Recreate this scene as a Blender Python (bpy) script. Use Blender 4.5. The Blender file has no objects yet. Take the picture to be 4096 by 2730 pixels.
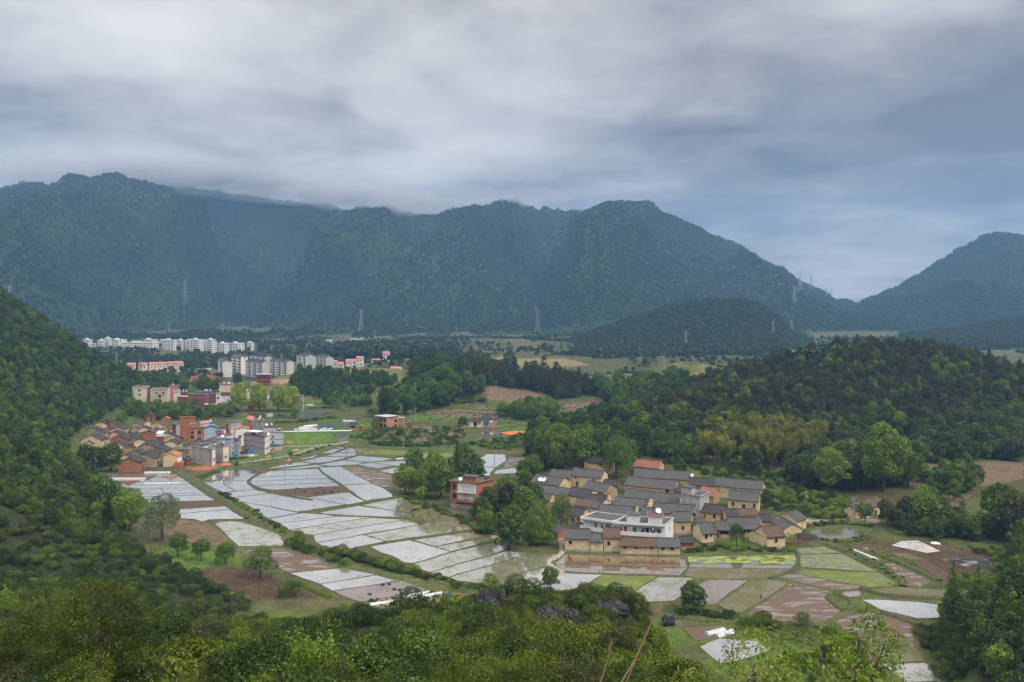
import bpy, bmesh, math, random
import numpy as np
from mathutils import Vector, Matrix
random.seed(7)
scene = bpy.context.scene
COL = scene.collection
F = 3186.0          # focal length in photo pixels (28 mm on a 36 mm wide frame, 4096 px)
CAMZ = 80.0         # eye height above the valley floor in metres
HOR = 1200.0        # row of the horizon
# camera
cam_d = bpy.data.cameras.new('camera')
cam = bpy.data.objects.new('camera', cam_d)
COL.objects.link(cam)
cam.location = (0, 0, CAMZ)
cam.rotation_euler = (math.radians(90), 0, 0)
cam_d.sensor_width = 36.0
cam_d.lens = 28.0
cam_d.shift_y = -165.0 / 4096.0
cam_d.clip_start = 0.5
cam_d.clip_end = 20000
scene.camera = cam
# world: overcast sky
SUN_EL, SUN_AZ = math.radians(50), math.radians(118)
world = bpy.data.worlds.new('World')
scene.world = world
world.use_nodes = True
world.cycles.sampling_method = 'MANUAL'
world.cycles.sample_map_resolution = 512
wt = world.node_tree
for n in list(wt.nodes):
 wt.nodes.remove(n)
class NT:
 def __init__(self, tree):
  self.t = tree
 def n(self, typ, **kw):
  nd = self.t.nodes.new(typ)
  for k, v in kw.items():
   if k.startswith('_'):
    nd.inputs[k[1:].replace('_', ' ')].default_value = v
   else:
    setattr(nd, k, v)
  return nd
 def l(self, a, b):
  self.t.links.new(a, b)
 def val(self, sock, v):
  if hasattr(v, 'node'):
   self.l(v, sock)
  else:
   sock.default_value = v
 def math(self, op, a, b=0.0, c=None, clamp=False):
  nd = self.t.nodes.new('ShaderNodeMath')
  nd.operation = op
  nd.use_clamp = clamp
  self.val(nd.inputs[0], a)
  self.val(nd.inputs[1], b)
  if c is not None:
   self.val(nd.inputs[2], c)
  return nd.outputs[0]
 def vmath(self, op, a, b):
  nd = self.t.nodes.new('ShaderNodeVectorMath')
  nd.operation = op
  self.val(nd.inputs[0], a)
  self.val(nd.inputs[1], b)
  return nd
 def noise(self, vec, scale, detail=4.0, rough=0.55, dist=0.0):
  nd = self.t.nodes.new('ShaderNodeTexNoise')
  if vec is not None:
   self.l(vec, nd.inputs['Vector'])
  nd.inputs['Scale'].default_value = scale
  nd.inputs['Detail'].default_value = detail
  nd.inputs['Roughness'].default_value = rough
  nd.inputs['Distortion'].default_value = dist
  return nd
 def ramp(self, fac, stops, interp='LINEAR'):
  nd = self.t.nodes.new('ShaderNodeValToRGB')
  cr = nd.color_ramp
  cr.interpolation = interp
  while len(cr.elements) < len(stops):
   cr.elements.new(0.5)
  for e, (p, c) in zip(cr.elements, stops):
   e.position = p
   e.color = (c[0], c[1], c[2], 1) if len(c) == 3 else c
  self.val(nd.inputs[0], fac)
  return nd.outputs[0]
 def mix(self, fac, a, b, blend='MIX'):
  nd = self.t.nodes.new('ShaderNodeMix')
  nd.data_type = 'RGBA'
  nd.blend_type = blend
  self.val(nd.inputs[0], fac)
  for s, v in ((nd.inputs[6], a), (nd.inputs[7], b)):
   if hasattr(v, 'node'):
    self.l(v, s)
   else:
    s.default_value = (v[0], v[1], v[2], 1)
  return nd.outputs[2]
 def maprange(self, v, a, b, c=0.0, d=1.0, smooth=True):
  nd = self.t.nodes.new('ShaderNodeMapRange')
  nd.interpolation_type = 'SMOOTHSTEP' if smooth else 'LINEAR'
  self.val(nd.inputs[0], v)
  nd.inputs[1].default_value = a
  nd.inputs[2].default_value = b
  nd.inputs[3].default_value = c
  nd.inputs[4].default_value = d
  return nd.outputs[0]
W = NT(wt)
tc = W.n('ShaderNodeTexCoord')
sepd = W.n('ShaderNodeSeparateXYZ')
W.l(tc.outputs['Generated'], sepd.inputs[0])
dx, dy, dz = sepd.outputs
# clouds lie on a flat deck: project the ray on it
den = W.math('ADD', W.math('MAXIMUM', dz, 0.0), 0.16)
cmb = W.n('ShaderNodeCombineXYZ')
W.l(W.math('DIVIDE', dx, den), cmb.inputs[0])
W.l(W.math('DIVIDE', dy, den), cmb.inputs[1])
warp = W.noise(cmb.outputs[0], 0.8, 3, 0.5)
wv = W.vmath('ADD', cmb.outputs[0], W.vmath('MULTIPLY', W.vmath('SUBTRACT', warp.outputs['Color'], (0.5, 0.5, 0.5)).outputs[0], (0.55, 0.55, 0.55)).outputs[0])
big = W.noise(wv.outputs[0], 0.62, 2, 0.45)
mid = W.noise(wv.outputs[0], 1.7, 5, 0.55)
fine = W.noise(wv.outputs[0], 4.5, 5, 0.55)
f1 = W.math('MULTIPLY_ADD', big.outputs[0], 0.50, -0.06)
f2 = W.math('MULTIPLY_ADD', mid.outputs[0], 0.46, f1)
f3 = W.math('MULTIPLY_ADD', W.math('MULTIPLY_ADD', fine.outputs[0], 0.13, f2), 1.28, -0.125)
# thicker, darker cloud towards the east (right)
side = W.maprange(dx, -0.35, 0.55, 0.07, -0.10)
f4 = W.math('ADD', f3, side)
# darker cloud rolls, brighter breaks: (direction, radius, amount)
ux = W.math('DIVIDE', dx, W.math('MAXIMUM', dy, 0.05))
uz = W.math('DIVIDE', dz, W.math('MAXIMUM', dy, 0.05))
wob = W.math('MULTIPLY', W.math('SUBTRACT', mid.outputs[0], 0.5), 0.16)
uxw = W.math('ADD', ux, wob)
uzw = W.math('MULTIPLY_ADD', wob, 0.5, uz)
front = W.math('GREATER_THAN', dy, 0.05)
def lobe(f, px, py, sx, sy, amt):
 cx, cz = (px - 2048) / F, (HOR - py) / F
 a = W.math('MULTIPLY_ADD', uxw, F / sx, -cx * F / sx)
 b = W.math('MULTIPLY_ADD', uzw, F / sy, -cz * F / sy)
 r2 = W.math('MULTIPLY_ADD', a, a, W.math('MULTIPLY', b, b))
 g = W.math('POWER', 2.718, W.math('MULTIPLY', r2, -1.0))
 return W.math('MULTIPLY_ADD', W.math('MULTIPLY', g, front), amt, f)
for args in ((1330, 470, 150, 110, -0.12), (2650, 520, 400, 70, -0.15), (3900, 470, 520, 120, -0.08),
    (150, 430, 420, 130, -0.07), (350, 640, 700, 110, 0.09), (1500, 620, 500, 150, 0.09),
    (2150, 690, 330, 130, -0.05), (3250, 1080, 700, 170, 0.13), (1750, 500, 900, 120, 0.05),
    (3550, 620, 800, 200, -0.04), (500, 120, 900, 140, 0.06), (3800, 120, 500, 100, -0.03)):
 f4 = lobe(f4, *args)
cloudc = W.ramp(f4, [(0.27, (0.108, 0.103, 0.118)), (0.39, (0.185, 0.174, 0.186)), (0.50, (0.295, 0.278, 0.278)),
      (0.60, (0.390, 0.374, 0.368)), (0.74, (0.49, 0.468, 0.448))])
# an overcast sky is brighter towards the zenith
zen = W.maprange(dz, 0.26, 0.92, 1.0, 3.1)
cl2 = W.mix(1.0, cloudc, W.n('ShaderNodeCombineColor').outputs[0], 'MULTIPLY')
cc = [n for n in wt.nodes if n.type == 'COMBINE_COLOR'][0]
for i in range(3):
 W.l(zen, cc.inputs[i])
sky = W.n('ShaderNodeTexSky', sky_type='NISHITA', sun_disc=False, sun_elevation=SUN_EL, sun_rotation=SUN_AZ,
   altitude=300.0, air_density=1.3, dust_density=3.0)
bg_sky = W.n('ShaderNodeBackground', _Strength=0.05)
W.l(sky.outputs[0], bg_sky.inputs[0])
bg_cl = W.n('ShaderNodeBackground', _Strength=1.0)
W.l(cl2, bg_cl.inputs[0])
mixs = W.n('ShaderNodeMixShader', _Fac=0.95)
W.l(bg_sky.outputs[0], mixs.inputs[1])
W.l(bg_cl.outputs[0], mixs.inputs[2])
wo = W.n('ShaderNodeOutputWorld')
W.l(mixs.outputs[0], wo.inputs[0])
# sun behind the clouds
sun_d = bpy.data.lights.new('sun', 'SUN')
sun_d.energy = 1.5
sun_d.angle = math.radians(22)
sun_d.color = (1.0, 0.93, 0.82)
sun = bpy.data.objects.new('sun', sun_d)
COL.objects.link(sun)
# direction towards the sun: azimuth measured clockwise from +Y (the view direction)
sdir = Vector((math.cos(SUN_EL) * math.sin(SUN_AZ), math.cos(SUN_EL) * math.cos(SUN_AZ), math.sin(SUN_EL)))
sun.rotation_euler = sdir.to_track_quat('Z', 'Y').to_euler()
# render settings
scene.view_settings.view_transform = 'Standard'
scene.view_settings.look = 'None'
scene.view_settings.gamma = 1
scene.view_settings.exposure = 1.0
scene.view_settings.use_curve_mapping = False
cy = scene.cycles
cy.use_denoising = True
cy.use_adaptive_sampling = True
cy.adaptive_threshold = 0.02
cy.max_bounces = 5
cy.diffuse_bounces = 2
cy.glossy_bounces = 2
cy.transmission_bounces = 2
cy.transparent_max_bounces = 4
cy.volume_bounces = 0
cy.caustics_reflective = False
cy.caustics_refractive = False
scene.render.film_transparent = False
# pictures of the photo used to read positions: (x0, y0, scale)
CROP = {'S': (0, 0, 1.0), 'O': (0, 0, 4096 / 2353), 'C1': (0, 1150, .595), 'C2': (1300, 1150, .595), 'C3': (2600, 1150, .6358),
  'C4': (0, 1797, .595), 'C5': (1300, 1797, .595), 'C6': (2696, 1797, .595), 'V1': (2080, 1800, .29787),
  'V2': (2600, 1800, .29787), 'L1': (300, 1620, .2125), 'L2': (700, 1620, .2125), 'M5': (450, 1480, .34),
  'M6': (200, 1310, .34), 'M7': (850, 1350, .34), 'N3': (1400, 1450, .34), 'N4': (2100, 1400, .34),
  'K1': (0, 650, .8712), 'K2': (2050, 650, .8695)}
def px(c, p):
 x0, y0, s = CROP[c]
 return (x0 + p[0] * s, y0 + p[1] * s)
def at_z(c, p, z):
 x, y = px(c, p)
 Y = (CAMZ - z) * F / (y - HOR)
 return Vector((Y * (x - 2048) / F, Y, z))
# materials
MATS = {}
def new_mat(name):
 m = bpy.data.materials.new(name)
 m.use_nodes = True
 t = m.node_tree
 for n in list(t.nodes):
  t.nodes.remove(n)
 MATS[name] = m
 return m, NT(t)
def surf(name, c1, c2=None, scale=1.0, rough=0.85, bump=0.0, bscale=None, detail=5, stain=None, stain_scale=0.3,
   stretch=(1, 1, 1), spec=0.3, metal=0.0, grain=None):
 m, N = new_mat(name)
 tc = N.n('ShaderNodeTexCoord')
 oi = N.n('ShaderNodeObjectInfo')
 mp = N.n('ShaderNodeMapping')
 mp.inputs['Scale'].default_value = stretch
 off = N.vmath('ADD', tc.outputs['Object'], N.vmath('MULTIPLY', oi.outputs['Location'], (1.7, 1.3, 0.0)).outputs[0])
 N.l(off.outputs[0], mp.inputs['Vector'])
 v = mp.outputs[0]
 if c2 is None:
  c2 = tuple(x * 0.7 for x in c1)
 nz = N.noise(v, scale, detail, 0.6)
 f = N.maprange(nz.outputs[0], 0.3, 0.7)
 col = N.mix(f, c1, c2)
 if grain:
  gz = N.noise(v, grain[0], 2, 0.5)
  g = N.maprange(gz.outputs[0], 0.35, 0.65, 1 - grain[1], 1 + grain[1], False)
  gc = N.n('ShaderNodeCombineColor')
  for i in range(3):
   N.l(g, gc.inputs[i])
  col = N.mix(1.0, col, gc.outputs[0], 'MULTIPLY')
 if stain:
  sz = N.noise(v, stain_scale, 6, 0.65)
  sf = N.maprange(sz.outputs[0], 0.50, 0.68)
  col = N.mix(N.math('MULTIPLY', sf, 0.8), col, stain)
 b = N.n('ShaderNodeBsdfPrincipled')
 N.l(col, b.inputs['Base Color'])
 b.inputs['Roughness'].default_value = rough
 b.inputs['Specular IOR Level'].default_value = spec
 b.inputs['Metallic'].default_value = metal
 if bump:
  bz = N.noise(v, bscale or scale * 6, 4, 0.6)
  bp = N.n('ShaderNodeBump')
  bp.inputs['Strength'].default_value = bump
  bp.inputs['Distance'].default_value = 0.08
  N.l(bz.outputs[0], bp.inputs['Height'])
  N.l(bp.outputs[0], b.inputs['Normal'])
 o = N.n('ShaderNodeOutputMaterial')
 N.l(b.outputs[0], o.inputs[0])
 return m
def foliage(name, dark, light, trans=0.3, hue=0.0, spread=0.35):
 m, N = new_mat(name)
 at = N.n('ShaderNodeAttribute', attribute_name='var')
 oi = N.n('ShaderNodeObjectInfo')
 f = N.math('ADD', at.outputs['Fac'], N.math('MULTIPLY', N.math('SUBTRACT', oi.outputs['Random'], 0.5), spread), clamp=True)
 col = N.mix(f, dark, light)
 d = N.n('ShaderNodeBsdfDiffuse')
 N.l(col, d.inputs[0])
 t = N.n('ShaderNodeBsdfTranslucent')
 N.l(N.mix(0.5, col, (light[0] * 1.3, light[1] * 1.4, light[2] * 0.7)), t.inputs[0])
 mx = N.n('ShaderNodeMixShader', _Fac=trans)
 N.l(d.outputs[0], mx.inputs[1])
 N.l(t.outputs[0], mx.inputs[2])
 g = N.n('ShaderNodeBsdfGlossy')
 g.inputs['Roughness'].default_value = 0.45
 g.inputs['Color'].default_value = (0.8, 0.9, 0.8, 1)
 m2 = N.n('ShaderNodeMixShader', _Fac=0.03)
 N.l(mx.outputs[0], m2.inputs[1])
 N.l(g.outputs[0], m2.inputs[2])
 o = N.n('ShaderNodeOutputMaterial')
 N.l(m2.outputs[0], o.inputs[0])
 return m
# object helpers
def tag(o, label=None, cat=None, group=None, kind=None):
 if label: o['label'] = label
 if cat: o['category'] = cat
 if group: o['group'] = group
 if kind: o['kind'] = kind
 return o
def empty(name, loc=(0, 0, 0), rz=0.0):
 o = bpy.data.objects.new(name, None)
 o.empty_display_size = 0.5
 o.location = loc
 o.rotation_euler = (0, 0, rz)
 COL.objects.link(o)
 return o
def mesh_np(name, verts, faces4=None, faces3=None, mats=(), var=None, smooth=False, matidx=None):
 me = bpy.data.meshes.new(name)
 verts = np.asarray(verts, dtype=np.float32).reshape(-1, 3)
 polys = []
 if faces4 is not None and len(faces4):
  polys.append(np.asarray(faces4, dtype=np.int32))
 if faces3 is not None and len(faces3):
  polys.append(np.asarray(faces3, dtype=np.int32))
 loops = np.concatenate([p.ravel() for p in polys])
 tot = np.concatenate([np.full(len(p), p.shape[1], dtype=np.int32) for p in polys])
 start = np.concatenate([[0], np.cumsum(tot)[:-1]]).astype(np.int32)
 me.vertices.add(len(verts))
 me.vertices.foreach_set('co', verts.ravel())
 me.loops.add(len(loops))
 me.loops.foreach_set('vertex_index', loops)
 me.polygons.add(len(tot))
 me.polygons.foreach_set('loop_start', start)
 me.polygons.foreach_set('loop_total', tot)
 for m in mats:
  me.materials.append(MATS[m] if isinstance(m, str) else m)
 if matidx is not None:
  me.polygons.foreach_set('material_index', np.asarray(matidx, dtype=np.int32))
 if smooth:
  me.polygons.foreach_set('use_smooth', np.ones(len(tot), dtype=bool))
 me.update(calc_edges=True)
 if var is not None:
  a = me.attributes.new('var', 'FLOAT', 'FACE')
  a.data.foreach_set('value', np.asarray(var, dtype=np.float32))
 return me
def obj(name, me, parent=None, loc=None):
 o = bpy.data.objects.new(name, me)
 COL.objects.link(o)
 if parent is not None:
  o.parent = parent
 if loc is not None:
  o.location = loc
 return o
class MB:
 def __init__(self):
  self.v, self.f = [], []
 def add(self, vs, fs):
  b = len(self.v)
  self.v += [tuple(p) for p in vs]
  self.f += [tuple(i + b for i in f) for f in fs]
  return self
 def box(self, x0, y0, z0, x1, y1, z1):
  return self.add([(x0, y0, z0), (x1, y0, z0), (x1, y1, z0), (x0, y1, z0), (x0, y0, z1), (x1, y0, z1), (x1, y1, z1), (x0, y1, z1)],
      [(0, 3, 2, 1), (4, 5, 6, 7), (0, 1, 5, 4), (1, 2, 6, 5), (2, 3, 7, 6), (3, 0, 4, 7)])
 def prism(self, poly, z0, z1):
  n = len(poly)
  vs = [(p[0], p[1], z0) for p in poly] + [(p[0], p[1], z1) for p in poly]
  fs = [tuple(range(n - 1, -1, -1)), tuple(range(n, 2 * n))]
  fs += [(i, (i + 1) % n, n + (i + 1) % n, n + i) for i in range(n)]
  return self.add(vs, fs)
 def bar(self, a, b, r, r2=None, n=4):
  a, b = Vector(a), Vector(b)
  r2 = r if r2 is None else r2
  d = (b - a)
  if d.length < 1e-6:
   return self
  d.normalize()
  u = d.cross(Vector((0, 0, 1)) if abs(d.z) < 0.9 else Vector((1, 0, 0))).normalized()
  w = d.cross(u)
  vs = []
  for c, rr in ((a, r), (b, r2)):
   for i in range(n):
    t = 2 * math.pi * (i + 0.5) / n
    vs.append(c + u * (math.cos(t) * rr) + w * (math.sin(t) * rr))
  fs = [(i, (i + 1) % n, n + (i + 1) % n, n + i) for i in range(n)]
  fs += [tuple(range(n - 1, -1, -1)), tuple(range(n, 2 * n))]
  return self.add(vs, fs)
 def tube(self, pts, rs, n=5):
  for i in range(len(pts) - 1):
   self.bar(pts[i], pts[i + 1], rs[i], rs[i + 1], n)
  return self
 def mesh(self, name, mat, smooth=False):
  me = bpy.data.meshes.new(name)
  me.from_pydata([tuple(p) for p in self.v], [], self.f)
  for m in (mat if isinstance(mat, (list, tuple)) else [mat]):
   me.materials.append(MATS[m] if isinstance(m, str) else m)
  if smooth:
   for p in me.polygons:
    p.use_smooth = True
  me.update()
  return me
 def build(self, name, mat, parent=None, loc=None, smooth=False):
  return obj(name, self.mesh(name, mat, smooth), parent, loc)
def copy_tree(o, parent=None):
 c = o.copy()
 COL.objects.link(c)
 if parent is not None:
  c.parent = parent
 for ch in o.children:
  copy_tree(ch, c)
 return c
# noise in numpy
_rs = np.random.RandomState(11)
_perm = np.tile(_rs.permutation(256), 2)
_grad = _rs.rand(256)
def vnoise(x, y, seed=0):
 x = np.asarray(x, dtype=np.float64) + seed * 17.31
 y = np.asarray(y, dtype=np.float64) + seed * 9.77
 xi, yi = np.floor(x).astype(int), np.floor(y).astype(int)
 xf, yf = x - xi, y - yi
 u, v = xf * xf * (3 - 2 * xf), yf * yf * (3 - 2 * yf)
 def h(a, b):
  return _grad[_perm[(_perm[a & 255] + b) & 255]]
 return (h(xi, yi) * (1 - u) + h(xi + 1, yi) * u) * (1 - v) + (h(xi, yi + 1) * (1 - u) + h(xi + 1, yi + 1) * u) * v
def fbm(x, y, oct=4, seed=0, gain=0.5):
 s, a, t = 0.0, 1.0, 0.0
 for i in range(oct):
  s = s + a * vnoise(x * 2 ** i, y * 2 ** i, seed + i)
  t += a
  a *= gain
 return s / t
def sstep(a, b, x):
 t = np.clip((x - a) / (b - a), 0, 1)
 return t * t * (3 - 2 * t)
def smax(a, b, k=3.0):
 h = np.clip(0.5 + 0.5 * (a - b) / k, 0, 1)
 return b * (1 - h) + a * h + k * h * (1 - h) * 0.5
# terrain
FOOT_Y = np.array([0, 150, 208, 225, 243, 259, 283, 330, 370, 440, 590, 800])
FOOT_X = np.array([-60, -62, -66, -92, -110, -123, -136, -166, -200, -246, -284, -320])
RF_Y = np.array([0, 100, 176, 255, 318, 364, 800])
RF_X = np.array([64, 66, 90, 157, 205, 252, 520])
def bump(X, Y, cx, cy, rx, ry, h, rot=0.0):
 c, s = math.cos(rot), math.sin(rot)
 a, b = X - cx, Y - cy
 a, b = (a * c + b * s) / rx, (-a * s + b * c) / ry
 r2 = np.clip(a * a + b * b, 0, 1)
 return h * (1 - r2) ** 2
BUMPS = [  # wooded hill on the right
 (268, 580, 190, 150, 40), (150, 480, 130, 85, 20), (88, 452, 90, 62, 12), (325, 530, 140, 120, 13), (215, 470, 120, 70, 14),
 (210, 560, 160, 120, 12), (385, 690, 140, 120, 22),
 # grassy knolls in the middle distance
 (-2, 900, 120, 90, 19), (52, 880, 60, 60, 12), (-95, 870, 120, 80, 16), (180, 930, 150, 80, 14), (60, 960, 100, 60, 13),
 (-55, 645, 105, 70, 18), (25, 690, 110, 70, 17), (-150, 735, 130, 90, 17), (120, 620, 90, 55, 7), (165, 725, 75, 55, 23),
 (120, 760, 120, 60, 10), (-60, 760, 120, 60, 10),
 # plateau with vegetable plots and the brick house
 (-72, 470, 80, 50, 4.5), (-10, 500, 60, 40, 3.0), (30, 560, 90, 40, 4.0),
 # rise behind the old village
 (105, 372, 70, 48, 6.0), (170, 372, 60, 40, 5.0), (40, 385, 50, 45, 6.0),
 (-60, 1330, 320, 120, 16), (-300, 1250, 260, 70, 12), (-560, 1150, 200, 90, 14), (150, 1500, 240, 140, 12),
 (-230, 1080, 200, 60, 9), (420, 900, 160, 100, 12)]
FMASK = [None]            # level ground under the flooded fields
FM_X0, FM_Y0, FM_D = -260.0, 130.0, 2.0
def H(X, Y):
 X = np.asarray(X, dtype=np.float64)
 Y = np.asarray(Y, dtype=np.float64)
 z = np.zeros(np.broadcast(X, Y).shape)
 for b in BUMPS:
  z = np.maximum(z, bump(X, Y, *b)) + 0.35 * np.minimum(z, bump(X, Y, *b))
 # the hill the camera stands on
 Yc = np.maximum(Y, 0)
 ua = X / (Yc + 14.0)
 pc = np.interp(Yc, [0, 20, 60, 100, 130, 160, 185, 205], [78, 69.5, 53.5, 39.0, 24, 9, 2, 0])
 pr = np.interp(Yc, [0, 20, 60, 100, 130, 150], [77.5, 63, 38, 15, 2, 0])
 pl = np.interp(Yc, [0, 20, 60, 100, 150, 200, 235, 265], [78, 70, 55.5, 42, 25, 10, 2, 0])
 wr = sstep(0.11, 0.24, ua)
 wl = sstep(-0.30, -0.48, ua)
 fg = pc * (1 - wr) * (1 - wl) + pr * wr + pl * wl
 n = fbm(X / 17.0, Y / 17.0, 3, 3) - 0.5
 fg = fg + n * 4.5 * sstep(1, 12, fg) * sstep(4, 40, Yc)
 fg = fg + bump(X, Y, 10, 97, 34, 30, 3.6) + bump(X, Y, 22, 88, 14, 16, 1.5)
 fg = np.where(Y < 0, 78 + Y * 0.12, fg)
 fg = np.maximum(fg, 0)
 # steep hill on the left
 d = np.interp(Y, FOOT_Y, FOOT_X) - X
 sl = np.interp(Y, [0, 200, 300, 450, 900], [0.30, 0.40, 0.46, 0.70, 0.70])
 hl = np.maximum(d, 0) * sl * (1 - sstep(625, 800, Y))
 hl = np.minimum(hl, 110) * (0.90 + 0.22 * fbm(X / 55.0, Y / 55.0, 3, 8))
 # wooded slope on the right
 dr = X - np.interp(Y, RF_Y, RF_X)
 hr = np.clip(dr, 0, 90) * 0.42 * (1 - sstep(330, 385, Y))
 z = smax(smax(z, fg, 2.0), smax(hl, hr, 1.0), 2.0) - 1.0 * 0
 z = np.where((fg <= 0) & (hl <= 0) & (hr <= 0), np.maximum(z - 1.0, 0), np.maximum(z - 1.0, 0))
 if FMASK[0] is not None:
  fx = np.clip((X - FM_X0) / FM_D, 0, FMASK[0].shape[1] - 1.001)
  fy = np.clip((Y - FM_Y0) / FM_D, 0, FMASK[0].shape[0] - 1.001)
  xi, yi = fx.astype(int), fy.astype(int)
  a, b = fx - xi, fy - yi
  M = FMASK[0]
  k = (M[yi, xi] * (1 - a) + M[yi, xi + 1] * a) * (1 - b) + (M[yi + 1, xi] * (1 - a) + M[yi + 1, xi + 1] * a) * b
  z = z * (1 - k)
 far = sstep(640, 800, Y)
 z = z + far * 3.0 * (fbm(X / 60.0, Y / 60.0, 3, 5) - 0.4) * (z > -1)
 return z
HR = [None]
HR_X0, HR_Y0, HR_D = -760.0, -60.0, 1.6
def bake_heights():
 gx, gy = np.meshgrid(np.arange(HR_X0, 760, HR_D), np.arange(HR_Y0, 1750, HR_D))
 HR[0] = H(gx.ravel(), gy.ravel()).reshape(gx.shape)
def Hf(X, Y):
 M = HR[0]
 X, Y = np.broadcast_arrays(np.asarray(X, dtype=float), np.asarray(Y, dtype=float))
 fx = np.clip((X - HR_X0) / HR_D, 0, M.shape[1] - 1.001)
 fy = np.clip((Y - HR_Y0) / HR_D, 0, M.shape[0] - 1.001)
 xi, yi = fx.astype(int), fy.astype(int)
 a, b = fx - xi, fy - yi
 return (M[yi, xi] * (1 - a) + M[yi, xi + 1] * a) * (1 - b) + (M[yi + 1, xi] * (1 - a) + M[yi + 1, xi + 1] * a) * b
def Hs(x, y):
 return float(Hf(x, y))
_YS = np.concatenate([np.linspace(4, 200, 200), np.linspace(201, 700, 300), np.linspace(703, 2400, 300)])
def ground_at(c, p):
 x, y = px(c, p)
 u, s = (x - 2048) / F, (HOR - y) / F
 d = CAMZ + s * _YS - Hf(u * _YS, _YS)
 i = np.argmax(d < 0)
 if d[i] >= 0:
  i = len(_YS) - 1
 j = max(i - 1, 0)
 t = d[j] / (d[j] - d[i]) if d[j] != d[i] else 0
 Y = _YS[j] + t * (_YS[i] - _YS[j])
 return Vector((u * Y, Y, CAMZ + s * Y))
def in_poly(x, y, poly):
 x, y = np.asarray(x), np.asarray(y)
 ins = np.zeros(x.shape, dtype=bool)
 n = len(poly)
 for i in range(n):
  x1, y1 = poly[i]
  x2, y2 = poly[(i + 1) % n]
  c = ((y1 > y) != (y2 > y))
  with np.errstate(divide='ignore', invalid='ignore'):
   xi = (x2 - x1) * (y - y1) / (y2 - y1 + 1e-12) + x1
  ins ^= c & (x < xi)
 return ins
def gpoly(c, pts, z=0.0):
 return [tuple(at_z(c, p, z)[:2]) for p in pts]
# ground cover, read off the photograph: (crop, outline, colour key)
GRASS, LUSH, DRY, SOIL, REDSOIL, DIRT, PLOT, STONE = range(8)
GCOL = np.array([(0.075, 0.085, 0.026), (0.095, 0.160, 0.024), (0.23, 0.175, 0.080), (0.085, 0.055, 0.034), (0.36, 0.135, 0.065),
     (0.30, 0.22, 0.145), (0.16, 0.115, 0.070), (0.33, 0.30, 0.26)])
PATCH = [('M7', [(830, 1110), (1200, 1115), (1400, 1140), (1440, 1190), (1330, 1250), (900, 1280), (830, 1240)], LUSH),
   ('M7', [(700, 1390), (760, 1330), (1000, 1280), (1330, 1250), (1430, 1270), (1000, 1380), (500, 1440), (300, 1480), (140, 1475), (480, 1400)], LUSH),
   ('M7', [(270, 1330), (700, 1290), (860, 1270), (700, 1360), (480, 1400), (280, 1410)], DIRT),
   ('C4', [(1080, 670), (1300, 640), (1600, 720), (1680, 790), (1300, 800), (1150, 760)], LUSH),
   ('C4', [(1000, 470), (1380, 480), (1520, 600), (1500, 660), (1280, 630), (1000, 600)], PLOT),
   ('C4', [(1330, 810), (1680, 800), (1900, 880), (2150, 1000), (1800, 1010), (1400, 930)], SOIL),
   ('C1', [(770, 600), (960, 565), (1300, 585), (1470, 590), (1500, 630), (1280, 640), (1000, 640)], REDSOIL),
   ('C1', [(1250, 1215), (1460, 1190), (1520, 1215), (1350, 1235)], REDSOIL),
   ('C1', [(1680, 640), (2050, 600), (2000, 640), (1700, 660)], DIRT),
   ('C2', [(1090, 670), (1260, 665), (1440, 690), (1540, 745), (1200, 780), (1080, 750)], PLOT),
   ('C2', [(110, 560), (240, 550), (330, 570), (220, 585)], REDSOIL),
   ('C2', [(560, 510), (900, 490), (1200, 465), (1350, 480), (1600, 480), (1800, 520), (1500, 545), (1200, 540), (900, 545), (600, 560)], DRY),
   ('C2', [(500, 690), (800, 640), (1080, 660), (1080, 680), (760, 665), (520, 720)], DRY),
   ('C2', [(1580, 780), (1800, 745), (2100, 770), (2230, 800), (2230, 850), (1700, 850)], PLOT),
   ('C2', [(660, 850), (900, 810), (1150, 810), (1150, 870), (800, 880)], PLOT),
   ('C2', [(330, 960), (620, 920), (940, 960), (960, 1010), (800, 1040), (330, 1020)], PLOT),
   ('C3', [(200, 455), (800, 455), (800, 485), (220, 485)], GRASS),
   ('C3', [(660, 490), (890, 490), (880, 520), (600, 535)], SOIL),
   ('C3', [(255, 548), (360, 545), (515, 575), (470, 610), (270, 610)], REDSOIL),
   ('C3', [(1640, 1110), (2353, 1090), (2353, 1200), (2050, 1260), (2000, 1330), (1760, 1340), (1640, 1240)], PLOT),
   ('C6', [(1060, 640), (1400, 640), (1470, 700), (1900, 900), (1850, 950), (1300, 960), (1100, 1050), (1050, 900)], GRASS),
   ('C6', [(1400, 640), (1640, 605), (2150, 700), (2160, 800), (1900, 850), (1480, 690)], SOIL),
   ('C6', [(870, 475), (1100, 470), (1370, 470), (1370, 495), (1050, 490), (870, 495)], STONE),
   ('C6', [(760, 560), (960, 590), (900, 640), (800, 640)], SOIL),
   ('C6', [(1060, 1130), (1540, 1110), (1650, 1300), (1690, 1440), (1300, 1440), (1180, 1250)], PLOT),
   ('C5', [(250, 990), (800, 960), (1050, 1000), (900, 1060), (420, 1090)], DIRT)]
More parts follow.
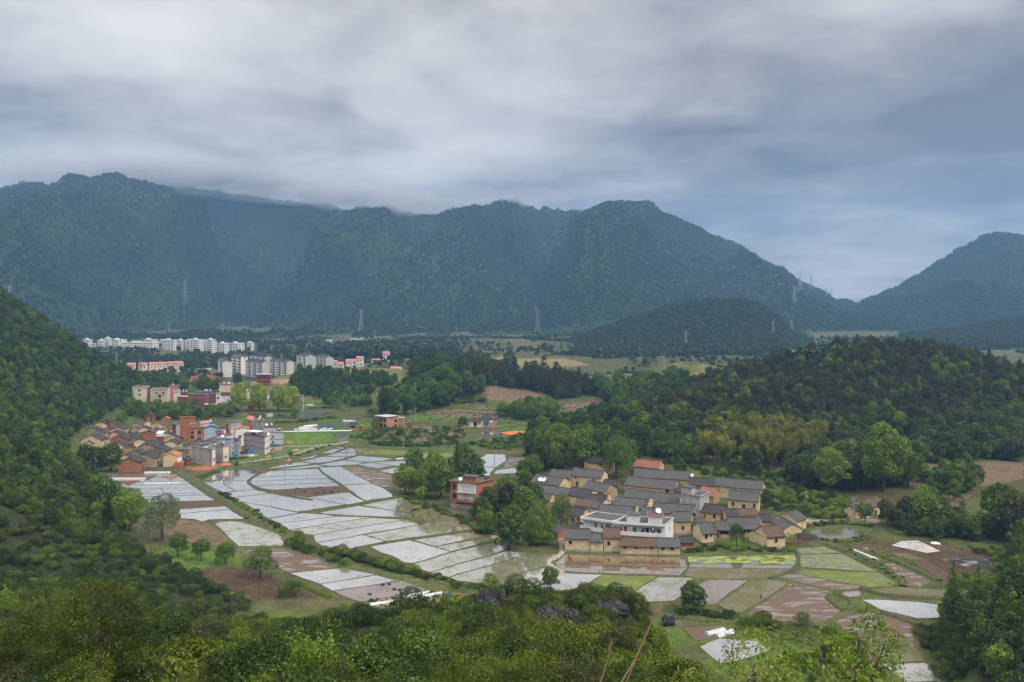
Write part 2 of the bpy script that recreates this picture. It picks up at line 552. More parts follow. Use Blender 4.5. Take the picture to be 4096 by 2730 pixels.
def ground_color(X, Y):
 n1 = fbm(X / 14.0, Y / 14.0, 4, 21)
 n2 = fbm(X / 3.5, Y / 3.5, 3, 31)
 n3 = fbm(X / 70.0, Y / 70.0, 3, 41)
 g = GCOL[GRASS][None, :] * (0.75 + 0.7 * n2[:, None])
 t = (sstep(0.50, 0.62, n1) * (1 - 0.8 * sstep(60, 130, X)))[:, None]
 g = g * (1 - t * 0.6) + GCOL[LUSH][None, :] * t * 0.6
 t = (sstep(0.50, 0.60, n3) * sstep(500, 800, Y))[:, None]
 g = g * (1 - t * 0.75) + GCOL[DRY][None, :] * t * 0.75
 t = (sstep(0.38, 0.58, n1) * sstep(380, 460, Y) * (1 - sstep(700, 850, Y)))[:, None]
 g = g * (1 - t * 0.7) + np.array([0.070, 0.125, 0.022]) * t * 0.7 * (0.6 + 0.8 * n2[:, None])
 t = (sstep(0.62, 0.70, fbm(X / 22.0, Y / 22.0, 3, 51)) * (Y > 120) * (Y < 700))[:, None]
 g = g * (1 - t * 0.6) + GCOL[SOIL][None, :] * t * 0.6
 # look-up in picture space of the place as surveyed from the viewpoint
 Z = H(X, Y)
 ok = Y > 60
 PX = 2048 + F * X / np.maximum(Y, 1)
 PY = HOR + (CAMZ - Z) * F / np.maximum(Y, 1)
 jx = (fbm(X / 5, Y / 5, 2, 61) - 0.5) * 26
 jy = (fbm(X / 5, Y / 5, 2, 71) - 0.5) * 12
 for c, poly, k in PATCH:
  pp = [px(c, p) for p in poly]
  m = ok & in_poly(PX + jx, PY + jy, pp)
  g[m] = GCOL[k] * (0.72 + 0.56 * n2[m][:, None])
 # muddy banks between the flooded fields, scrubby flats beyond
 t = ((Y > 205) & (Y < 430) & (X < 170) & (Z < 0.6))
 n4 = fbm(X / 6.0, Y / 6.0, 3, 63)
 keep = np.array([0.105, 0.088, 0.045])
 pat = np.zeros(len(X), dtype=bool)
 for c, poly, k in PATCH:
  pat |= ok & in_poly(PX + jx, PY + jy, [px(c, p) for p in poly])
 m = t & ~pat & (X < 60)
 g[m] = g[m] * 0.45 + keep * 0.55 * (0.6 + 0.8 * n4[m][:, None])
 m = (Y > 780) & ~pat
 g[m] = g[m] * 0.35 + np.array([0.070, 0.075, 0.036]) * 0.65 * (0.5 + 1.0 * n4[m][:, None])
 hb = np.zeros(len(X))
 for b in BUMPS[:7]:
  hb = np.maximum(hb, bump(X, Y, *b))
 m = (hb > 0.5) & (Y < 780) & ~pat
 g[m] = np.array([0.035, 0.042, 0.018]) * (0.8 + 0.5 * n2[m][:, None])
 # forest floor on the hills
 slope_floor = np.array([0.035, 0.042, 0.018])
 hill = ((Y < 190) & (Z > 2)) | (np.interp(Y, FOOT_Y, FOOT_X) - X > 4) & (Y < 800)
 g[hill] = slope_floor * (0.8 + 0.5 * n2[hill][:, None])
 return g
def build_ground():
 nu, ny = 560, 700
 t = np.linspace(0, 1, ny)
 yy = np.concatenate([np.linspace(-55, 120, 110, endpoint=False), np.linspace(120, 460, 250, endpoint=False),
       np.linspace(460, 1000, 200, endpoint=False), np.linspace(1000, 2600, 140)])
 uu = np.linspace(-1.0, 1.0, nu)
 U, Yg = np.meshgrid(uu, yy)
 Xg = U * (Yg + 60.0) * 0.9
 X, Y = Xg.ravel(), Yg.ravel()
 Z = H(X, Y)
 nv = nu
 i = np.arange(len(yy) - 1)[:, None] * nu + np.arange(nu - 1)[None, :]
 f = np.stack([i, i + 1, i + nu + 1, i + nu], axis=-1).reshape(-1, 4)
 me = mesh_np('ground', np.stack([X, Y, Z], 1), f, mats=['ground'], smooth=True)
 c = ground_color(X, Y)
 a = me.color_attributes.new('cover', 'FLOAT_COLOR', 'POINT')
 a.data.foreach_set('color', np.concatenate([c, np.ones((len(c), 1))], 1).astype(np.float32).ravel())
 return tag(obj('ground', me), kind='structure')
m, N = new_mat('ground')
at = N.n('ShaderNodeAttribute', attribute_name='cover')
geo = N.n('ShaderNodeNewGeometry')
n1 = N.noise(geo.outputs['Position'], 1.6, 6, 0.7)
n2 = N.noise(geo.outputs['Position'], 0.35, 4, 0.6)
k = N.math('ADD', N.maprange(n1.outputs[0], 0.3, 0.7, 0.45, 1.45, False), N.maprange(n2.outputs[0], 0.35, 0.65, -0.2, 0.2, False))
kc = N.n('ShaderNodeCombineColor')
for i in range(3):
 N.l(k, kc.inputs[i])
col = N.mix(1.0, at.outputs['Color'], kc.outputs[0], 'MULTIPLY')
b = N.n('ShaderNodeBsdfPrincipled')
N.l(col, b.inputs['Base Color'])
b.inputs['Roughness'].default_value = 0.95
b.inputs['Specular IOR Level'].default_value = 0.15
bp = N.n('ShaderNodeBump')
bp.inputs['Strength'].default_value = 0.8
bp.inputs['Distance'].default_value = 0.25
N.l(n1.outputs[0], bp.inputs['Height'])
N.l(bp.outputs[0], b.inputs['Normal'])
o = N.n('ShaderNodeOutputMaterial')
N.l(b.outputs[0], o.inputs[0])
# mountains
def forest_mat(name, dark, light, sc=1.0):
 m, N = new_mat(name)
 geo = N.n('ShaderNodeNewGeometry')
 a = N.noise(geo.outputs['Position'], 0.075 * sc, 5, 0.72)
 b2 = N.noise(geo.outputs['Position'], 0.006 * sc, 4, 0.6)
 f = N.math('ADD', N.math('MULTIPLY', a.outputs[0], 0.75), N.math('MULTIPLY', b2.outputs[0], 0.45))
 c = N.mix(N.maprange(f, 0.45, 0.78), dark, light)
 b = N.n('ShaderNodeBsdfPrincipled')
 N.l(c, b.inputs['Base Color'])
 b.inputs['Roughness'].default_value = 1.0
 b.inputs['Specular IOR Level'].default_value = 0.0
 bp = N.n('ShaderNodeBump')
 bp.inputs['Strength'].default_value = 1.0
 bp.inputs['Distance'].default_value = 9.0
 N.l(a.outputs[0], bp.inputs['Height'])
 N.l(bp.outputs[0], b.inputs['Normal'])
 o = N.n('ShaderNodeOutputMaterial')
 N.l(b.outputs[0], o.inputs[0])
forest_mat('mountain_forest', (0.010, 0.024, 0.012), (0.060, 0.095, 0.030))
RIDGE = np.array([(-600, 500), (-300, 470), (0, 450), (50, 437), (90, 430), (120, 436), (165, 418), (205, 428), (250, 414), (300, 425), (360, 433), (420, 428), (480, 440),
     (540, 452), (610, 456), (660, 464), (720, 474), (750, 472), (790, 481), (840, 475), (880, 472), (920, 487), (1000, 500),
     (1060, 490), (1110, 475), (1150, 463), (1190, 459), (1220, 476), (1260, 480), (1330, 486), (1395, 471), (1450, 473), (1500, 491),
     (1550, 502), (1600, 525), (1680, 560), (1760, 600), (1830, 640), (1880, 668), (1920, 685), (1960, 697), (2030, 735), (2120, 775),
     (2250, 800), (2900, 830)]) * 1.7408
RIDGE_R = np.array([(1880, 760), (1960, 705), (2000, 692), (2060, 662), (2120, 627), (2180, 592), (2230, 557), (2262, 536), (2300, 534), (2353, 543),
     (2450, 540), (2600, 560), (2900, 590)]) * 1.7408
def mtn_height(X, Y, ridge, Y0, Y1, seed, amp):
 P = 2048 + F * X / Y
 jag = ((fbm(P / 70.0, P * 0 + seed, 3, seed) - .5) * 26 + (vnoise(P / 19.0, P * 0, seed + 2) - .5) * 8) * (0.35 + 0.65 * (Y1 > 2500))
 zr = CAMZ + (HOR - np.interp(P, ridge[:, 0], ridge[:, 1]) + jag) * Y1 / F
 y0 = Y0(P) if callable(Y0) else Y0
 t = np.clip((Y - y0) / (Y1 - y0), 0, 1)
 prof = 0.62 * t + 0.38 * t * t
 prof = np.where(Y > Y1, 1 - 0.55 * np.clip((Y - Y1) / 900.0, 0, 1), prof)
 u = X / Y1
 wob = (fbm(X / 420.0, Y / 420.0, 3, seed) - 0.5) * 0.30
 w2 = (fbm(X / 900.0, Y / 900.0, 2, seed + 9) - 0.5) * 0.5
 sp = 0
 for fq, am, sh, s in ((5.0, 1.0, 0.9, 1), (11.0, 0.62, -0.7, 2), (23.0, 0.34, 1.2, 3), (47.0, 0.16, 0.6, 4)):
  q = vnoise(fq * (u + wob * 0.5 + w2 * 0.3) + sh * t + s * 3.1, t * 0.8 + s, seed + s)
  sp = sp + am * (1 - np.abs(2 * q - 1) * 1.7)
 env = np.clip(np.sin(np.pi * np.clip(t, 0, 1)), 0, 1) ** 0.8 * (1 - sstep(0.62, 0.98, t)) * (Y <= Y1)
 z = zr * prof + env * amp * (sp - 0.55) * np.clip(zr / 420.0, 0.15, 1.0)
 lim = CAMZ + (HOR - np.interp(P, ridge[:, 0], ridge[:, 1])) / F * Y * (0.80 + 0.20 * t) + 4
 z = np.where(Y < Y1 * 0.995, np.minimum(z, lim + 0.25 * np.maximum(z - lim, 0)), z)
 z = z + (fbm(X / 45.0, Y / 45.0, 4, seed + 5) - 0.5) * 22 * sstep(0, 0.1, t) * np.clip(zr / 300.0, 0.1, 1)
 return np.where(t <= 0, -1.0, np.maximum(z, -1.0)) - 2.0 * (1 - sstep(0, 0.05, t))
def Y0_main(P):
 return np.interp(P, [-1200, 0, 1000, 1500, 2200, 2900, 3600, 5000], [1380, 1400, 1480, 1640, 1850, 1950, 2000, 2100])
def build_mtn(name, ridge, Y0, Y1, seed, amp, p0, p1, nu, ny, Y2):
 P = np.linspace(p0, p1, nu)
 T = np.concatenate([np.linspace(0, 1, ny), 1 + np.linspace(0.03, 1, 25)])
 PP, TT = np.meshgrid(P, T)
 y0 = Y0(PP) if callable(Y0) else np.full(PP.shape, Y0)
 Y = np.where(TT <= 1, y0 - 20 + (Y1 - y0 + 20) * TT, Y1 + (TT - 1) * (Y2 - Y1))
 X = (PP - 2048) / F * Y
 Z = mtn_height(X.ravel(), Y.ravel(), ridge, Y0, Y1, seed, amp)
 i = np.arange(len(T) - 1)[:, None] * nu + np.arange(nu - 1)[None, :]
 f = np.stack([i, i + 1, i + nu + 1, i + nu], axis=-1).reshape(-1, 4)
 me = mesh_np(name, np.stack([X.ravel(), Y.ravel(), Z], 1), f, mats=['mountain_forest'], smooth=True)
 return tag(obj(name, me), kind='structure')
build_mtn('mountain_range', RIDGE, Y0_main, 3300.0, 4, 270.0, -1100, 4300, 620, 200, 4200.0)
build_mtn('mountain_slope', RIDGE_R, 2150.0, 3000.0, 14, 150.0, 3150, 5200, 260, 110, 3900.0)
FARR = np.array([(3300, 1225), (3400, 1218), (3480, 1195), (3560, 1160), (3700, 1140), (4000, 1150), (5200, 1180)], dtype=float)
build_mtn('distant_ridge', FARR, 4300.0, 5000.0, 24, 30.0, 3250, 4700, 120, 40, 5400.0)
# wooded dome in the middle distance and low spur on the right
DOME = np.array([(1900, 1440), (2030, 1410), (2170, 1388), (2300, 1352), (2430, 1312), (2560, 1262), (2700, 1220), (2850, 1203), (3000, 1207), (3070, 1240),
     (3130, 1290), (3200, 1340), (3280, 1385), (3400, 1420), (3600, 1450)], dtype=float)
SPUR = np.array([(3150, 1460), (3280, 1400), (3420, 1385), (3600, 1345), (3800, 1318), (4000, 1290), (4200, 1275), (5000, 1260)], dtype=float)
def dome_Y0(P):
 return np.interp(P, [1900, 2100, 2900, 3600], [1120, 1110, 1110, 1180])
build_mtn('wooded_hill', DOME, dome_Y0, 1500.0, 34, 34.0, 1900, 3600, 260, 110, 1800.0)
build_mtn('wooded_spur', SPUR, 1250.0, 1700.0, 44, 25.0, 3150, 5000, 220, 90, 2050.0)
LOWR = np.array([(1500, 1400), (1900, 1372), (2120, 1345), (2250, 1330), (2400, 1318), (2600, 1330), (2800, 1400)], dtype=float)
build_mtn('low_green_ridge', LOWR, 1640.0, 1900.0, 54, 10.0, 1500, 2800, 160, 50, 2100.0)
# field materials
def water(name, mud, rough=0.06, refl=0.42, speck=None, speck_amt=0.0, speck_scale=1.2, weed=None, weed_amt=0.5, wscale=0.25, streak=(1, 1, 1), bank=None):
 m, N = new_mat(name)
 geo = N.n('ShaderNodeNewGeometry')
 oi = N.n('ShaderNodeObjectInfo')
 mp = N.n('ShaderNodeMapping')
 mp.inputs['Scale'].default_value = streak
 mp.inputs['Rotation'].default_value = (0, 0, 0.5)
 N.l(geo.outputs['Position'], mp.inputs['Vector'])
 v = mp.outputs[0]
 nz = N.noise(v, 0.09, 4, 0.6)
 hue = N.math('MULTIPLY', N.math('SUBTRACT', oi.outputs['Random'], 0.5), 0.5)
 f = N.math('ADD', N.maprange(nz.outputs[0], 0.3, 0.7), hue, clamp=True)
 col = N.mix(f, mud, tuple(c * 0.62 for c in mud))
 p = N.n('ShaderNodeBsdfPrincipled')
 p.inputs['Roughness'].default_value = 0.9
 p.inputs['Specular IOR Level'].default_value = 0.2
 g = N.n('ShaderNodeBsdfGlossy')
 g.inputs['Color'].default_value = (1.0, 0.955, 0.90, 1)
 rz = N.noise(v, 0.5, 3, 0.6)
 N.l(N.maprange(rz.outputs[0], 0.35, 0.7, rough * 0.6, rough * 1.8), g.inputs['Roughness'])
 wv = N.noise(geo.outputs['Position'], 1.1, 3, 0.5)
 bp = N.n('ShaderNodeBump')
 bp.inputs['Strength'].default_value = 0.05
 bp.inputs['Distance'].default_value = 0.05
 N.l(wv.outputs[0], bp.inputs['Height'])
 N.l(bp.outputs[0], g.inputs['Normal'])
 fr = N.n('ShaderNodeFresnel')
 fr.inputs['IOR'].default_value = 1.36
 fac = N.math('MULTIPLY_ADD', fr.outputs[0], 1.2, refl, clamp=True)
 dryf = None
 if speck is not None:
  sz = N.noise(v, speck_scale, 4, 0.7)
  sz2 = N.noise(v, speck_scale * 0.12, 3, 0.6)
  sf = N.maprange(N.math('ADD', N.math('MULTIPLY', sz.outputs[0], 0.6), N.math('MULTIPLY', sz2.outputs[0], 0.4)), 0.60 - speck_amt * 0.22, 0.64 - speck_amt * 0.18)
  col = N.mix(sf, col, speck)
  dryf = sf
 if weed is not None:
  wz = N.noise(v, wscale, 5, 0.68)
  wf = N.maprange(wz.outputs[0], 0.66 - weed_amt * 0.32, 0.69 - weed_amt * 0.30)
  col = N.mix(wf, col, weed)
  dryf = wf if dryf is None else N.math('MAXIMUM', dryf, wf)
 if dryf is not None:
  fac = N.math('MULTIPLY', fac, N.math('SUBTRACT', 1.0, N.math('MULTIPLY', dryf, 0.93)))
 N.l(col, p.inputs['Base Color'])
 mx = N.n('ShaderNodeMixShader')
 N.l(fac, mx.inputs[0])
 N.l(p.outputs[0], mx.inputs[1])
 N.l(g.outputs[0], mx.inputs[2])
 o = N.n('ShaderNodeOutputMaterial')
 N.l(mx.outputs[0], o.inputs[0])
 return m
water('paddy_water', (0.60, 0.55, 0.50), refl=0.58, speck=(0.16, 0.15, 0.07), speck_amt=0.20, speck_scale=1.5)
water('paddy_seedling', (0.44, 0.39, 0.30), refl=0.46, speck=(0.12, 0.15, 0.035), speck_amt=0.40, speck_scale=1.9)
water('paddy_brown', (0.23, 0.145, 0.085), refl=0.34, rough=0.04, speck=(0.16, 0.10, 0.06), speck_amt=0.25)
water('paddy_mud', (0.22, 0.165, 0.125), refl=0.26, rough=0.10, weed=(0.135, 0.092, 0.062), weed_amt=0.72, wscale=0.22, streak=(0.5, 2.2, 1))
water('paddy_stubble', (0.16, 0.12, 0.075), refl=0.12, rough=0.2, speck=(0.115, 0.115, 0.04), speck_amt=0.75, speck_scale=1.3)
water('paddy_green', (0.15, 0.13, 0.05), refl=0.14, rough=0.1, speck=(0.13, 0.15, 0.032), speck_amt=0.85, speck_scale=1.1, weed=(0.15, 0.21, 0.035), weed_amt=0.42)
water('duckweed', (0.13, 0.115, 0.045), refl=0.16, rough=0.06, weed=(0.27, 0.37, 0.065), weed_amt=0.56, wscale=0.42, streak=(0.6, 1.8, 1))
water('duckweed_thin', (0.12, 0.105, 0.040), refl=0.14, rough=0.06, weed=(0.20, 0.27, 0.045), weed_amt=0.46, wscale=0.55, streak=(0.6, 1.8, 1))
water('pond_water', (0.13, 0.12, 0.055), refl=0.16, rough=0.05)
water('teal_water', (0.42, 0.46, 0.40), refl=0.55, rough=0.05)
surf('plough', (0.115, 0.072, 0.048), (0.075, 0.047, 0.032), 0.6, 0.95, 0.9, 2.2, grain=(4.0, 0.35))
surf('ash_plot', (0.05, 0.048, 0.05), (0.018, 0.018, 0.02), 0.15, 0.8, 0.3, stain=(0.52, 0.50, 0.48), stain_scale=0.16, stretch=(0.7, 1.6, 1))
surf('plastic_plot', (0.55, 0.53, 0.51), (0.33, 0.30, 0.28), 0.3, 0.6, 0.3, stain=(0.10, 0.075, 0.06), stain_scale=0.22)
surf('white_sheet', (0.80, 0.81, 0.82), (0.62, 0.63, 0.63), 0.8, 0.45, 0.3, 3.0)
surf('bund', (0.050, 0.088, 0.018), (0.105, 0.105, 0.042), 0.35, 0.95, 0.8, 3.0, grain=(3.0, 0.4))
surf('bund_bare', (0.105, 0.080, 0.048), (0.060, 0.075, 0.026), 0.30, 0.95, 0.8, 3.0, grain=(3.0, 0.4))
surf('path_stone', (0.42, 0.38, 0.33), (0.28, 0.24, 0.19), 0.6, 0.9, 0.6, grain=(3.0, 0.3))
surf('road', (0.30, 0.255, 0.20), (0.22, 0.18, 0.13), 0.4, 0.9, 0.3, stain=(0.16, 0.17, 0.07), stain_scale=0.5)
def area2(p):
 return sum(p[i][0] * p[(i + 1) % len(p)][1] - p[(i + 1) % len(p)][0] * p[i][1] for i in range(len(p)))
def densify(poly, step, wob, seed):
 rr = random.Random(seed)
 out = []
 n = len(poly)
 for i in range(n):
  a, b = Vector(poly[i]), Vector(poly[(i + 1) % n])
  L = (b - a).length
  k = max(1, int(L / step))
  nrm = Vector((-(b - a).y, (b - a).x)).normalized() if L > 0 else Vector((0, 0))
  for j in range(k):
   p = a.lerp(b, j / k)
   if j:
    q = vnoise(np.array([p.x * 0.13, p.y * 0.13 + 40]), np.array([p.y * 0.13, p.x * 0.13 + 9]), 91)
    p = p + Vector((q[0] - 0.5, q[1] - 0.5)) * 2 * wob
   out.append((p.x, p.y))
 return out
def inset(poly, d):
 n = len(poly)
 out = []
 for i in range(n):
  p0, p1, p2 = Vector(poly[i - 1]), Vector(poly[i]), Vector(poly[(i + 1) % n])
  e1 = (p1 - p0)
  e2 = (p2 - p1)
  if e1.length < 1e-6 or e2.length < 1e-6:
   out.append(tuple(p1))
   continue
  e1.normalize(); e2.normalize()
  n1, n2 = Vector((-e1.y, e1.x)), Vector((-e2.y, e2.x))
  b = n1 + n2
  if b.length < 1e-3:
   b = n1
  b.normalize()
  k = d / max(0.45, b.dot(n1))
  out.append(tuple(p1 + b * k))
 return out
FIELD_N = [0]
FIELDS = []
def field_build(c, pts, mat='paddy_water', bw=0.17, bh=0.07, bmat='bund', z=None, name='rice_paddy'):
 z0 = 0.0 if z is None else z
 poly = gpoly(c, pts, z0)
 if area2(poly) < 0:
  poly.reverse()
 FIELD_N[0] += 1
 poly = densify(poly, 3.0, 0.35, FIELD_N[0])
 arr = np.array(poly)
 if z is None:
  z0 = float(np.max(H(arr[:, 0], arr[:, 1])))
 wz = z0 + 0.06 + 0.004 * (FIELD_N[0] % 9)
 rr = random.Random(FIELD_N[0] * 7)
 i1 = inset(poly, bw)
 i2 = inset(poly, bw * 0.62)
 bm = bmesh.new()
 vs = [bm.verts.new((p[0], p[1], wz)) for p in i1]
 f = bm.faces.new(vs)
 bmesh.ops.triangulate(bm, faces=[f])
 me = bpy.data.meshes.new(name)
 bm.to_mesh(me)
 bm.free()
 me.materials.append(MATS[mat])
 o = tag(obj(name, me), kind='structure')
 n = len(poly)
 zr = [wz + bh * rr.uniform(0.7, 1.25) for _ in range(n)]
 zi = [wz + bh * rr.uniform(0.6, 1.0) for _ in range(n)]
 i0 = inset(poly, -bw * 0.15)
 vs = [(p[0], p[1], zr[i]) for i, p in enumerate(i0)] + [(p[0], p[1], zi[i]) for i, p in enumerate(i2)] + [(p[0], p[1], wz - 0.05) for p in i1] \
  + [(p[0], p[1], z0 - 0.3) for p in inset(poly, -bw * 0.45)]
 fs = []
 for i in range(n):
  j = (i + 1) % n
  fs += [(i, j, n + j, n + i), (n + i, n + j, 2 * n + j, 2 * n + i), (3 * n + i, 3 * n + j, j, i)]
 me = bpy.data.meshes.new('bund')
 me.from_pydata(vs, [], fs)
 me.materials.append(MATS[bmat])
 for p in me.polygons:
  p.use_smooth = True
 obj('bund', me, o)
 FIELDS.append(poly)
 return o
FIELD_CALLS = []
def field(*a, **k):
 FIELD_CALLS.append((a, k))
Wt, Sd, Br, Md, St, Gr, Dw, D2, Pd, Te = ('paddy_water', 'paddy_seedling', 'paddy_brown', 'paddy_mud', 'paddy_stubble', 'paddy_green', 'duckweed',
           'duckweed_thin', 'pond_water', 'teal_water')
# strips west of the path
wl = [(700, 172), (705, 195), (780, 228), (800, 245), (860, 268), (880, 305), (930, 322), (1000, 360)]
wr = [(1190, 168), (1218, 190), (1256, 215), (1300, 238), (1342, 262), (1392, 298), (1412, 312), (1466, 345)]
for i in range(7):
 if i in (1, 4):
  k = 0.52 if i == 1 else 0.45
  ma = tuple(wl[i][j] * (1 - k) + wr[i][j] * k for j in (0, 1))
  mb = tuple(wl[i + 1][j] * (1 - k) + wr[i + 1][j] * k for j in (0, 1))
  field('C4', [wl[i], ma, mb, wl[i + 1]], Wt)
  field('C4', [ma, wr[i], wr[i + 1], mb], Te if i == 1 else Wt)
 else:
  field('C4', [wl[i], wr[i], wr[i + 1], wl[i + 1]], Br if i == 0 else Wt)
field('C4', [(1060, 370), (1466, 346), (1524, 380), (1230, 404)], 'plough', name='ploughed_field')
field('C4', [(1210, 406), (1531, 383), (1562, 405), (1190, 437)])
field('C4', [(1190, 438), (1562, 406), (1648, 470), (1400, 476), (1362, 490), (1300, 472), (1215, 468)])
field('C4', [(1440, 505), (1475, 490), (1570, 485), (1640, 495), (1720, 520), (1800, 548), (1870, 575), (1905, 605), (1912, 635), (1900, 652), (1740, 656),
    (1600, 656), (1560, 620), (1520, 580), (1480, 540)], Sd, 0.3)
field('C4', [(1612, 690), (1640, 680), (1790, 668), (1900, 665), (1960, 680), (2060, 705), (2160, 740), (2290, 797), (1940, 834), (1865, 796), (1700, 740)], Md)
field('C5', [(-245, 836), (115, 800), (230, 812), (355, 846), (165, 878), (-35, 910), (-150, 872)])
field('C5', [(-35, 910), (165, 879), (360, 847), (430, 860), (522, 882), (300, 920), (52, 957), (0, 930)])
field('C5', [(56, 958), (300, 921), (522, 886), (600, 915), (692, 950), (480, 990), (250, 1030), (200, 1020), (110, 985)], Br)
# the big flooded plain
field('M5', [(1045, 1300), (1180, 1240), (1300, 1180), (1500, 1178), (1830, 1185), (1740, 1215), (1660, 1260), (1600, 1302)], Wt)
field('M5', [(1050, 1306), (1312, 1305), (1300, 1330), (1320, 1352), (1445, 1430), (1285, 1442), (1200, 1400)])
field('M5', [(1320, 1305), (1592, 1303), (1595, 1335), (1625, 1365), (1695, 1409), (1447, 1429), (1325, 1351), (1306, 1330)])
field('C1', [(1805, 1237), (2138, 1220), (2176, 1260), (1698, 1280), (1735, 1255)])
field('C1', [(1697, 1281), (2177, 1260), (2208, 1286), (1680, 1305)])
field('C1', [(1680, 1305), (2208, 1287), (2253, 1313), (1716, 1335), (1690, 1322)])
field('C1', [(1718, 1336), (2254, 1314), (2288, 1336), (1832, 1364), (1760, 1352)])
field('C1', [(1833, 1365), (2289, 1337), (2346, 1378), (2060, 1410), (1960, 1395)], 'plough', name='muddy_field')
field('C2', [(-40, 1213), (105, 1206), (185, 1250), (312, 1320), (122, 1332), (60, 1290), (0, 1255)])
field('C2', [(107, 1206), (200, 1204), (300, 1225), (452, 1262), (462, 1335), (400, 1349), (316, 1320), (188, 1250)], Md)
field('C2', [(123, 1333), (315, 1321), (388, 1350), (452, 1390), (455, 1410), (300, 1438), (285, 1442), (230, 1410), (140, 1345)])
field('C2', [(-112, 1412), (155, 1379), (272, 1440), (160, 1462), (0, 1441)])
field('M5', [(1300, 1446), (1700, 1411), (1790, 1420), (1908, 1446), (1410, 1508), (1330, 1470)])
field('C4', [(1562, 328), (1848, 297), (2000, 315), (2150, 338), (2325, 372), (2190, 394), (2080, 415), (2010, 426), (1850, 393), (1700, 369), (1600, 353)])
field('C4', [(1625, 358), (1800, 386), (2015, 431), (1800, 467), (1750, 440), (1690, 395)], Te)
field('C5', [(240, 379), (525, 323), (620, 350), (700, 386), (590, 408), (567, 430), (380, 403)], Sd)
field('C5', [(-42, 428), (220, 382), (380, 405), (565, 433), (600, 462), (200, 450), (0, 438)])
field('C5', [(585, 425), (700, 387), (800, 420), (900, 445), (962, 466), (900, 482), (720, 496), (690, 487), (600, 463)], St)
field('C5', [(-378, 469), (-155, 431), (0, 441), (76, 454), (-305, 500)])
field('C5', [(-304, 500), (76, 455), (315, 460), (165, 482), (-244, 545)])
field('C5', [(-243, 546), (165, 483), (318, 462), (548, 476), (160, 538), (-80, 580)], Sd)
field('C5', [(-78, 581), (160, 539), (549, 477), (644, 510), (250, 575), (165, 594), (-62, 630)], Wt)
field('C5', [(-60, 632), (165, 595), (256, 578), (414, 624), (90, 688), (40, 680), (0, 660)])
field('C5', [(264, 578), (646, 511), (692, 494), (900, 483), (950, 500), (990, 543), (800, 567), (570, 600), (418, 623)], Sd)
field('C5', [(585, 612), (1022, 553), (1065, 592), (735, 658)], Sd)
field('C5', [(740, 660), (1090, 598), (1114, 622), (1000, 652), (850, 692)], Sd)
field('C5', [(300, 657), (560, 613), (848, 693), (588, 770), (530, 765), (450, 720), (380, 700)])
field('C5', [(596, 771), (850, 696), (1130, 630), (1190, 635), (1218, 650), (1218, 678), (704, 830), (640, 810)], Sd)
field('C5', [(708, 831), (1214, 686), (1388, 701), (826, 865)], Sd)
field('C5', [(834, 866), (1390, 702), (1550, 710), (1562, 722), (1490, 789), (1155, 882), (1050, 906), (900, 890)], Sd)
field('C5', [(1158, 884), (1491, 792), (1572, 835), (1545, 880), (1430, 915), (1250, 941), (1190, 941)], Wt)
field('C5', [(1610, 709), (2400, 722), (2425, 735), (2440, 799), (1540, 777)], Br)
field('C5', [(1540, 778), (2440, 800), (2385, 853), (1700, 831), (1620, 823), (1580, 800)], Br)
field('C5', [(1606, 836), (1868, 846), (1782, 900), (1650, 949), (1480, 961), (1300, 956), (1440, 925), (1560, 885)], Wt)
field('C5', [(1870, 846), (2235, 860), (2084, 962), (1950, 950), (1790, 900)], Gr)
field('C6', [(-105, 863), (132, 867), (55, 985), (0, 1022), (-200, 1032), (-262, 962)], Sd)
field('C6', [(85, 719), (816, 711), (832, 745), (822, 779), (103, 769)], Dw)
field('C6', [(103, 770), (820, 780), (803, 808), (100, 798)], Br)
field('C6', [(92, 799), (804, 809), (640, 871), (300, 881), (75, 857)], St)
field('C6', [(838, 709), (1132, 706), (1200, 738), (1375, 827), (850, 797)], D2)
field('C6', [(818, 670), (1000, 655), (1132, 700), (838, 706)], D2)
field('C6', [(858, 812), (1380, 831), (1492, 900), (1472, 926), (1312, 932), (828, 840)], Gr)
field('C6', [(716, 847), (828, 841), (1312, 936), (1180, 951), (1040, 946), (700, 870)], Md)
field('C6', [(232, 880), (505, 885), (382, 960), (290, 1044), (150, 1051), (60, 1010), (132, 930)], Br)
field('C6', [(508, 885), (700, 880), (768, 900), (462, 1106), (380, 1096), (291, 1045)], St)
field('C6', [(770, 906), (900, 920), (1062, 960), (1022, 1000), (1122, 1080), (1112, 1120), (1000, 1174), (700, 1156), (478, 1116)], Md)
field('C6', [(880, 570), (950, 535), (1100, 520), (1240, 530), (1302, 560), (1280, 590), (1150, 612), (1050, 612), (950, 598)], Pd, 0.8, 0.35, name='fish_pond')
field('C6', [(1180, 665), (1290, 640), (1400, 655), (1330, 700), (1240, 690)], 'plough', name='bare_plot')
field('C6', [(1400, 770), (1470, 765), (1560, 810), (1680, 865), (1732, 895), (1660, 926), (1570, 926), (1520, 860)], Md)
field('C6', [(1600, 750), (1680, 745), (1790, 800), (1870, 850), (1870, 895), (1800, 890), (1690, 820)], 'plough', name='ploughed_field')
field('C6', [(1440, 700), (1560, 700), (1680, 742), (1590, 750)], St)
field('C6', [(1770, 902), (1870, 898), (1880, 930), (1840, 940)], 'plough', name='ploughed_field')
field('C6', [(1455, 650), (1520, 620), (1640, 615), (1800, 690), (1700, 702)], 'plastic_plot', name='sheeted_plot')
field('C6', [(1650, 612), (1780, 640), (1950, 685), (1820, 690)], 'plough', name='bare_plot')
field('C6', [(1800, 745), (1880, 730), (2100, 735), (2152, 790), (2000, 806)], 'ash_plot', name='burnt_plot')
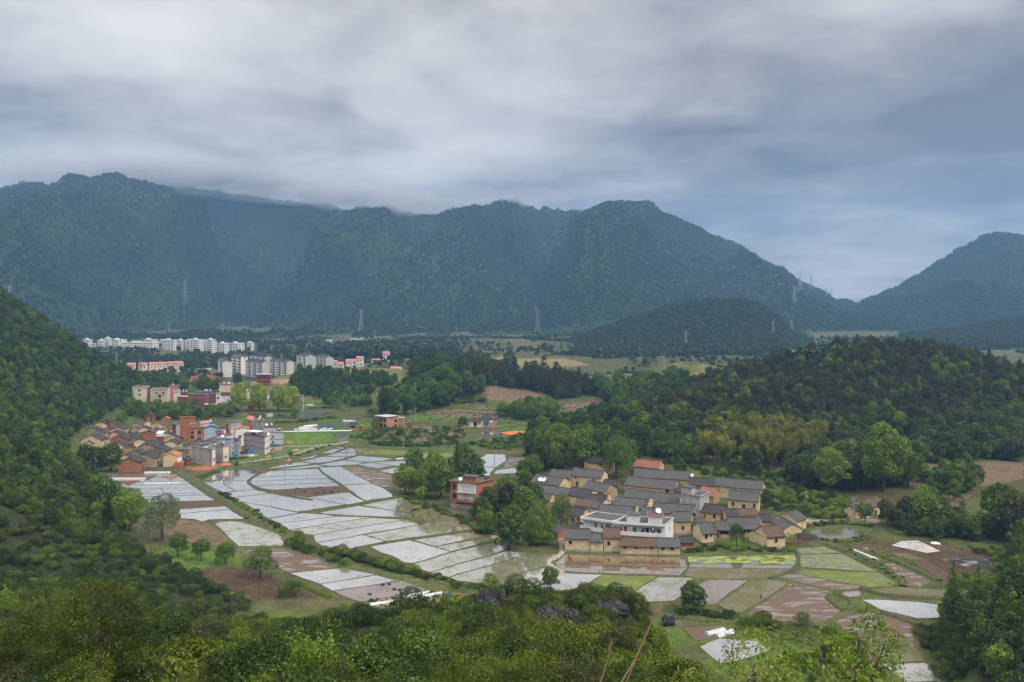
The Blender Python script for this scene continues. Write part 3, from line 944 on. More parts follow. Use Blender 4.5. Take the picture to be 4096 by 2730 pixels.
field('C6', [(1235, 1010), (1320, 1007), (1640, 1024), (1792, 1045), (1786, 1090), (1812, 1140), (1640, 1146), (1500, 1112), (1380, 1087), (1300, 1040)], Wt, 0.7)
field('C6', [(1270, 945), (1500, 930), (1830, 950), (1820, 1000), (1350, 972)], St)
field('C6', [(1110, 990), (1150, 958), (1265, 955), (1255, 990), (1140, 1002)], Br)
field('C6', [(1065, 1160), (1230, 1110), (1380, 1100), (1530, 1150), (1600, 1200), (1620, 1292), (1272, 1292), (1180, 1240)], Md)
field('C6', [(1280, 1298), (1612, 1308), (1684, 1430), (1390, 1437), (1320, 1380)], St)
field('C6', [(1390, 1445), (1682, 1437), (1850, 1530), (1842, 1568), (1560, 1572)], Sd)
field('C6', [(170, 1332), (300, 1275), (562, 1290), (642, 1360), (420, 1430), (310, 1447)], Wt)
field('C6', [(50, 1200), (330, 1190), (392, 1215), (300, 1270), (150, 1292)], Md)
field('C6', [(0, 1150), (130, 1160), (200, 1180), (40, 1196), (0, 1180)], St)
# flooded fields north of the grass field
for p, mt in (([(1215, 1370), (1400, 1310), (1515, 1318), (1422, 1366)], Wt), ([(1400, 1306), (1430, 1290), (1552, 1300), (1532, 1316)], Te),
    ([(1470, 1356), (1640, 1300), (1682, 1330), (1692, 1362)], Wt), ([(1330, 1400), (1470, 1360), (1691, 1365), (1702, 1386), (1600, 1406)], Te),
    ([(1025, 1470), (1290, 1405), (1592, 1408), (1520, 1435), (1350, 1471), (1200, 1481)], Wt),
    ([(960, 1430), (1060, 1400), (1252, 1385), (1190, 1420), (1050, 1436)], Wt), ([(1650, 1299), (1900, 1310), (1702, 1380), (1690, 1340)], St),
    ([(1912, 1320), (2360, 1340), (2360, 1392), (1720, 1379)], Gr), ([(1560, 1445), (1720, 1395), (2135, 1425), (2000, 1456), (1800, 1468)], Wt),
    ([(1240, 1500), (1540, 1450), (1795, 1472), (1690, 1501), (1380, 1516)], Wt), ([(610, 1553), (890, 1490), (1010, 1470), (1190, 1490), (900, 1525)], Te),
    ([(690, 1561), (1210, 1503), (1345, 1518), (1000, 1551)], Wt), ([(1700, 1505), (1820, 1475), (2232, 1450), (2215, 1516), (1900, 1521)], Wt),
    ([(530, 905), (750, 890), (880, 920), (880, 960), (640, 960)], Wt), ([(1070, 895), (1430, 880), (1335, 942), (1080, 950)], Br),
    ([(290, 905), (520, 895), (640, 960), (400, 930)], Br), ([(890, 910), (1060, 900), (1070, 950), (890, 960)], Br),
    ([(1090, 830), (1270, 815), (1450, 820), (1420, 842), (1120, 846)], Wt), ([(1430, 845), (1652, 860), (1600, 876), (1480, 868)], Wt),
    ([(1460, 1000), (1600, 960), (1762, 955), (1700, 986), (1500, 1011)], Te), ([(1420, 1140), (1600, 1135), (1640, 1150), (1580, 1172), (1480, 1172)], Te),
    ([(950, 1100), (1100, 1040), (1330, 1025), (1482, 1020), (1400, 1085), (1250, 1100)], Wt),
    ([(1455, 1025), (1600, 1022), (1610, 1050), (1480, 1060)], Wt), ([(740, 1065), (880, 1065), (880, 1082), (745, 1085)], Wt),
    ([(1440, 1200), (1660, 1165), (1680, 1190), (1500, 1230)], Md), ([(840, 1105), (1400, 1095), (1640, 1092), (1640, 1105), (840, 1115)], 'white_sheet')):
 field('M7', p, mt, 0.22, 0.08)
for p, mt in (([(1535, 820), (1720, 810), (1892, 840), (1886, 870), (1560, 868)], Wt), ([(1410, 945), (1520, 885), (1690, 880), (1752, 900), (1640, 930), (1450, 950)], Te),
    ([(1510, 1150), (1602, 1080), (1832, 1085), (1840, 1160), (1720, 1237), (1530, 1230)], Te), ([(1880, 1120), (2090, 1110), (2040, 1200), (1815, 1250), (1800, 1215)], Md),
    ([(1530, 1232), (1712, 1240), (1640, 1320), (1520, 1320)], Wt), ([(1720, 1272), (2010, 1230), (2000, 1302), (1680, 1317)], Wt),
    ([(760, 1060), (1002, 1070), (900, 1121), (780, 1116)], Gr), ([(1010, 1075), (1250, 1060), (1262, 1100), (1180, 1121), (930, 1116)], Gr),
    ([(70, 1205), (250, 1185), (520, 1215), (330, 1250), (180, 1230)], Wt), ([(300, 1195), (600, 1160), (900, 1125), (880, 1170), (600, 1225)], Wt),
    ([(340, 1280), (540, 1240), (600, 1245), (590, 1290), (490, 1312)], Wt), ([(1480, 800), (1700, 770), (1750, 775), (1700, 808), (1520, 818)], 'plough'),
    ([(1880, 895), (1960, 890), (1970, 905), (1880, 910)], Te), ([(1700, 800), (1900, 815), (1960, 830), (1895, 840), (1730, 812)], Br)):
 field('N3', p, mt, 0.22, 0.08)
# level the ground under the fields, then lay ground and fields
_nx, _ny = 260, 300
_gx, _gy = np.meshgrid(FM_X0 + FM_D * np.arange(_nx), FM_Y0 + FM_D * np.arange(_ny))
_M = np.zeros(_gx.shape)
for a, k in FIELD_CALLS:
 _M = np.maximum(_M, in_poly(_gx, _gy, gpoly(a[0], a[1])).astype(float))
def _shift_max(M, r):
 out = M.copy()
 for dx in range(-r, r + 1):
  for dy in range(-r, r + 1):
   if dx * dx + dy * dy <= r * r:
    out = np.maximum(out, np.roll(np.roll(M, dx, 1), dy, 0))
 return out
_M = _shift_max(_M, 3)
for _ in range(4):
 _M = (_M + np.roll(_M, 1, 0) + np.roll(_M, -1, 0) + np.roll(_M, 1, 1) + np.roll(_M, -1, 1)) / 5
_K = _shift_max(np.zeros_like(_M), 0)
for a, k in FIELD_CALLS:
 _K = np.maximum(_K, in_poly(_gx, _gy, gpoly(a[0], a[1])).astype(float))
FMASK[0] = np.maximum(_M, _shift_max(_K, 2))
bake_heights()
build_ground()
for a, k in FIELD_CALLS:
 field_build(*a, **k)
def ribbon(name, c, pts, w, mat, z=0.10, thick=0.25, kind='structure', wob=0.25):
 P = [ground_at(c, p) for p in pts]
 Q = []
 for i in range(len(P) - 1):
  L = (P[i + 1] - P[i]).length
  k = max(1, int(L / 3))
  for j in range(k):
   Q.append(P[i].lerp(P[i + 1], j / k))
 Q.append(P[-1])
 rr = random.Random(len(name) + len(Q))
 vs, fs = [], []
 for i, q in enumerate(Q):
  d = (Q[min(i + 1, len(Q) - 1)] - Q[max(i - 1, 0)])
  nn = Vector((-d.y, d.x, 0)).normalized()
  ww = w * rr.uniform(0.85, 1.15) * 0.5
  q = q + nn * rr.uniform(-wob, wob) * w * 0.4
  g = max(Hs(q.x, q.y), 0.0)
  tk = (z + thick) * rr.uniform(0.7, 1.2)
  for s, h in ((-1.25, -0.2), (-0.8, tk), (0.8, tk * rr.uniform(.8, 1.1)), (1.25, -0.2)):
   p = q + nn * ww * s
   vs.append((p.x, p.y, g + h))
 for i in range(len(Q) - 1):
  for k in range(3):
   a = i * 4 + k
   fs.append((a, a + 1, a + 5, a + 4))
 me = bpy.data.meshes.new(name)
 me.from_pydata(vs, [], fs)
 me.materials.append(MATS[mat])
 for p in me.polygons:
  p.use_smooth = True
 return tag(obj(name, me), kind=kind)
ribbon('footpath', 'C4', [(1165, 140), (1250, 205), (1330, 262), (1400, 308), (1470, 345), (1540, 390), (1660, 470)], 1.6, 'bund_bare', 0.15, 0.25)
ribbon('grass_bank', 'C4', [(1200, 150), (1300, 215), (1400, 280), (1500, 330), (1600, 400), (1700, 460), (1800, 510), (1900, 560)], 2.4, 'bund', 0.1, 0.35)
ribbon('grass_bank', 'C4', [(1905, 600), (1960, 660), (2060, 690), (2170, 730), (2300, 790)], 2.2, 'bund', 0.1, 0.35)
ribbon('grass_bank', 'C5', [(0, 740), (130, 790), (300, 820), (480, 870), (640, 850), (760, 880), (900, 930), (1050, 955), (1200, 950)], 3.0, 'bund', 0.1, 0.4)
ribbon('field_path', 'C4', [(2010, 428), (2190, 403), (2353, 382), (2500, 350), (2700, 322)], 1.3, 'bund', 0.15, 0.3)
ribbon('field_path', 'C5', [(200, 672), (400, 630), (570, 607), (800, 577), (1010, 550)], 1.3, 'bund', 0.15, 0.3)
ribbon('curved_path', 'M5', [(1850, 1186), (1740, 1222), (1650, 1268), (1596, 1310), (1600, 1340), (1640, 1372), (1720, 1412), (1850, 1440), (2000, 1475), (2200, 1510), (2350, 1535)], 1.1, 'bund_bare', 0.15, 0.3)
ribbon('stone_path', 'C5', [(1595, 698), (1560, 730), (1505, 755), (1500, 780), (1550, 805), (1595, 828), (1580, 860), (1545, 885)], 1.5, 'path_stone', 0.15, 0.35)
ribbon('village_lane', 'C5', [(1590, 620), (1592, 660), (1596, 698)], 1.8, 'road', 0.05, 0.05)
ribbon('pond_road', 'C6', [(740, 500), (870, 490), (980, 482), (1120, 478), (1250, 482), (1370, 478)], 3.2, 'road', 0.05, 0.08)
ribbon('grass_bank', 'C6', [(960, 625), (1080, 655), (1190, 690), (1300, 740), (1400, 800), (1480, 850), (1540, 890), (1540, 925)], 1.87, 'bund', 0.2, 0.36)
ribbon('grass_bank', 'C6', [(960, 605), (1080, 622), (1200, 618), (1320, 590)], 1.58, 'bund', 0.2, 0.36)
ribbon('grass_bank', 'C6', [(1340, 690), (1450, 740), (1570, 790), (1700, 850), (1790, 890)], 1.58, 'bund', 0.2, 0.36)
ribbon('grass_bank', 'C6', [(1060, 960), (1030, 1005), (1110, 1070), (1150, 1090), (1200, 1060), (1180, 1010), (1100, 980)], 1.15, 'bund', 0.2, 0.36)
ribbon('grass_bank', 'C6', [(1160, 1100), (1080, 1150), (1000, 1185), (800, 1180), (650, 1165)], 1.58, 'bund', 0.2, 0.30)
ribbon('grass_bank', 'C6', [(1250, 940), (1400, 985), (1600, 1005), (1800, 1010)], 1.30, 'bund_bare', 0.2, 0.48)
ribbon('grass_bank', 'C6', [(1380, 1095), (1540, 1150), (1650, 1190), (1800, 1200)], 1.44, 'bund_bare', 0.2, 0.48)
ribbon('grass_bank', 'C6', [(0, 1120), (130, 1130), (250, 1150), (400, 1170)], 2.16, 'bund', 0.1, 0.24)
ribbon('footpath', 'C6', [(835, 700), (835, 760), (800, 815), (720, 850), (640, 872)], 1.1, 'bund_bare', 0.15, 0.35)
ribbon('dirt_road', 'M7', [(280, 1480), (600, 1440), (820, 1410), (1000, 1370), (1150, 1310), (1280, 1272), (1420, 1258)], 4.0, 'road', 0.0, 0.06)
ribbon('dirt_road', 'M7', [(840, 1285), (1000, 1282), (1250, 1270), (1430, 1255), (1600, 1225)], 3.5, 'road', 0.0, 0.06)
ribbon('concrete_road', 'N3', [(1300, 760), (1420, 752), (1600, 748), (1800, 738)], 4.0, 'road', 0.0, 0.08)
ribbon('hill_road', 'C3', [(1810, 1355), (1850, 1345), (1940, 1332)], 4.0, 'road', 0.05, 0.06)
ribbon('grass_bank', 'M7', [(60, 1548), (400, 1530), (700, 1480), (950, 1430), (1200, 1370), (1420, 1290)], 4.0, 'bund', 0.1, 0.6)
ribbon('grass_bank', 'N3', [(0, 985), (300, 1010), (700, 1030), (1100, 1045), (1400, 1040)], 5.0, 'bund', 0.1, 1.0)
ribbon('irrigation_ditch_bank', 'C5', [(1610, 700), (1900, 712), (2350, 720), (2700, 715), (3160, 705)], 2.0, 'bund', 0.05, 0.25)
# building materials
surf('earth', (0.72, 0.53, 0.315), (0.60, 0.42, 0.235), 0.5, 0.92, 0.5, 2.5, stain=(0.30, 0.205, 0.12), stain_scale=0.40, grain=(5.0, 0.16))
surf('earth_pale', (0.78, 0.62, 0.42), (0.66, 0.50, 0.31), 0.6, 0.92, 0.5, 2.5, stain=(0.38, 0.28, 0.18), stain_scale=0.45, grain=(5.0, 0.16))
surf('earth_dark', (0.50, 0.37, 0.23), (0.34, 0.245, 0.155), 0.7, 0.92, 0.7, 2.5, stain=(0.15, 0.11, 0.07), stain_scale=0.7, stretch=(1, 1, 2.5), grain=(4.0, 0.25))
surf('brick', (0.46, 0.19, 0.11), (0.37, 0.145, 0.085), 0.8, 0.9, 0.4, 3.0, stain=(0.26, 0.11, 0.07), stain_scale=0.5, grain=(6.0, 0.18), stretch=(1, 1, 2.2))
surf('brick_dark', (0.33, 0.115, 0.075), (0.25, 0.085, 0.06), 0.8, 0.9, 0.4, 3.0, stain=(0.15, 0.075, 0.06), stain_scale=0.5, grain=(6.0, 0.18), stretch=(1, 1, 2.2))
surf('brick_pale', (0.52, 0.27, 0.18), (0.42, 0.20, 0.13), 0.8, 0.9, 0.4, 3.0, stain=(0.58, 0.52, 0.46), stain_scale=0.30, grain=(6.0, 0.18), stretch=(1, 1, 2.0))
surf('plaster_white', (0.84, 0.84, 0.84), (0.76, 0.765, 0.77), 0.4, 0.75, 0.15, stain=(0.60, 0.59, 0.57), stain_scale=0.25, stretch=(1.5, 1.5, 0.5))
surf('plaster_cream', (0.82, 0.72, 0.54), (0.75, 0.65, 0.48), 0.4, 0.8, 0.15, stain=(0.60, 0.52, 0.41), stain_scale=0.2, stretch=(1.5, 1.5, 0.5))
surf('concrete', (0.50, 0.48, 0.45), (0.40, 0.385, 0.36), 0.35, 0.9, 0.3, stain=(0.26, 0.25, 0.235), stain_scale=0.35, stretch=(1.2, 1.2, 0.6), grain=(4.0, 0.1))
surf('concrete_dark', (0.26, 0.26, 0.265), (0.17, 0.17, 0.175), 0.35, 0.9, 0.3, stain=(0.38, 0.38, 0.38), stain_scale=0.3)
surf('grey_wall', (0.35, 0.355, 0.40), (0.31, 0.315, 0.355), 0.4, 0.75, 0.1, grain=(3.0, 0.06))
surf('tile_wall', (0.66, 0.665, 0.69), (0.60, 0.605, 0.63), 0.4, 0.5, 0.1, grain=(2.0, 0.06))
surf('blue_wall', (0.40, 0.47, 0.57), (0.35, 0.42, 0.52), 0.4, 0.8, 0.1, stain=(0.30, 0.35, 0.42), stain_scale=0.2)
surf('far_white', (0.88, 0.88, 0.87), (0.82, 0.82, 0.81), 0.1, 0.8)
surf('far_cream', (0.88, 0.84, 0.75), (0.82, 0.78, 0.69), 0.1, 0.8)
surf('base_grey', (0.22, 0.23, 0.25), (0.17, 0.18, 0.19), 0.4, 0.85)
surf('stone_base', (0.48, 0.42, 0.38), (0.36, 0.30, 0.26), 1.5, 0.9, 0.8, 3.0, stain=(0.60, 0.55, 0.52), stain_scale=0.9)
surf('roof_slab', (0.105, 0.10, 0.10), (0.055, 0.055, 0.058), 0.3, 0.55, 0.2, stain=(0.19, 0.175, 0.165), stain_scale=0.3)
surf('wood', (0.14, 0.085, 0.05), (0.09, 0.055, 0.035), 1.0, 0.8, 0.2)
surf('door_red', (0.36, 0.07, 0.04), (0.28, 0.05, 0.03), 1.0, 0.6)
surf('door_blue', (0.03, 0.16, 0.52), (0.03, 0.13, 0.42), 1.0, 0.5)
surf('door_green', (0.10, 0.30, 0.27), (0.08, 0.24, 0.21), 1.0, 0.5)
surf('frame_white', (0.82, 0.82, 0.82), (0.75, 0.75, 0.75), 1.0, 0.5)
surf('trim_red', (0.42, 0.075, 0.075), (0.34, 0.06, 0.06), 0.6, 0.6)
surf('trim_pink', (0.62, 0.25, 0.26), (0.55, 0.21, 0.22), 0.6, 0.6)
surf('roof_pink', (0.58, 0.20, 0.20), (0.50, 0.16, 0.165), 0.4, 0.6, grain=(3, 0.1))
surf('roof_blue', (0.22, 0.35, 0.50), (0.17, 0.28, 0.42), 0.4, 0.5, grain=(3, 0.1))
surf('dark_hole', (0.012, 0.011, 0.011), (0.02, 0.018, 0.016), 1.0, 0.9)
surf('steel', (0.45, 0.47, 0.50), (0.36, 0.38, 0.41), 0.5, 0.5, metal=0.4)
surf('pole', (0.36, 0.35, 0.33), (0.28, 0.27, 0.26), 0.5, 0.8)
surf('dish', (0.82, 0.82, 0.83), (0.76, 0.76, 0.77), 0.8, 0.4)
surf('cloth_blue', (0.05, 0.22, 0.60), (0.04, 0.17, 0.48), 0.8, 0.7)
surf('cloth_dark', (0.045, 0.05, 0.075), (0.10, 0.10, 0.12), 3.0, 0.9)
def roof_mat(name, c1, c2, lich, rows=2.6):
 m, N = new_mat(name)
 tc = N.n('ShaderNodeTexCoord')
 oi = N.n('ShaderNodeObjectInfo')
 sh = N.vmath('ADD', tc.outputs['Object'], N.vmath('MULTIPLY', oi.outputs['Location'], (1.3, 1.9, 0.3)).outputs[0])
 mp = N.n('ShaderNodeMapping')
 mp.inputs['Scale'].default_value = (3.2, 0.9, 1)
 N.l(sh.outputs[0], mp.inputs['Vector'])
 a = N.noise(mp.outputs[0], 1.6, 3, 0.75)
 b2 = N.noise(sh.outputs[0], 0.35, 4, 0.6)
 s2 = N.noise(sh.outputs[0], 7.0, 2, 0.6)
 f = N.maprange(N.math('ADD', N.math('MULTIPLY', a.outputs[0], 0.6), N.math('MULTIPLY', s2.outputs[0], 0.4)), 0.36, 0.64)
 c = N.mix(f, c1, c2)
 c = N.mix(N.math('MULTIPLY', N.maprange(b2.outputs[0], 0.46, 0.70), 0.65), c, lich)
 b = N.n('ShaderNodeBsdfPrincipled')
 N.l(c, b.inputs['Base Color'])
 b.inputs['Roughness'].default_value = 0.85
 b.inputs['Specular IOR Level'].default_value = 0.25
 bp = N.n('ShaderNodeBump')
 bp.inputs['Strength'].default_value = 0.7
 bp.inputs['Distance'].default_value = 0.12
 N.l(a.outputs[0], bp.inputs['Height'])
 N.l(bp.outputs[0], b.inputs['Normal'])
 o = N.n('ShaderNodeOutputMaterial')
 N.l(b.outputs[0], o.inputs[0])
roof_mat('roof_tile', (0.062, 0.061, 0.061), (0.118, 0.115, 0.112), (0.074, 0.065, 0.053))
roof_mat('roof_tile_dark', (0.037, 0.036, 0.037), (0.074, 0.071, 0.071), (0.053, 0.046, 0.037))
roof_mat('roof_tile_slate', (0.068, 0.073, 0.077), (0.124, 0.130, 0.136), (0.081, 0.081, 0.077))
roof_mat('roof_tile_brown', (0.099, 0.061, 0.045), (0.146, 0.093, 0.068), (0.062, 0.053, 0.043))
roof_mat('roof_tile_red', (0.235, 0.095, 0.062), (0.31, 0.135, 0.09), (0.15, 0.085, 0.06))
roof_mat('roof_tile_orange', (0.45, 0.15, 0.07), (0.52, 0.20, 0.10), (0.36, 0.14, 0.09))
m, N = new_mat('glass')
b = N.n('ShaderNodeBsdfPrincipled')
b.inputs['Base Color'].default_value = (0.025, 0.032, 0.04, 1)
b.inputs['Roughness'].default_value = 0.15
b.inputs['Specular IOR Level'].default_value = 0.4
o = N.n('ShaderNodeOutputMaterial')
N.l(b.outputs[0], o.inputs[0])
# parts of buildings
class Face:
 def __init__(self, p0, p1, h):
  self.p0, self.w = Vector((p0[0], p0[1], 0)), (Vector(p1) - Vector(p0)).length
  d = Vector((p1[0] - p0[0], p1[1] - p0[1], 0)).normalized()
  self.d, self.n, self.h = d, Vector((d.y, -d.x, 0)), h
 def pt(self, u, z, out=0.0):
  p = self.p0 + self.d * u + self.n * out
  return (p.x, p.y, z)
def fbox(mb, face, u0, u1, z0, z1, o0, o1):
 vs = [face.pt(u0, z0, o1), face.pt(u1, z0, o1), face.pt(u1, z0, o0), face.pt(u0, z0, o0), face.pt(u0, z1, o1), face.pt(u1, z1, o1), face.pt(u1, z1, o0), face.pt(u0, z1, o0)]
 return mb.add(vs, [(0, 3, 2, 1), (4, 5, 6, 7), (0, 1, 5, 4), (1, 2, 6, 5), (2, 3, 7, 6), (3, 0, 4, 7)])
def opening(parent, face, uc, z0, w, h, kind='window', frame='wood', pane='dark_hole'):
 t = 0.09 if w < 1.3 else 0.11
 mb = MB()
 fbox(mb, face, uc - w / 2 - t, uc - w / 2, z0, z0 + h, -0.02, 0.07)
 fbox(mb, face, uc + w / 2, uc + w / 2 + t, z0, z0 + h, -0.02, 0.07)
 fbox(mb, face, uc - w / 2 - t, uc + w / 2 + t, z0 + h, z0 + h + t, -0.02, 0.08)
 if kind == 'window':
  fbox(mb, face, uc - w / 2 - t - 0.04, uc + w / 2 + t + 0.04, z0 - t, z0, -0.02, 0.12)
  if frame != 'wood' and w > 0.9:
   fbox(mb, face, uc - 0.03, uc + 0.03, z0, z0 + h, 0.025, 0.05)
 o = mb.build(kind, frame, parent)
 pb = MB()
 fbox(pb, face, uc - w / 2, uc + w / 2, z0, z0 + h, -0.05, 0.02)
 pb.build('pane' if kind == 'window' else 'leaf', pane, o)
 return o
def roof_mesh(name, L, Wd, He, Hr, oh, og, mat, seed, ribs=True, sag=0.10):
 rr = random.Random(seed)
 pitch = (Hr - He) / (Wd / 2)
 nx = max(6, int((L + 2 * og) / 0.42))
 xs = np.linspace(-L / 2 - og, L / 2 + og, nx + 1)
 ph, am = rr.uniform(0, 6), sag * rr.uniform(0.5, 1.4)
 vs, fs = [], []
 for s in (-1, 1):
  base = len(vs)
  rows = [0.0, 0.35, 0.7, 1.0]
  for i, x in enumerate(xs):
   rib = 0.035 if (ribs and i % 2) else 0.0
   sg = -am * (1 - (2 * x / (L + 2 * og)) ** 2) + 0.03 * math.sin(ph + x * 0.9)
   for k, r in enumerate(rows):
    y = r * (Wd / 2 + oh)
    z = Hr - pitch * y + sg + rib + 0.10 - 0.05 * math.sin(r * math.pi) + (rr.uniform(-0.035, 0.035) if k else 0)
    vs.append((x, s * y, z))
   y = Wd / 2 + oh
   vs.append((x, s * (y - 0.02), Hr - pitch * y + sg - 0.10))
   vs.append((x, 0, Hr - 0.06 + sg))
  m6 = 6
  for i in range(nx):
   a, b = base + i * m6, base + (i + 1) * m6
   for k in range(4):
    q = (a + k, b + k, b + k + 1, a + k + 1)
    fs.append(q if s < 0 else q[::-1])
   q = (a + 4, b + 4, b + 5, a + 5)
   fs.append(q if s < 0 else q[::-1])
  for a, flip in ((base, s > 0), (base + nx * m6, s < 0)):
   q = [a + k for k in range(6)]
   fs.append(tuple(q if flip else q[::-1]))
 me = bpy.data.meshes.new(name)
 me.from_pydata(vs, [], fs)
 me.materials.append(MATS[mat])
 me.update()
 return me
HN = [0]
def gable(c, A, B, Hr, He, Wd, wall='earth', roof='roof_tile', label='', wins=(), name='farmhouse', cat='house', group=None, trim=None, base=None, oh=0.45, og=0.22,
   step=False, open_front=False, extra=None, sag=0.10, win_frame='wood', win_pane='dark_hole'):
 if c in ('V1', 'V2'):
  Wd *= 1.26
  He -= 0.25
 HN[0] += 1
 g = 0.0
 for _ in range(3):
  a, b = at_z(c, A, g + Hr), at_z(c, B, g + Hr)
  mid_ = (a + b) / 2
  g = Hs(mid_.x, mid_.y)
 d = (b - a)
 L = max(d.length, 2.5)
 rz = math.atan2(d.y, d.x)
 root = tag(empty(name, (mid_.x, mid_.y, g), rz), label, cat, group)
 # which long side and which end face the camera
 to = Vector((-mid_.x, -mid_.y, 0))
 yv, xv = Vector((-math.sin(rz), math.cos(rz), 0)), Vector((math.cos(rz), math.sin(rz), 0))
 sy = -1 if to.dot(yv) < 0 else 1
 sx = -1 if to.dot(xv) < 0 else 1
 l2, w2 = L / 2, Wd / 2
 if sy < 0:
  FF = Face((-l2, -w2), (l2, -w2), He)
 else:
  FF = Face((l2, w2), (-l2, w2), He)
 FE = Face((l2, -w2), (l2, w2), He) if sx > 0 else Face((-l2, w2), (-l2, -w2), He)
 mb = MB()
 z0 = -0.8
 zf = He - 0.02
 vs = [(-l2, -w2, z0), (-l2, w2, z0), (-l2, w2, zf), (-l2, 0, Hr - 0.02), (-l2, -w2, zf), (l2, -w2, z0), (l2, w2, z0), (l2, w2, zf), (l2, 0, Hr - 0.02), (l2, -w2, zf)]
 fs = [(0, 4, 3, 2, 1), (5, 6, 7, 8, 9), (0, 1, 6, 5), (1, 2, 7, 6), (0, 5, 9, 4)]
 if open_front:
  # a barn: low wall, posts, dark inside
  fs = [(0, 4, 3, 2, 1), (5, 6, 7, 8, 9), (1, 2, 7, 6) if sy < 0 else (0, 5, 9, 4)]
  mb.add(vs, fs)
  fbox(mb, FF, 0, L, z0, He * 0.42, -0.35, 0.0)
  fbox(mb, FF, 0, 0.4, z0, He, -0.4, -0.002)
  fbox(mb, FF, L - 0.4, L, z0, He, -0.4, -0.002)
  n = max(1, int(L / 4))
  for i in range(1, n):
   fbox(mb, FF, L * i / n - 0.12, L * i / n + 0.12, z0, He, -0.3, -0.01)
 else:
  mb.add(vs, fs)
 mb.build('wall', wall, root)
 r = obj('roof', roof_mesh('roof', L, Wd, He, Hr, oh, og, roof, HN[0], sag=sag), root)
 MB().box(-l2 - og, -0.17, Hr + 0.02, l2 + og, 0.17, Hr + 0.19).build('ridge_cap', roof, r)
 if trim:
  mb = MB()
  e = FE
  for s in (0, 1):
   for k in range(1):
    u0, z_0, u1, z_1 = (0, He, Wd / 2, Hr) if s == 0 else (Wd / 2, Hr, Wd, He)
    vs = [e.pt(u0, z_0 - 0.55, 0.03), e.pt(u1, z_1 - 0.55, 0.03), e.pt(u1, z_1 - 0.08, 0.03), e.pt(u0, z_0 - 0.08, 0.03),
      e.pt(u0, z_0 - 0.55, -0.02), e.pt(u1, z_1 - 0.55, -0.02), e.pt(u1, z_1 - 0.08, -0.02), e.pt(u0, z_0 - 0.08, -0.02)]
    mb.add(vs, [(0, 1, 2, 3), (4, 7, 6, 5), (0, 4, 5, 1), (1, 5, 6, 2), (2, 6, 7, 3), (3, 7, 4, 0)])
  mb.build('gable_trim', trim, root)
 if step:
  mb = MB()
  xe = l2 if sx > 0 else -l2
  for i in range(3):
   y0, y1 = w2 * i / 3, w2 * (i + 1) / 3
   zt = Hr + 0.75 - (Hr - He) * (i + 0.2) / 3
   for s in (-1, 1):
    mb.box(xe - 0.22, min(s * y0, s * y1), He - 0.6, xe + 0.22, max(s * y0, s * y1), zt)
  st = mb.build('stepped_gable', wall, root)
  mb = MB()
  for i in range(3):
   y0, y1 = w2 * i / 3, w2 * (i + 1) / 3 + 0.15
   zt = Hr + 0.75 - (Hr - He) * (i + 0.2) / 3
   for s in (-1, 1):
    mb.box(xe - 0.36, min(s * y0, s * y1), zt, xe + 0.36, max(s * y0, s * y1), zt + 0.16)
  mb.build('coping', 'roof_tile_dark', st)
 if base:
  mb = MB()
  fbox(mb, FF, -0.02, L + 0.02, z0, base, -0.1, 0.05)
  fbox(mb, FE, -0.02, Wd + 0.02, z0, base, -0.1, 0.06)
  mb.build('stone_footing', 'stone_base', root)
 for wspec in wins:
  f, u, z, w, h = wspec[:5]
  k = wspec[5] if len(wspec) > 5 else 'window'
  pane = wspec[6] if len(wspec) > 6 else (win_pane if k == 'window' else 'wood')
  face = FF if f == 'F' else FE
  opening(root, face, u * face.w, z, w, h, k, win_frame, pane)
 if extra:
  extra(root, FF, FE, L, Wd, He, Hr)
 return root
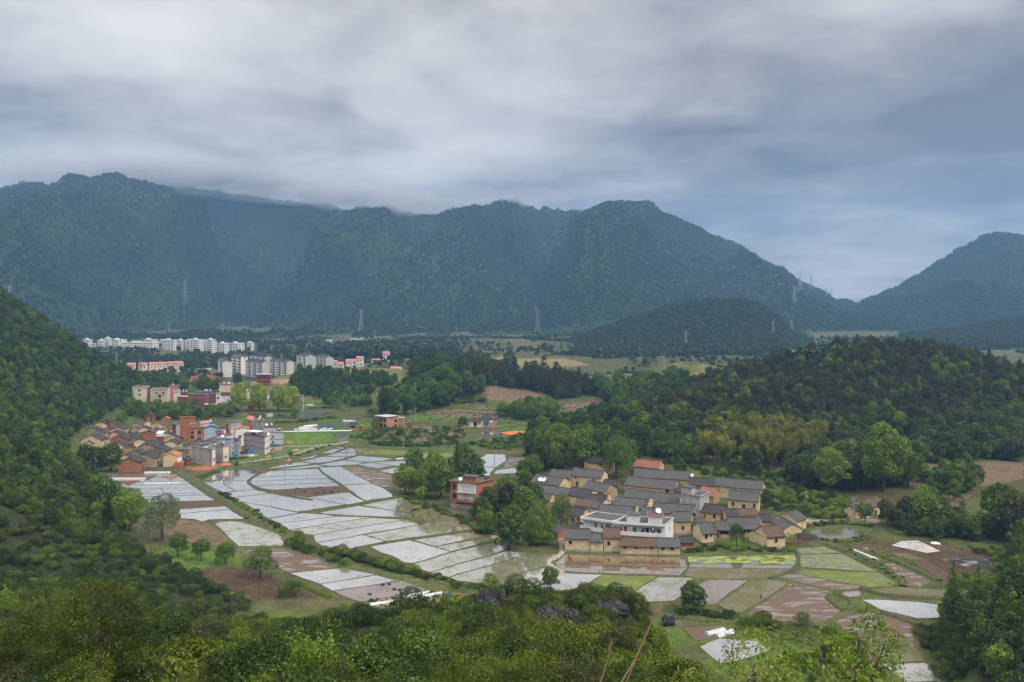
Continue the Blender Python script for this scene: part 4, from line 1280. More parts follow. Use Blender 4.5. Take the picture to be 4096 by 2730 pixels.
def block(c, Lp, Cp, Rp, Ht, wall='concrete', label='', name='townhouse', cat='house', group=None, roof='flat', parapet=0.5, roofmat='roof_slab', wins=(), grids=(),
   bands=(), bandmat='trim_red', base=None, side=None, extra=None, slab=None, frame='frame_white', pane='glass', rise=2.2, parmat=None):
 HN[0] += 1
 g = 0.0
 for _ in range(3):
  l, c_, r = (at_z(c, p, g + Ht) for p in (Lp, Cp, Rp))
  g = Hs(c_.x, c_.y)
 d = r + l - c_
 ctr = (l + r) / 2
 dv = c_ - l
 rz = math.atan2(dv.y, dv.x)
 root = tag(empty(name, (ctr.x, ctr.y, g), rz), label, cat, group)
 R = Matrix.Rotation(-rz, 2)
 q = [R @ Vector((p.x - ctr.x, p.y - ctr.y)) for p in (l, c_, r, d)]
 if area2([tuple(p) for p in q]) < 0:
  q = [q[0], q[1], q[1] + Vector((0.5, 6)), q[0] + Vector((0.5, 6))]
 FA, FB = Face(q[0], q[1], Ht), Face(q[1], q[2], Ht)
 z0 = -0.8
 body = MB().prism(q, z0, Ht).build('wall', wall, root)
 if side:
  sb = MB()
  fbox(sb, FB, 0.02, FB.w - 0.02, 0.02, Ht - 0.02, -0.1, 0.025)
  sb.build('side_wall', side, root)
 if roof == 'flat':
  o = 0.25 if slab is None else slab
  cx = sum((p for p in q), Vector((0, 0))) / 4
  q2 = inset([tuple(p) for p in q], -o)
  rf = MB().prism(q2, Ht, Ht + 0.16).build('roof', roofmat, root)
  if parapet:
   pb = MB()
   qi = inset([tuple(p) for p in q2], 0.18)
   n = 4
   vs = [(p[0], p[1], Ht + 0.16) for p in q2] + [(p[0], p[1], Ht + 0.16 + parapet) for p in q2] + [(p[0], p[1], Ht + 0.16 + parapet) for p in qi] + [(p[0], p[1], Ht + 0.14) for p in qi]
   fs = []
   for i in range(4):
    j = (i + 1) % 4
    fs += [(i, j, 4 + j, 4 + i), (4 + i, 4 + j, 8 + j, 8 + i), (8 + i, 8 + j, 12 + j, 12 + i)]
   pb.add(vs, fs).build('parapet', parmat or wall, rf)
 else:
  # ridge parallel to the left face
  m1, m0 = (q[1] + q[2]) / 2, (q[0] + q[3]) / 2
  e = (q[1] - q[0]).normalized() * 0.4
  f_ = (q[1] - q[2]).normalized() * 0.5
  mb = MB()
  P = [q[0] - e + f_, q[1] + e + f_, q[2] + e - f_, q[3] - e - f_, m0 - e, m1 + e]
  zz = [Ht - 0.1] * 4 + [Ht + rise] * 2
  vs = [(p.x, p.y, z + 0.2) for p, z in zip(P, zz)] + [(p.x, p.y, z) for p, z in zip(P, zz)]
  fs = [(0, 1, 5, 4), (2, 3, 4, 5), (6, 10, 11, 7), (8, 11, 10, 9), (0, 6, 7, 1), (2, 8, 9, 3), (1, 7, 11, 5), (5, 11, 8, 2), (3, 9, 10, 4), (4, 10, 6, 0)]
  mb.add(vs, fs).build('roof', roofmat, root)
  gb = MB()
  gb.add([(q[1].x, q[1].y, Ht), (q[2].x, q[2].y, Ht), (m1.x, m1.y, Ht + rise), (q[0].x, q[0].y, Ht), (q[3].x, q[3].y, Ht), (m0.x, m0.y, Ht + rise)],
    [(0, 1, 2), (4, 3, 5), (0, 2, 5, 3), (1, 4, 5, 2), (0, 3, 4, 1)]).build('gable_wall', side or wall, root)
 for z in bands:
  bb = MB()
  fbox(bb, FA, -0.03, FA.w + 0.03, z, z + 0.28, -0.05, 0.05)
  fbox(bb, FB, -0.03, FB.w + 0.03, z, z + 0.28, -0.05, 0.06)
  bb.build('trim_band', bandmat, root)
 if base:
  bb = MB()
  fbox(bb, FA, -0.03, FA.w + 0.03, z0, base[0], -0.05, 0.05)
  fbox(bb, FB, -0.03, FB.w + 0.03, z0, base[0], -0.05, 0.06)
  bb.build('plinth', base[1], root)
 for wspec in wins:
  f, u, z, w, h = wspec[:5]
  k = wspec[5] if len(wspec) > 5 else 'window'
  pn = wspec[6] if len(wspec) > 6 else (pane if k == 'window' else 'door_red')
  face = FA if f == 'A' else FB
  opening(root, face, u * face.w, z, w, h, k, frame, pn)
 for f, cols, rows, zb, w, h, pn in grids:
  face = FA if f == 'A' else FB
  for i in range(cols):
   for j in range(rows):
    opening(root, face, (i + 0.5) * face.w / cols, zb + j * (Ht - zb + 0.6) / rows, w, h, 'window', frame, pn)
 if extra:
  extra(root, FA, FB, q, Ht)
 return root
def dish(parent, p, r=0.9, az=0.0, el=0.7, mat='dish'):
 rings, seg = 4, 12
 vs, fs = [(0, 0, 0)], []
 for i in range(1, rings + 1):
  rr = r * i / rings
  for j in range(seg):
   t = 2 * math.pi * j / seg
   vs.append((rr * math.cos(t), rr * math.sin(t), 0.28 * rr * rr / r))
 for j in range(seg):
  fs.append((0, 1 + j, 1 + (j + 1) % seg))
 for i in range(rings - 1):
  for j in range(seg):
   a = 1 + i * seg
   fs.append((a + j, a + seg + j, a + seg + (j + 1) % seg, a + (j + 1) % seg))
 M = Matrix.Rotation(az, 4, 'Z') @ Matrix.Rotation(math.pi / 2 - el, 4, 'X')
 mb = MB()
 mb.add([M @ Vector(v) for v in vs], fs)
 mb.add([M @ (Vector(v) + Vector((0, 0, -0.02))) for v in vs], [f[::-1] for f in fs])
 o = mb.build('satellite_dish', mat, parent, p)
 s = MB().bar((0, 0, -0.9), (0, 0, 0), 0.05)
 s.bar(M @ Vector((0, -r * 0.8, 0.15)), M @ Vector((0, 0, r * 0.8)), 0.03)
 s.build('stand', 'steel', o)
 return o
def tank(parent, p, r=0.5, h=1.1):
 mb = MB().bar((0, 0, 0.5), (0, 0, 0.5 + h), r, r, 10).bar((0, 0, 0.5 + h), (0, 0, 0.75 + h), r, 0.1, 10)
 o = mb.build('water_tank', 'dish', parent, p)
 s = MB()
 for a in range(4):
  t = math.pi / 4 + a * math.pi / 2
  s.bar((math.cos(t) * r * 0.8, math.sin(t) * r * 0.8, 0), (math.cos(t) * r * 0.8, math.sin(t) * r * 0.8, 0.5), 0.04)
 s.build('stand', 'steel', o)
def heater(parent, p, az=0.0):
 M = Matrix.Rotation(az, 4, 'Z')
 mb = MB().add([M @ Vector(v) for v in ((-0.9, -0.9, 0.1), (0.9, -0.9, 0.1), (0.9, 0.6, 1.1), (-0.9, 0.6, 1.1), (-0.9, -0.9, 0.0), (0.9, -0.9, 0.0), (0.9, 0.6, 1.0), (-0.9, 0.6, 1.0))],
     [(0, 1, 2, 3), (4, 7, 6, 5), (0, 4, 5, 1), (1, 5, 6, 2), (2, 6, 7, 3), (3, 7, 4, 0)])
 o = mb.build('solar_heater', 'glass', parent, p)
 d = MB().bar(M @ Vector((-1.0, 0.75, 1.2)), M @ Vector((1.0, 0.75, 1.2)), 0.27, 0.27, 10)
 d.build('drum', 'dish', o)
# the old village
def ex_dishes(root, FF, FE, L, Wd, He, Hr):
 dish(root, FF.pt(L * 0.30, He + 1.0, -1.1), 1.0, 0.2, 0.75)
 dish(root, FF.pt(L * 0.44, He + 1.1, -1.2), 1.1, -0.3, 0.75)
 dish(root, FF.pt(L * 0.55, He + 0.9, -1.0), 0.8, -0.2, 0.75, 'roof_tile_red')
def ex_band(root, FF, FE, L, Wd, He, Hr):
 mb = MB()
 fbox(mb, FF, 0.02, L - 0.02, He - 1.15, He - 0.55, -0.05, 0.025)
 fbox(mb, FE, 0.02, Wd - 0.02, He - 0.95, He - 0.65, -0.05, 0.02)
 surf('ochre_band', (0.62, 0.30, 0.10), (0.52, 0.24, 0.08), 0.6, 0.9)
 mb.build('ochre_band', 'ochre_band', root)
E1, E2, E3 = 'earth', 'earth_pale', 'earth_dark'
T1, T2, T3, TB, TR, TO = 'roof_tile', 'roof_tile_dark', 'roof_tile_slate', 'roof_tile_brown', 'roof_tile_red', 'roof_tile_orange'
G = gable
G('V1', (225, 325), (598, 375), 6.5, 4.6, 7.5, E1, T1, 'earth house with three satellite dishes on its grey tiled roof', extra=ex_dishes)
G('V1', (430, 256), (720, 285), 6.4, 4.6, 6.0, E1, T1, 'grey roof tucked behind the earth house with dishes')
G('V1', (735, 240), (1135, 280), 7.5, 5.6, 6.5, E2, T1, 'two-storey pale earth house with a bare gable under the tall broad tree',
 [('F', .15, 3.9, .5, .75), ('F', .76, 3.6, .5, .8), ('F', .2, 0.6, 0.9, 1.9, 'door'), ('F', .55, 0.6, 1.0, 2.0, 'door', 'brick_dark')])
G('V1', (140, 460), (680, 520), 5.6, 4.0, 7.0, E1, T1, 'long low grey roof at the western edge of the old village')
G('V1', (270, 575), (440, 590), 4.6, 3.3, 6.0, E1, T1, 'small earth house half hidden by the bright green tree', [('F', .35, 2.4, .4, .5)])
G('V1', (920, 412), (1220, 465), 6.8, 4.8, 7.5, E3, T1, 'earth house with a rough cracked gable in mid village')
G('V1', (720, 500), (985, 545), 6.0, 4.3, 7.0, E2, T2, 'grey roofed house with a plain cream gable west of the cracked gable')
G('V1', (955, 592), (1185, 615), 5.5, 4.0, 5.0, E2, T2, 'narrow house with dark roof and small cream gable below the cracked gable', step=True)
G('V1', (1562, 148), (1900, 180), 7.0, 5.0, 6.5, E1, TR, 'red-brown tiled house at the back against the hill')
G('V1', (1545, 250), (2290, 295), 7.0, 5.0, 8.0, E1, T1, 'longest grey roof in the rear row, below the red-brown house', extra=lambda r, FF, FE, L, W, a, b: dish(r, (L / 2 + 0.5, 1.5, 5.2), 0.8, 0.3))
G('V1', (1455, 358), (2110, 420), 6.8, 4.8, 8.0, E1, T1, 'long earth house with bare wall under its eaves, second from the hill', [('F', .86, 2.6, 1.2, 2.0)])
G('V1', (1440, 520), (2170, 606), 6.8, 4.8, 8.0, E1, T1, 'long grey roof running up to the grey concrete tower')
G('V1', (1290, 628), (1740, 672), 6.3, 4.5, 8.5, E2, T1, 'hall with stepped gable walls in the centre of the old village', step=True)
G('V1', (1090, 730), (1560, 768), 5.8, 4.2, 7.5, E2, T1, 'lower hall with stepped gables just behind the white houses', step=True)
G('V1', (770, 650), (960, 668), 5.0, 3.7, 6.0, E2, TB, 'small brownish roof beside the peach gable', step=False)
G('V1', (960, 672), (1140, 700), 5.0, 3.7, 6.0, E2, T1, 'small grey roof with stepped gable next to the lower hall', step=True)
G('V1', (700, 772), (880, 792), 5.0, 3.5, 6.5, E1, T2, 'dark roofed house with a peach gable west of the white houses', [('F', .35, 0.2, 0.9, 1.9, 'door'), ('F', .75, 1.6, .6, .7)])
G('V1', (1820, 708), (2310, 740), 7.0, 5.0, 6.0, E1, T1, 'grey roofed house behind the white house with the pink roof hut')
G('V1', (2045, 825), (2272, 830), 7.0, 5.2, 6.0, E1, T1, 'tall earth house right of the white houses with a single small window', [('F', .55, 1.9, .7, 1.0)], base=0.8)
G('V1', (1140, 395), (1300, 405), 4.2, 3.0, 4.5, 'wood', T2, 'dark open shed beside the tall broad tree', name='shed', cat='shed', open_front=True)
G('V1', (935, 140), (1200, 190), 6.2, 4.6, 6.0, E1, T2, 'earth house mostly hidden behind the tall broad tree', [('F', .3, 3.2, .6, .6), ('F', .8, 3.2, .6, .7)])
G('V1', (1640, 768), (1840, 778), 5.4, 4.0, 5.0, E1, T1, 'small grey roof between the white house and the stepped hall')
G('V1', (1455, 295), (1550, 300), 5.0, 3.8, 5.0, E1, T2, 'small dark outhouse at the left end of the longest roof', name='outhouse', cat='house')
# front row by the flooded field
G('V1', (610, 1053), (940, 1063), 6.3, 4.6, 5.4, E2, T1, 'weathered earth house at the left end of the waterside row', [('F', .22, 2.4, .85, .85), ('F', .14, 4.0, .3, .3), ('F', .66, 3.8, .22, .4)], base=0.7)
G('V1', (945, 1119), (1112, 1123), 5.2, 3.9, 4.4, E2, T3, 'low broken-walled link house in the waterside row', [('F', .6, 3.1, .8, .6)], base=0.6)
G('V1', (1122, 1041), (1335, 1046), 6.9, 5.1, 5.4, E2, TB, 'tall narrow earth house with a reddish roof in the waterside row', [('F', .3, 2.3, .75, 1.0), ('F', .66, 4.3, .75, .65)], base=0.5)
G('V1', (1340, 1172), (1840, 1182), 4.7, 3.3, 4.4, E2, TB, 'long low earth house with a brown roof in the waterside row',
 [('F', .13, 2.0, .5, .6), ('F', .42, 2.0, .75, .9), ('F', .83, 2.0, .65, .75)], base=0.5)
G('V1', (1846, 1184), (2128, 1187), 4.7, 3.3, 4.4, E2, T3, 'blue-grey roofed house at the right end of the waterside row', [('F', .2, 1.9, .95, 1.1), ('F', .63, 1.85, .9, 1.05)], base=0.6)
G('V1', (520, 998), (600, 1036), 4.2, 3.0, 4.2, 'brick', T1, 'brick hut with a grey roof left of the waterside row', name='hut', cat='hut', base=0.6)
G('V1', (700, 966), (860, 986), 4.0, 2.9, 5.0, E1, T2, 'low dark roof behind the left end of the waterside row', name='shed', cat='shed')
G('V1', (2145, 1162), (2320, 1166), 3.7, 2.8, 3.4, 'brick', T2, 'low red brick shed right of the waterside row', name='shed', cat='shed', base=0.9)
# eastern half
G('V2', (880, 368), (1525, 425), 7.0, 5.0, 7.0, E2, T1, 'long earth house at the north-east corner below the bamboo', [('F', .27, 2.2, .7, 1.2, 'window', 'frame_white')])
G('V2', (520, 366), (862, 381), 6.8, 5.0, 6.5, E1, T2, 'grey roof joining the two longest houses at the back')
G('V2', (380, 466), (690, 500), 6.2, 4.6, 6.0, E1, T2, 'dark roof behind the grey concrete tower')
G('V2', (700, 490), (895, 512), 6.5, 4.6, 7.0, E3, TR, 'earth house with red-brown roof and furrowed gable beside the concrete tower')
G('V2', (1065, 541), (1470, 576), 6.6, 4.6, 6.5, E2, T1, 'earth house with a dark doorway between two windows on the east side',
 [('F', .16, 2.0, .7, .95), ('F', .52, 0.2, 1.1, 2.3, 'door', 'dark_hole'), ('F', .86, 2.0, .7, .95)])
G('V2', (700, 716), (975, 750), 5.6, 3.9, 6.0, E1, T2, 'ochre earth house with two small windows and a near-black roof', [('F', .27, 1.9, .45, .55), ('F', .73, 1.9, .75, .9)], base=0.5)
G('V2', (985, 795), (1150, 790), 5.0, 3.8, 5.0, E2, T2, 'dark left half of the two-tone roof')
G('V2', (1156, 790), (1405, 785), 5.0, 3.8, 5.0, E2, TB, 'red-brown right half of the two-tone roof')
G('V2', (1045, 915), (1445, 913), 5.3, 3.3, 7.0, E3, T1, 'open barn with a large grey roof behind the willow', name='barn', cat='barn', open_front=True)
G('V2', (888, 958), (1038, 958), 4.8, 3.2, 5.5, E3, T1, 'smaller open barn left of the willow', name='barn', cat='barn', open_front=True)
G('V2', (637, 979), (795, 971), 5.6, 3.5, 6.0, E2, T1, 'small gabled earth house left of the barns with a boarded window', [('F', .35, 1.4, .8, 1.2), ('F', .75, 2.0, .3, .5)])
G('V2', (1492, 1027), (1728, 1011), 6.3, 4.4, 6.0, E2, TB, 'earth house with an ochre band right of the willow, nearest the fields', [('F', .5, 2.0, .75, 1.1)], extra=ex_band, base=0.5)
G('V2', (1838, 850), (1966, 808), 5.5, 3.9, 6.0, E2, T1, 'grey roofed earth house at the start of the pond road')
G('V2', (1768, 899), (1922, 996), 4.2, 3.0, 4.8, E2, T1, 'low lean-to with a slanting grey roof by the pond road', name='outbuilding', cat='house')
G('V2', (1462, 872), (1608, 869), 4.2, 3.0, 4.5, E2, T2, 'small shed with black roof east of the two-tone roof', name='shed', cat='shed', wins=[('F', .45, 2.3, 2.2, .5)])
G('V2', (525, 972), (615, 976), 3.6, 2.7, 3.6, E1, T2, 'tiny dark outhouse next to the tall earth house', name='outhouse', cat='house')
G('V2', (625, 914), (740, 918), 4.0, 3.0, 3.6, E1, T1, 'tiny grey roof below the ochre earth house', name='outhouse', cat='house')
G('V2', (815, 1040), (880, 1045), 3.4, 2.5, 3.6, E1, TB, 'small reddish lean-to between gabled house and barn', name='outhouse', cat='house')
G('V2', (1395, 1075), (1470, 1062), 4.0, 3.0, 3.5, E2, T1, 'little annex on the left of the ochre-band house', name='outhouse', cat='house')
G('C6', (1237, 350), (1362, 320), 5.6, 3.8, 7.0, E2, TB, 'lone earth house with reddish roof by the road past the pond', [('F', .5, 0.1, 1.2, 2.1, 'door'), ('F', .85, 1.2, .8, 1.2), ('F', .25, 1.0, 1.4, 1.6, 'window', 'frame_white')])
G('C6', (1180, 384), (1262, 360), 4.4, 3.2, 4.0, E1, T2, 'porch wing on the left of the lone roadside house', name='outhouse', cat='house')
G('C6', (1838, 346), (1915, 352), 4.0, 2.8, 5.0, 'wood', TB, 'dark timber shed above the eastern fields', name='shed', cat='shed')
# white houses of the old village
def ex_white(root, FA, FB, q, Ht, hut=None):
 fl = Ht * 0.46
 bp = MB()
 fbox(bp, FA, -0.5, FA.w + 0.2, fl - 0.25, fl, -0.05, 1.7)
 fbox(bp, FA, -0.5, FA.w + 0.2, fl, fl + 1.05, 1.55, 1.7)
 fbox(bp, FA, -0.5, -0.35, fl, fl + 1.05, 0.0, 1.55)
 bp.build('balcony', 'plaster_white', root)
 rb = MB()
 fbox(rb, FA, -0.4, FA.w + 0.25, Ht - 0.10, Ht + 0.62, 1.6, 1.75)
 fbox(rb, FA, -0.4, -0.25, Ht - 0.10, Ht + 0.62, 0.0, 1.6)
 fbox(rb, FA, FA.w + 0.1, FA.w + 0.25, Ht - 0.10, Ht + 0.62, 0.0, 1.6)
 rs_ = MB()
 fbox(rs_, FA, -0.25, FA.w + 0.1, Ht - 0.08, Ht + 0.13, 0.02, 1.6)
 rs_.build('roof_overhang', 'roof_slab', root)
 rb.build('roof_edge', 'plaster_white', root)
def ex_white1(root, FA, FB, q, Ht):
 ex_white(root, FA, FB, q, Ht)
def ex_white2(root, FA, FB, q, Ht):
 ex_white(root, FA, FB, q, Ht)
 # stair huts on the roof
 for u, w, pink in ((0.34, 4.2, False), (0.80, 4.6, True)):
  h = MB()
  fbox(h, FA, FA.w * u - w / 2, FA.w * u + w / 2, Ht + 0.16, Ht + 2.5, -4.6, -0.8)
  hut = h.build('stair_hut', 'plaster_white', root)
  r = MB()
  fbox(r, FA, FA.w * u - w / 2 - 0.3, FA.w * u + w / 2 + 0.3, Ht + 2.5, Ht + 2.66, -4.9, -0.5)
  r.build('hut_roof', 'roof_slab', hut)
  if pink:
   r = MB()
   for a in ((-w / 2 - 0.34, w / 2 + 0.34, -0.54, -0.44), (-w / 2 - 0.34, w / 2 + 0.34, -4.96, -4.86)):
    fbox(r, FA, FA.w * u + a[0], FA.w * u + a[1], Ht + 2.48, Ht + 2.9, a[2], a[3])
   for s in (-1, 1):
    fbox(r, FA, FA.w * u + s * (w / 2 + 0.29) - 0.05, FA.w * u + s * (w / 2 + 0.29) + 0.05, Ht + 2.48, Ht + 2.9, -4.86, -0.54)
   r.build('hut_trim', 'trim_pink', hut)
 dish(root, FA.pt(FA.w * 0.86, Ht + 3.6, -3.6), 1.0, 0.4)
 # washing on the balcony and an air conditioner
 fl = Ht * 0.46
 rr = random.Random(5)
 for u0, u1 in ((0.30, 0.44), (0.55, 0.60), (0.70, 0.90)):
  u = u0
  while u < u1:
   cl = MB()
   w = rr.uniform(0.35, 0.55)
   h = rr.uniform(0.7, 1.15)
   fbox(cl, FA, FA.w * u, FA.w * u + w, fl + 2.5 - h, fl + 2.5, 1.16, 1.2)
   cl.build('laundry', rr.choice(['cloth_dark', 'cloth_dark', 'blue_wall', 'grey_wall', 'plaster_white']), root)
   u += (w + 0.12) / FA.w
 for u in (0.47, 0.93):
  ac = MB()
  fbox(ac, FA, FA.w * u, FA.w * u + 0.8, fl + 1.4, fl + 2.0, 0.03, 0.4)
  ac.build('air_conditioner', 'frame_white', root)
block('V1', (848, 912), (1258, 965), (1420, 890), 6.3, 'plaster_white', 'white two-storey house with a grey flat roof and balcony, left of the laundry balcony', parapet=0.12, extra=ex_white1,
  wins=[('A', .42, 3.0, 1.0, 2.1, 'door', 'door_green'), ('A', .62, 3.7, .7, 1.0), ('A', .82, 3.2, 1.6, 1.8), ('A', .3, .3, 1.0, 2.0, 'door'), ('A', .7, .8, 1.3, 1.3)])
block('V1', (1300, 975), (1945, 1012), (2058, 925), 6.3, 'plaster_white', 'white two-storey house with laundry on its balcony and a pink-rimmed roof hut', parapet=0.12, extra=ex_white2,
  wins=[('A', .08, 3.4, 1.0, 1.4, 'window', 'wood'), ('A', .18, 3.0, 1.0, 2.1, 'door'), ('A', .38, 3.1, 1.2, 1.5), ('A', .54, 3.2, 1.1, 1.6), ('A', .64, 3.0, 1.0, 2.1, 'door', 'dark_hole'),
   ('A', .76, 3.2, 1.2, 1.5), ('A', .88, 3.2, 1.2, 1.6), ('A', .12, .5, 1.4, 1.6, 'window', 'dark_hole'), ('A', .38, .5, 1.4, 1.6, 'window', 'dark_hole'), ('A', .64, .5, 1.4, 1.6, 'window', 'dark_hole'),
   ('A', .88, .3, 1.6, 1.6, 'window', 'dark_hole'), ('B', .55, 3.4, .7, 1.3)])
def ex_tower(root, FA, FB, q, Ht):
 t = MB()
 fbox(t, FA, -3.6, 0.6, -0.8, Ht + 2.6, -3.4, -0.3)
 tw = t.build('stair_tower', 'concrete', root)
 r = MB()
 fbox(r, FA, -3.9, 0.9, Ht + 2.6, Ht + 2.8, -3.7, 0.0)
 r.build('tower_roof', 'roof_slab', tw)
 for z in (Ht - 0.2, Ht - 3.4):
  opening(tw, FA, -2.2, z, 1.2, 0.8, 'window', 'concrete', 'brick_pale')
block('V2', (527, 612), (672, 640), (795, 585), 8.6, 'concrete', 'grey concrete house with a stair tower rising above the old roofs', parapet=0.35, extra=ex_tower,
  wins=[('A', .45, 4.6, 1.5, 1.7, 'window', 'door_green'), ('A', .45, 1.2, 1.5, 1.5), ('B', .5, 4.8, 1.1, 1.2)])
# brick and white house between the trees
def ex_brickwhite(root, FA, FB, q, Ht):
 m_ = MB()
 fbox(m_, FA, FA.w * .28, FA.w - 0.02, 3.6, Ht - 0.1, -0.1, 0.03)
 m_.build('white_front', 'plaster_white', root)
 for z in (3.3, 6.6):
  b_ = MB()
  fbox(b_, FA, FA.w * .26, FA.w + 0.1, z - 0.2, z, -0.05, 1.5)
  fbox(b_, FA, FA.w * .26, FA.w + 0.1, z, z + 0.12, 1.38, 1.5)
  fbox(b_, FA, FA.w * .26, FA.w + 0.1, z + 0.9, z + 1.0, 1.40, 1.48)
  for i in range(11):
   u = FA.w * .27 + (FA.w * .73) * i / 10
   fbox(b_, FA, u - 0.03, u + 0.03, z + 0.12, z + 0.9, 1.41, 1.47)
  b_.build('balcony', 'concrete' if z > 5 else 'brick', root)
 h = MB()
 fbox(h, FA, FA.w * .42, FA.w * .92, Ht + 0.16, Ht + 2.0, -4.5, -1.6)
 hut = h.build('stair_hut', 'brick', root)
 r = MB()
 fbox(r, FA, FA.w * .38, FA.w * .96, Ht + 2.0, Ht + 2.2, -4.9, -1.2)
 r.build('hut_roof', 'roof_slab', hut)
 opening(hut, FA, FA.w * .70, Ht + 0.3, 0.8, 1.5, 'door', 'wood', 'dark_hole') if False else None
 dish(root, FA.pt(FA.w * .34, Ht + 1.0, -1.2), 0.8, 0.3)
 heater(root, FB.pt(FB.w * .8, Ht + 0.5, -1.5), 0.2)
block('N3', (1187, 1402), (1482, 1427), (1677, 1382), 10.2, 'brick', 'three-storey brick house with white balcony front among the trees left of the old village', roofmat='roof_slab', parapet=0.35, slab=0.5,
  extra=ex_brickwhite, frame='wood', wins=[('A', .14, 7.4, 1.3, 1.8, 'window', 'glass'), ('A', .56, 6.7, 1.0, 2.1, 'door', 'dark_hole'), ('A', .82, 7.2, 1.3, 1.7), ('A', .14, 4.0, 1.3, 1.8), ('A', .6, 3.9, 1.3, 1.7),
            ('A', .25, .8, 1.0, 1.3, 'window', 'dark_hole'), ('A', .45, 0.1, 1.0, 2.1, 'door', 'door_green'), ('B', .5, 4.0, 1.2, 1.4)], base=(1.8, 'stone_base'))
G('N3', (1565, 1437), (1735, 1445), 7.0, 5.2, 5.0, 'brick', TR, 'red tiled annex behind the brick and white house', name='annex')
G('N3', (590, 1196), (840, 1192), 6.0, 4.6, 6.0, E2, T2, 'earth house with a dark roof buried in the trees by the flooded plain', [('F', .2, 2.0, .8, 1.0)])
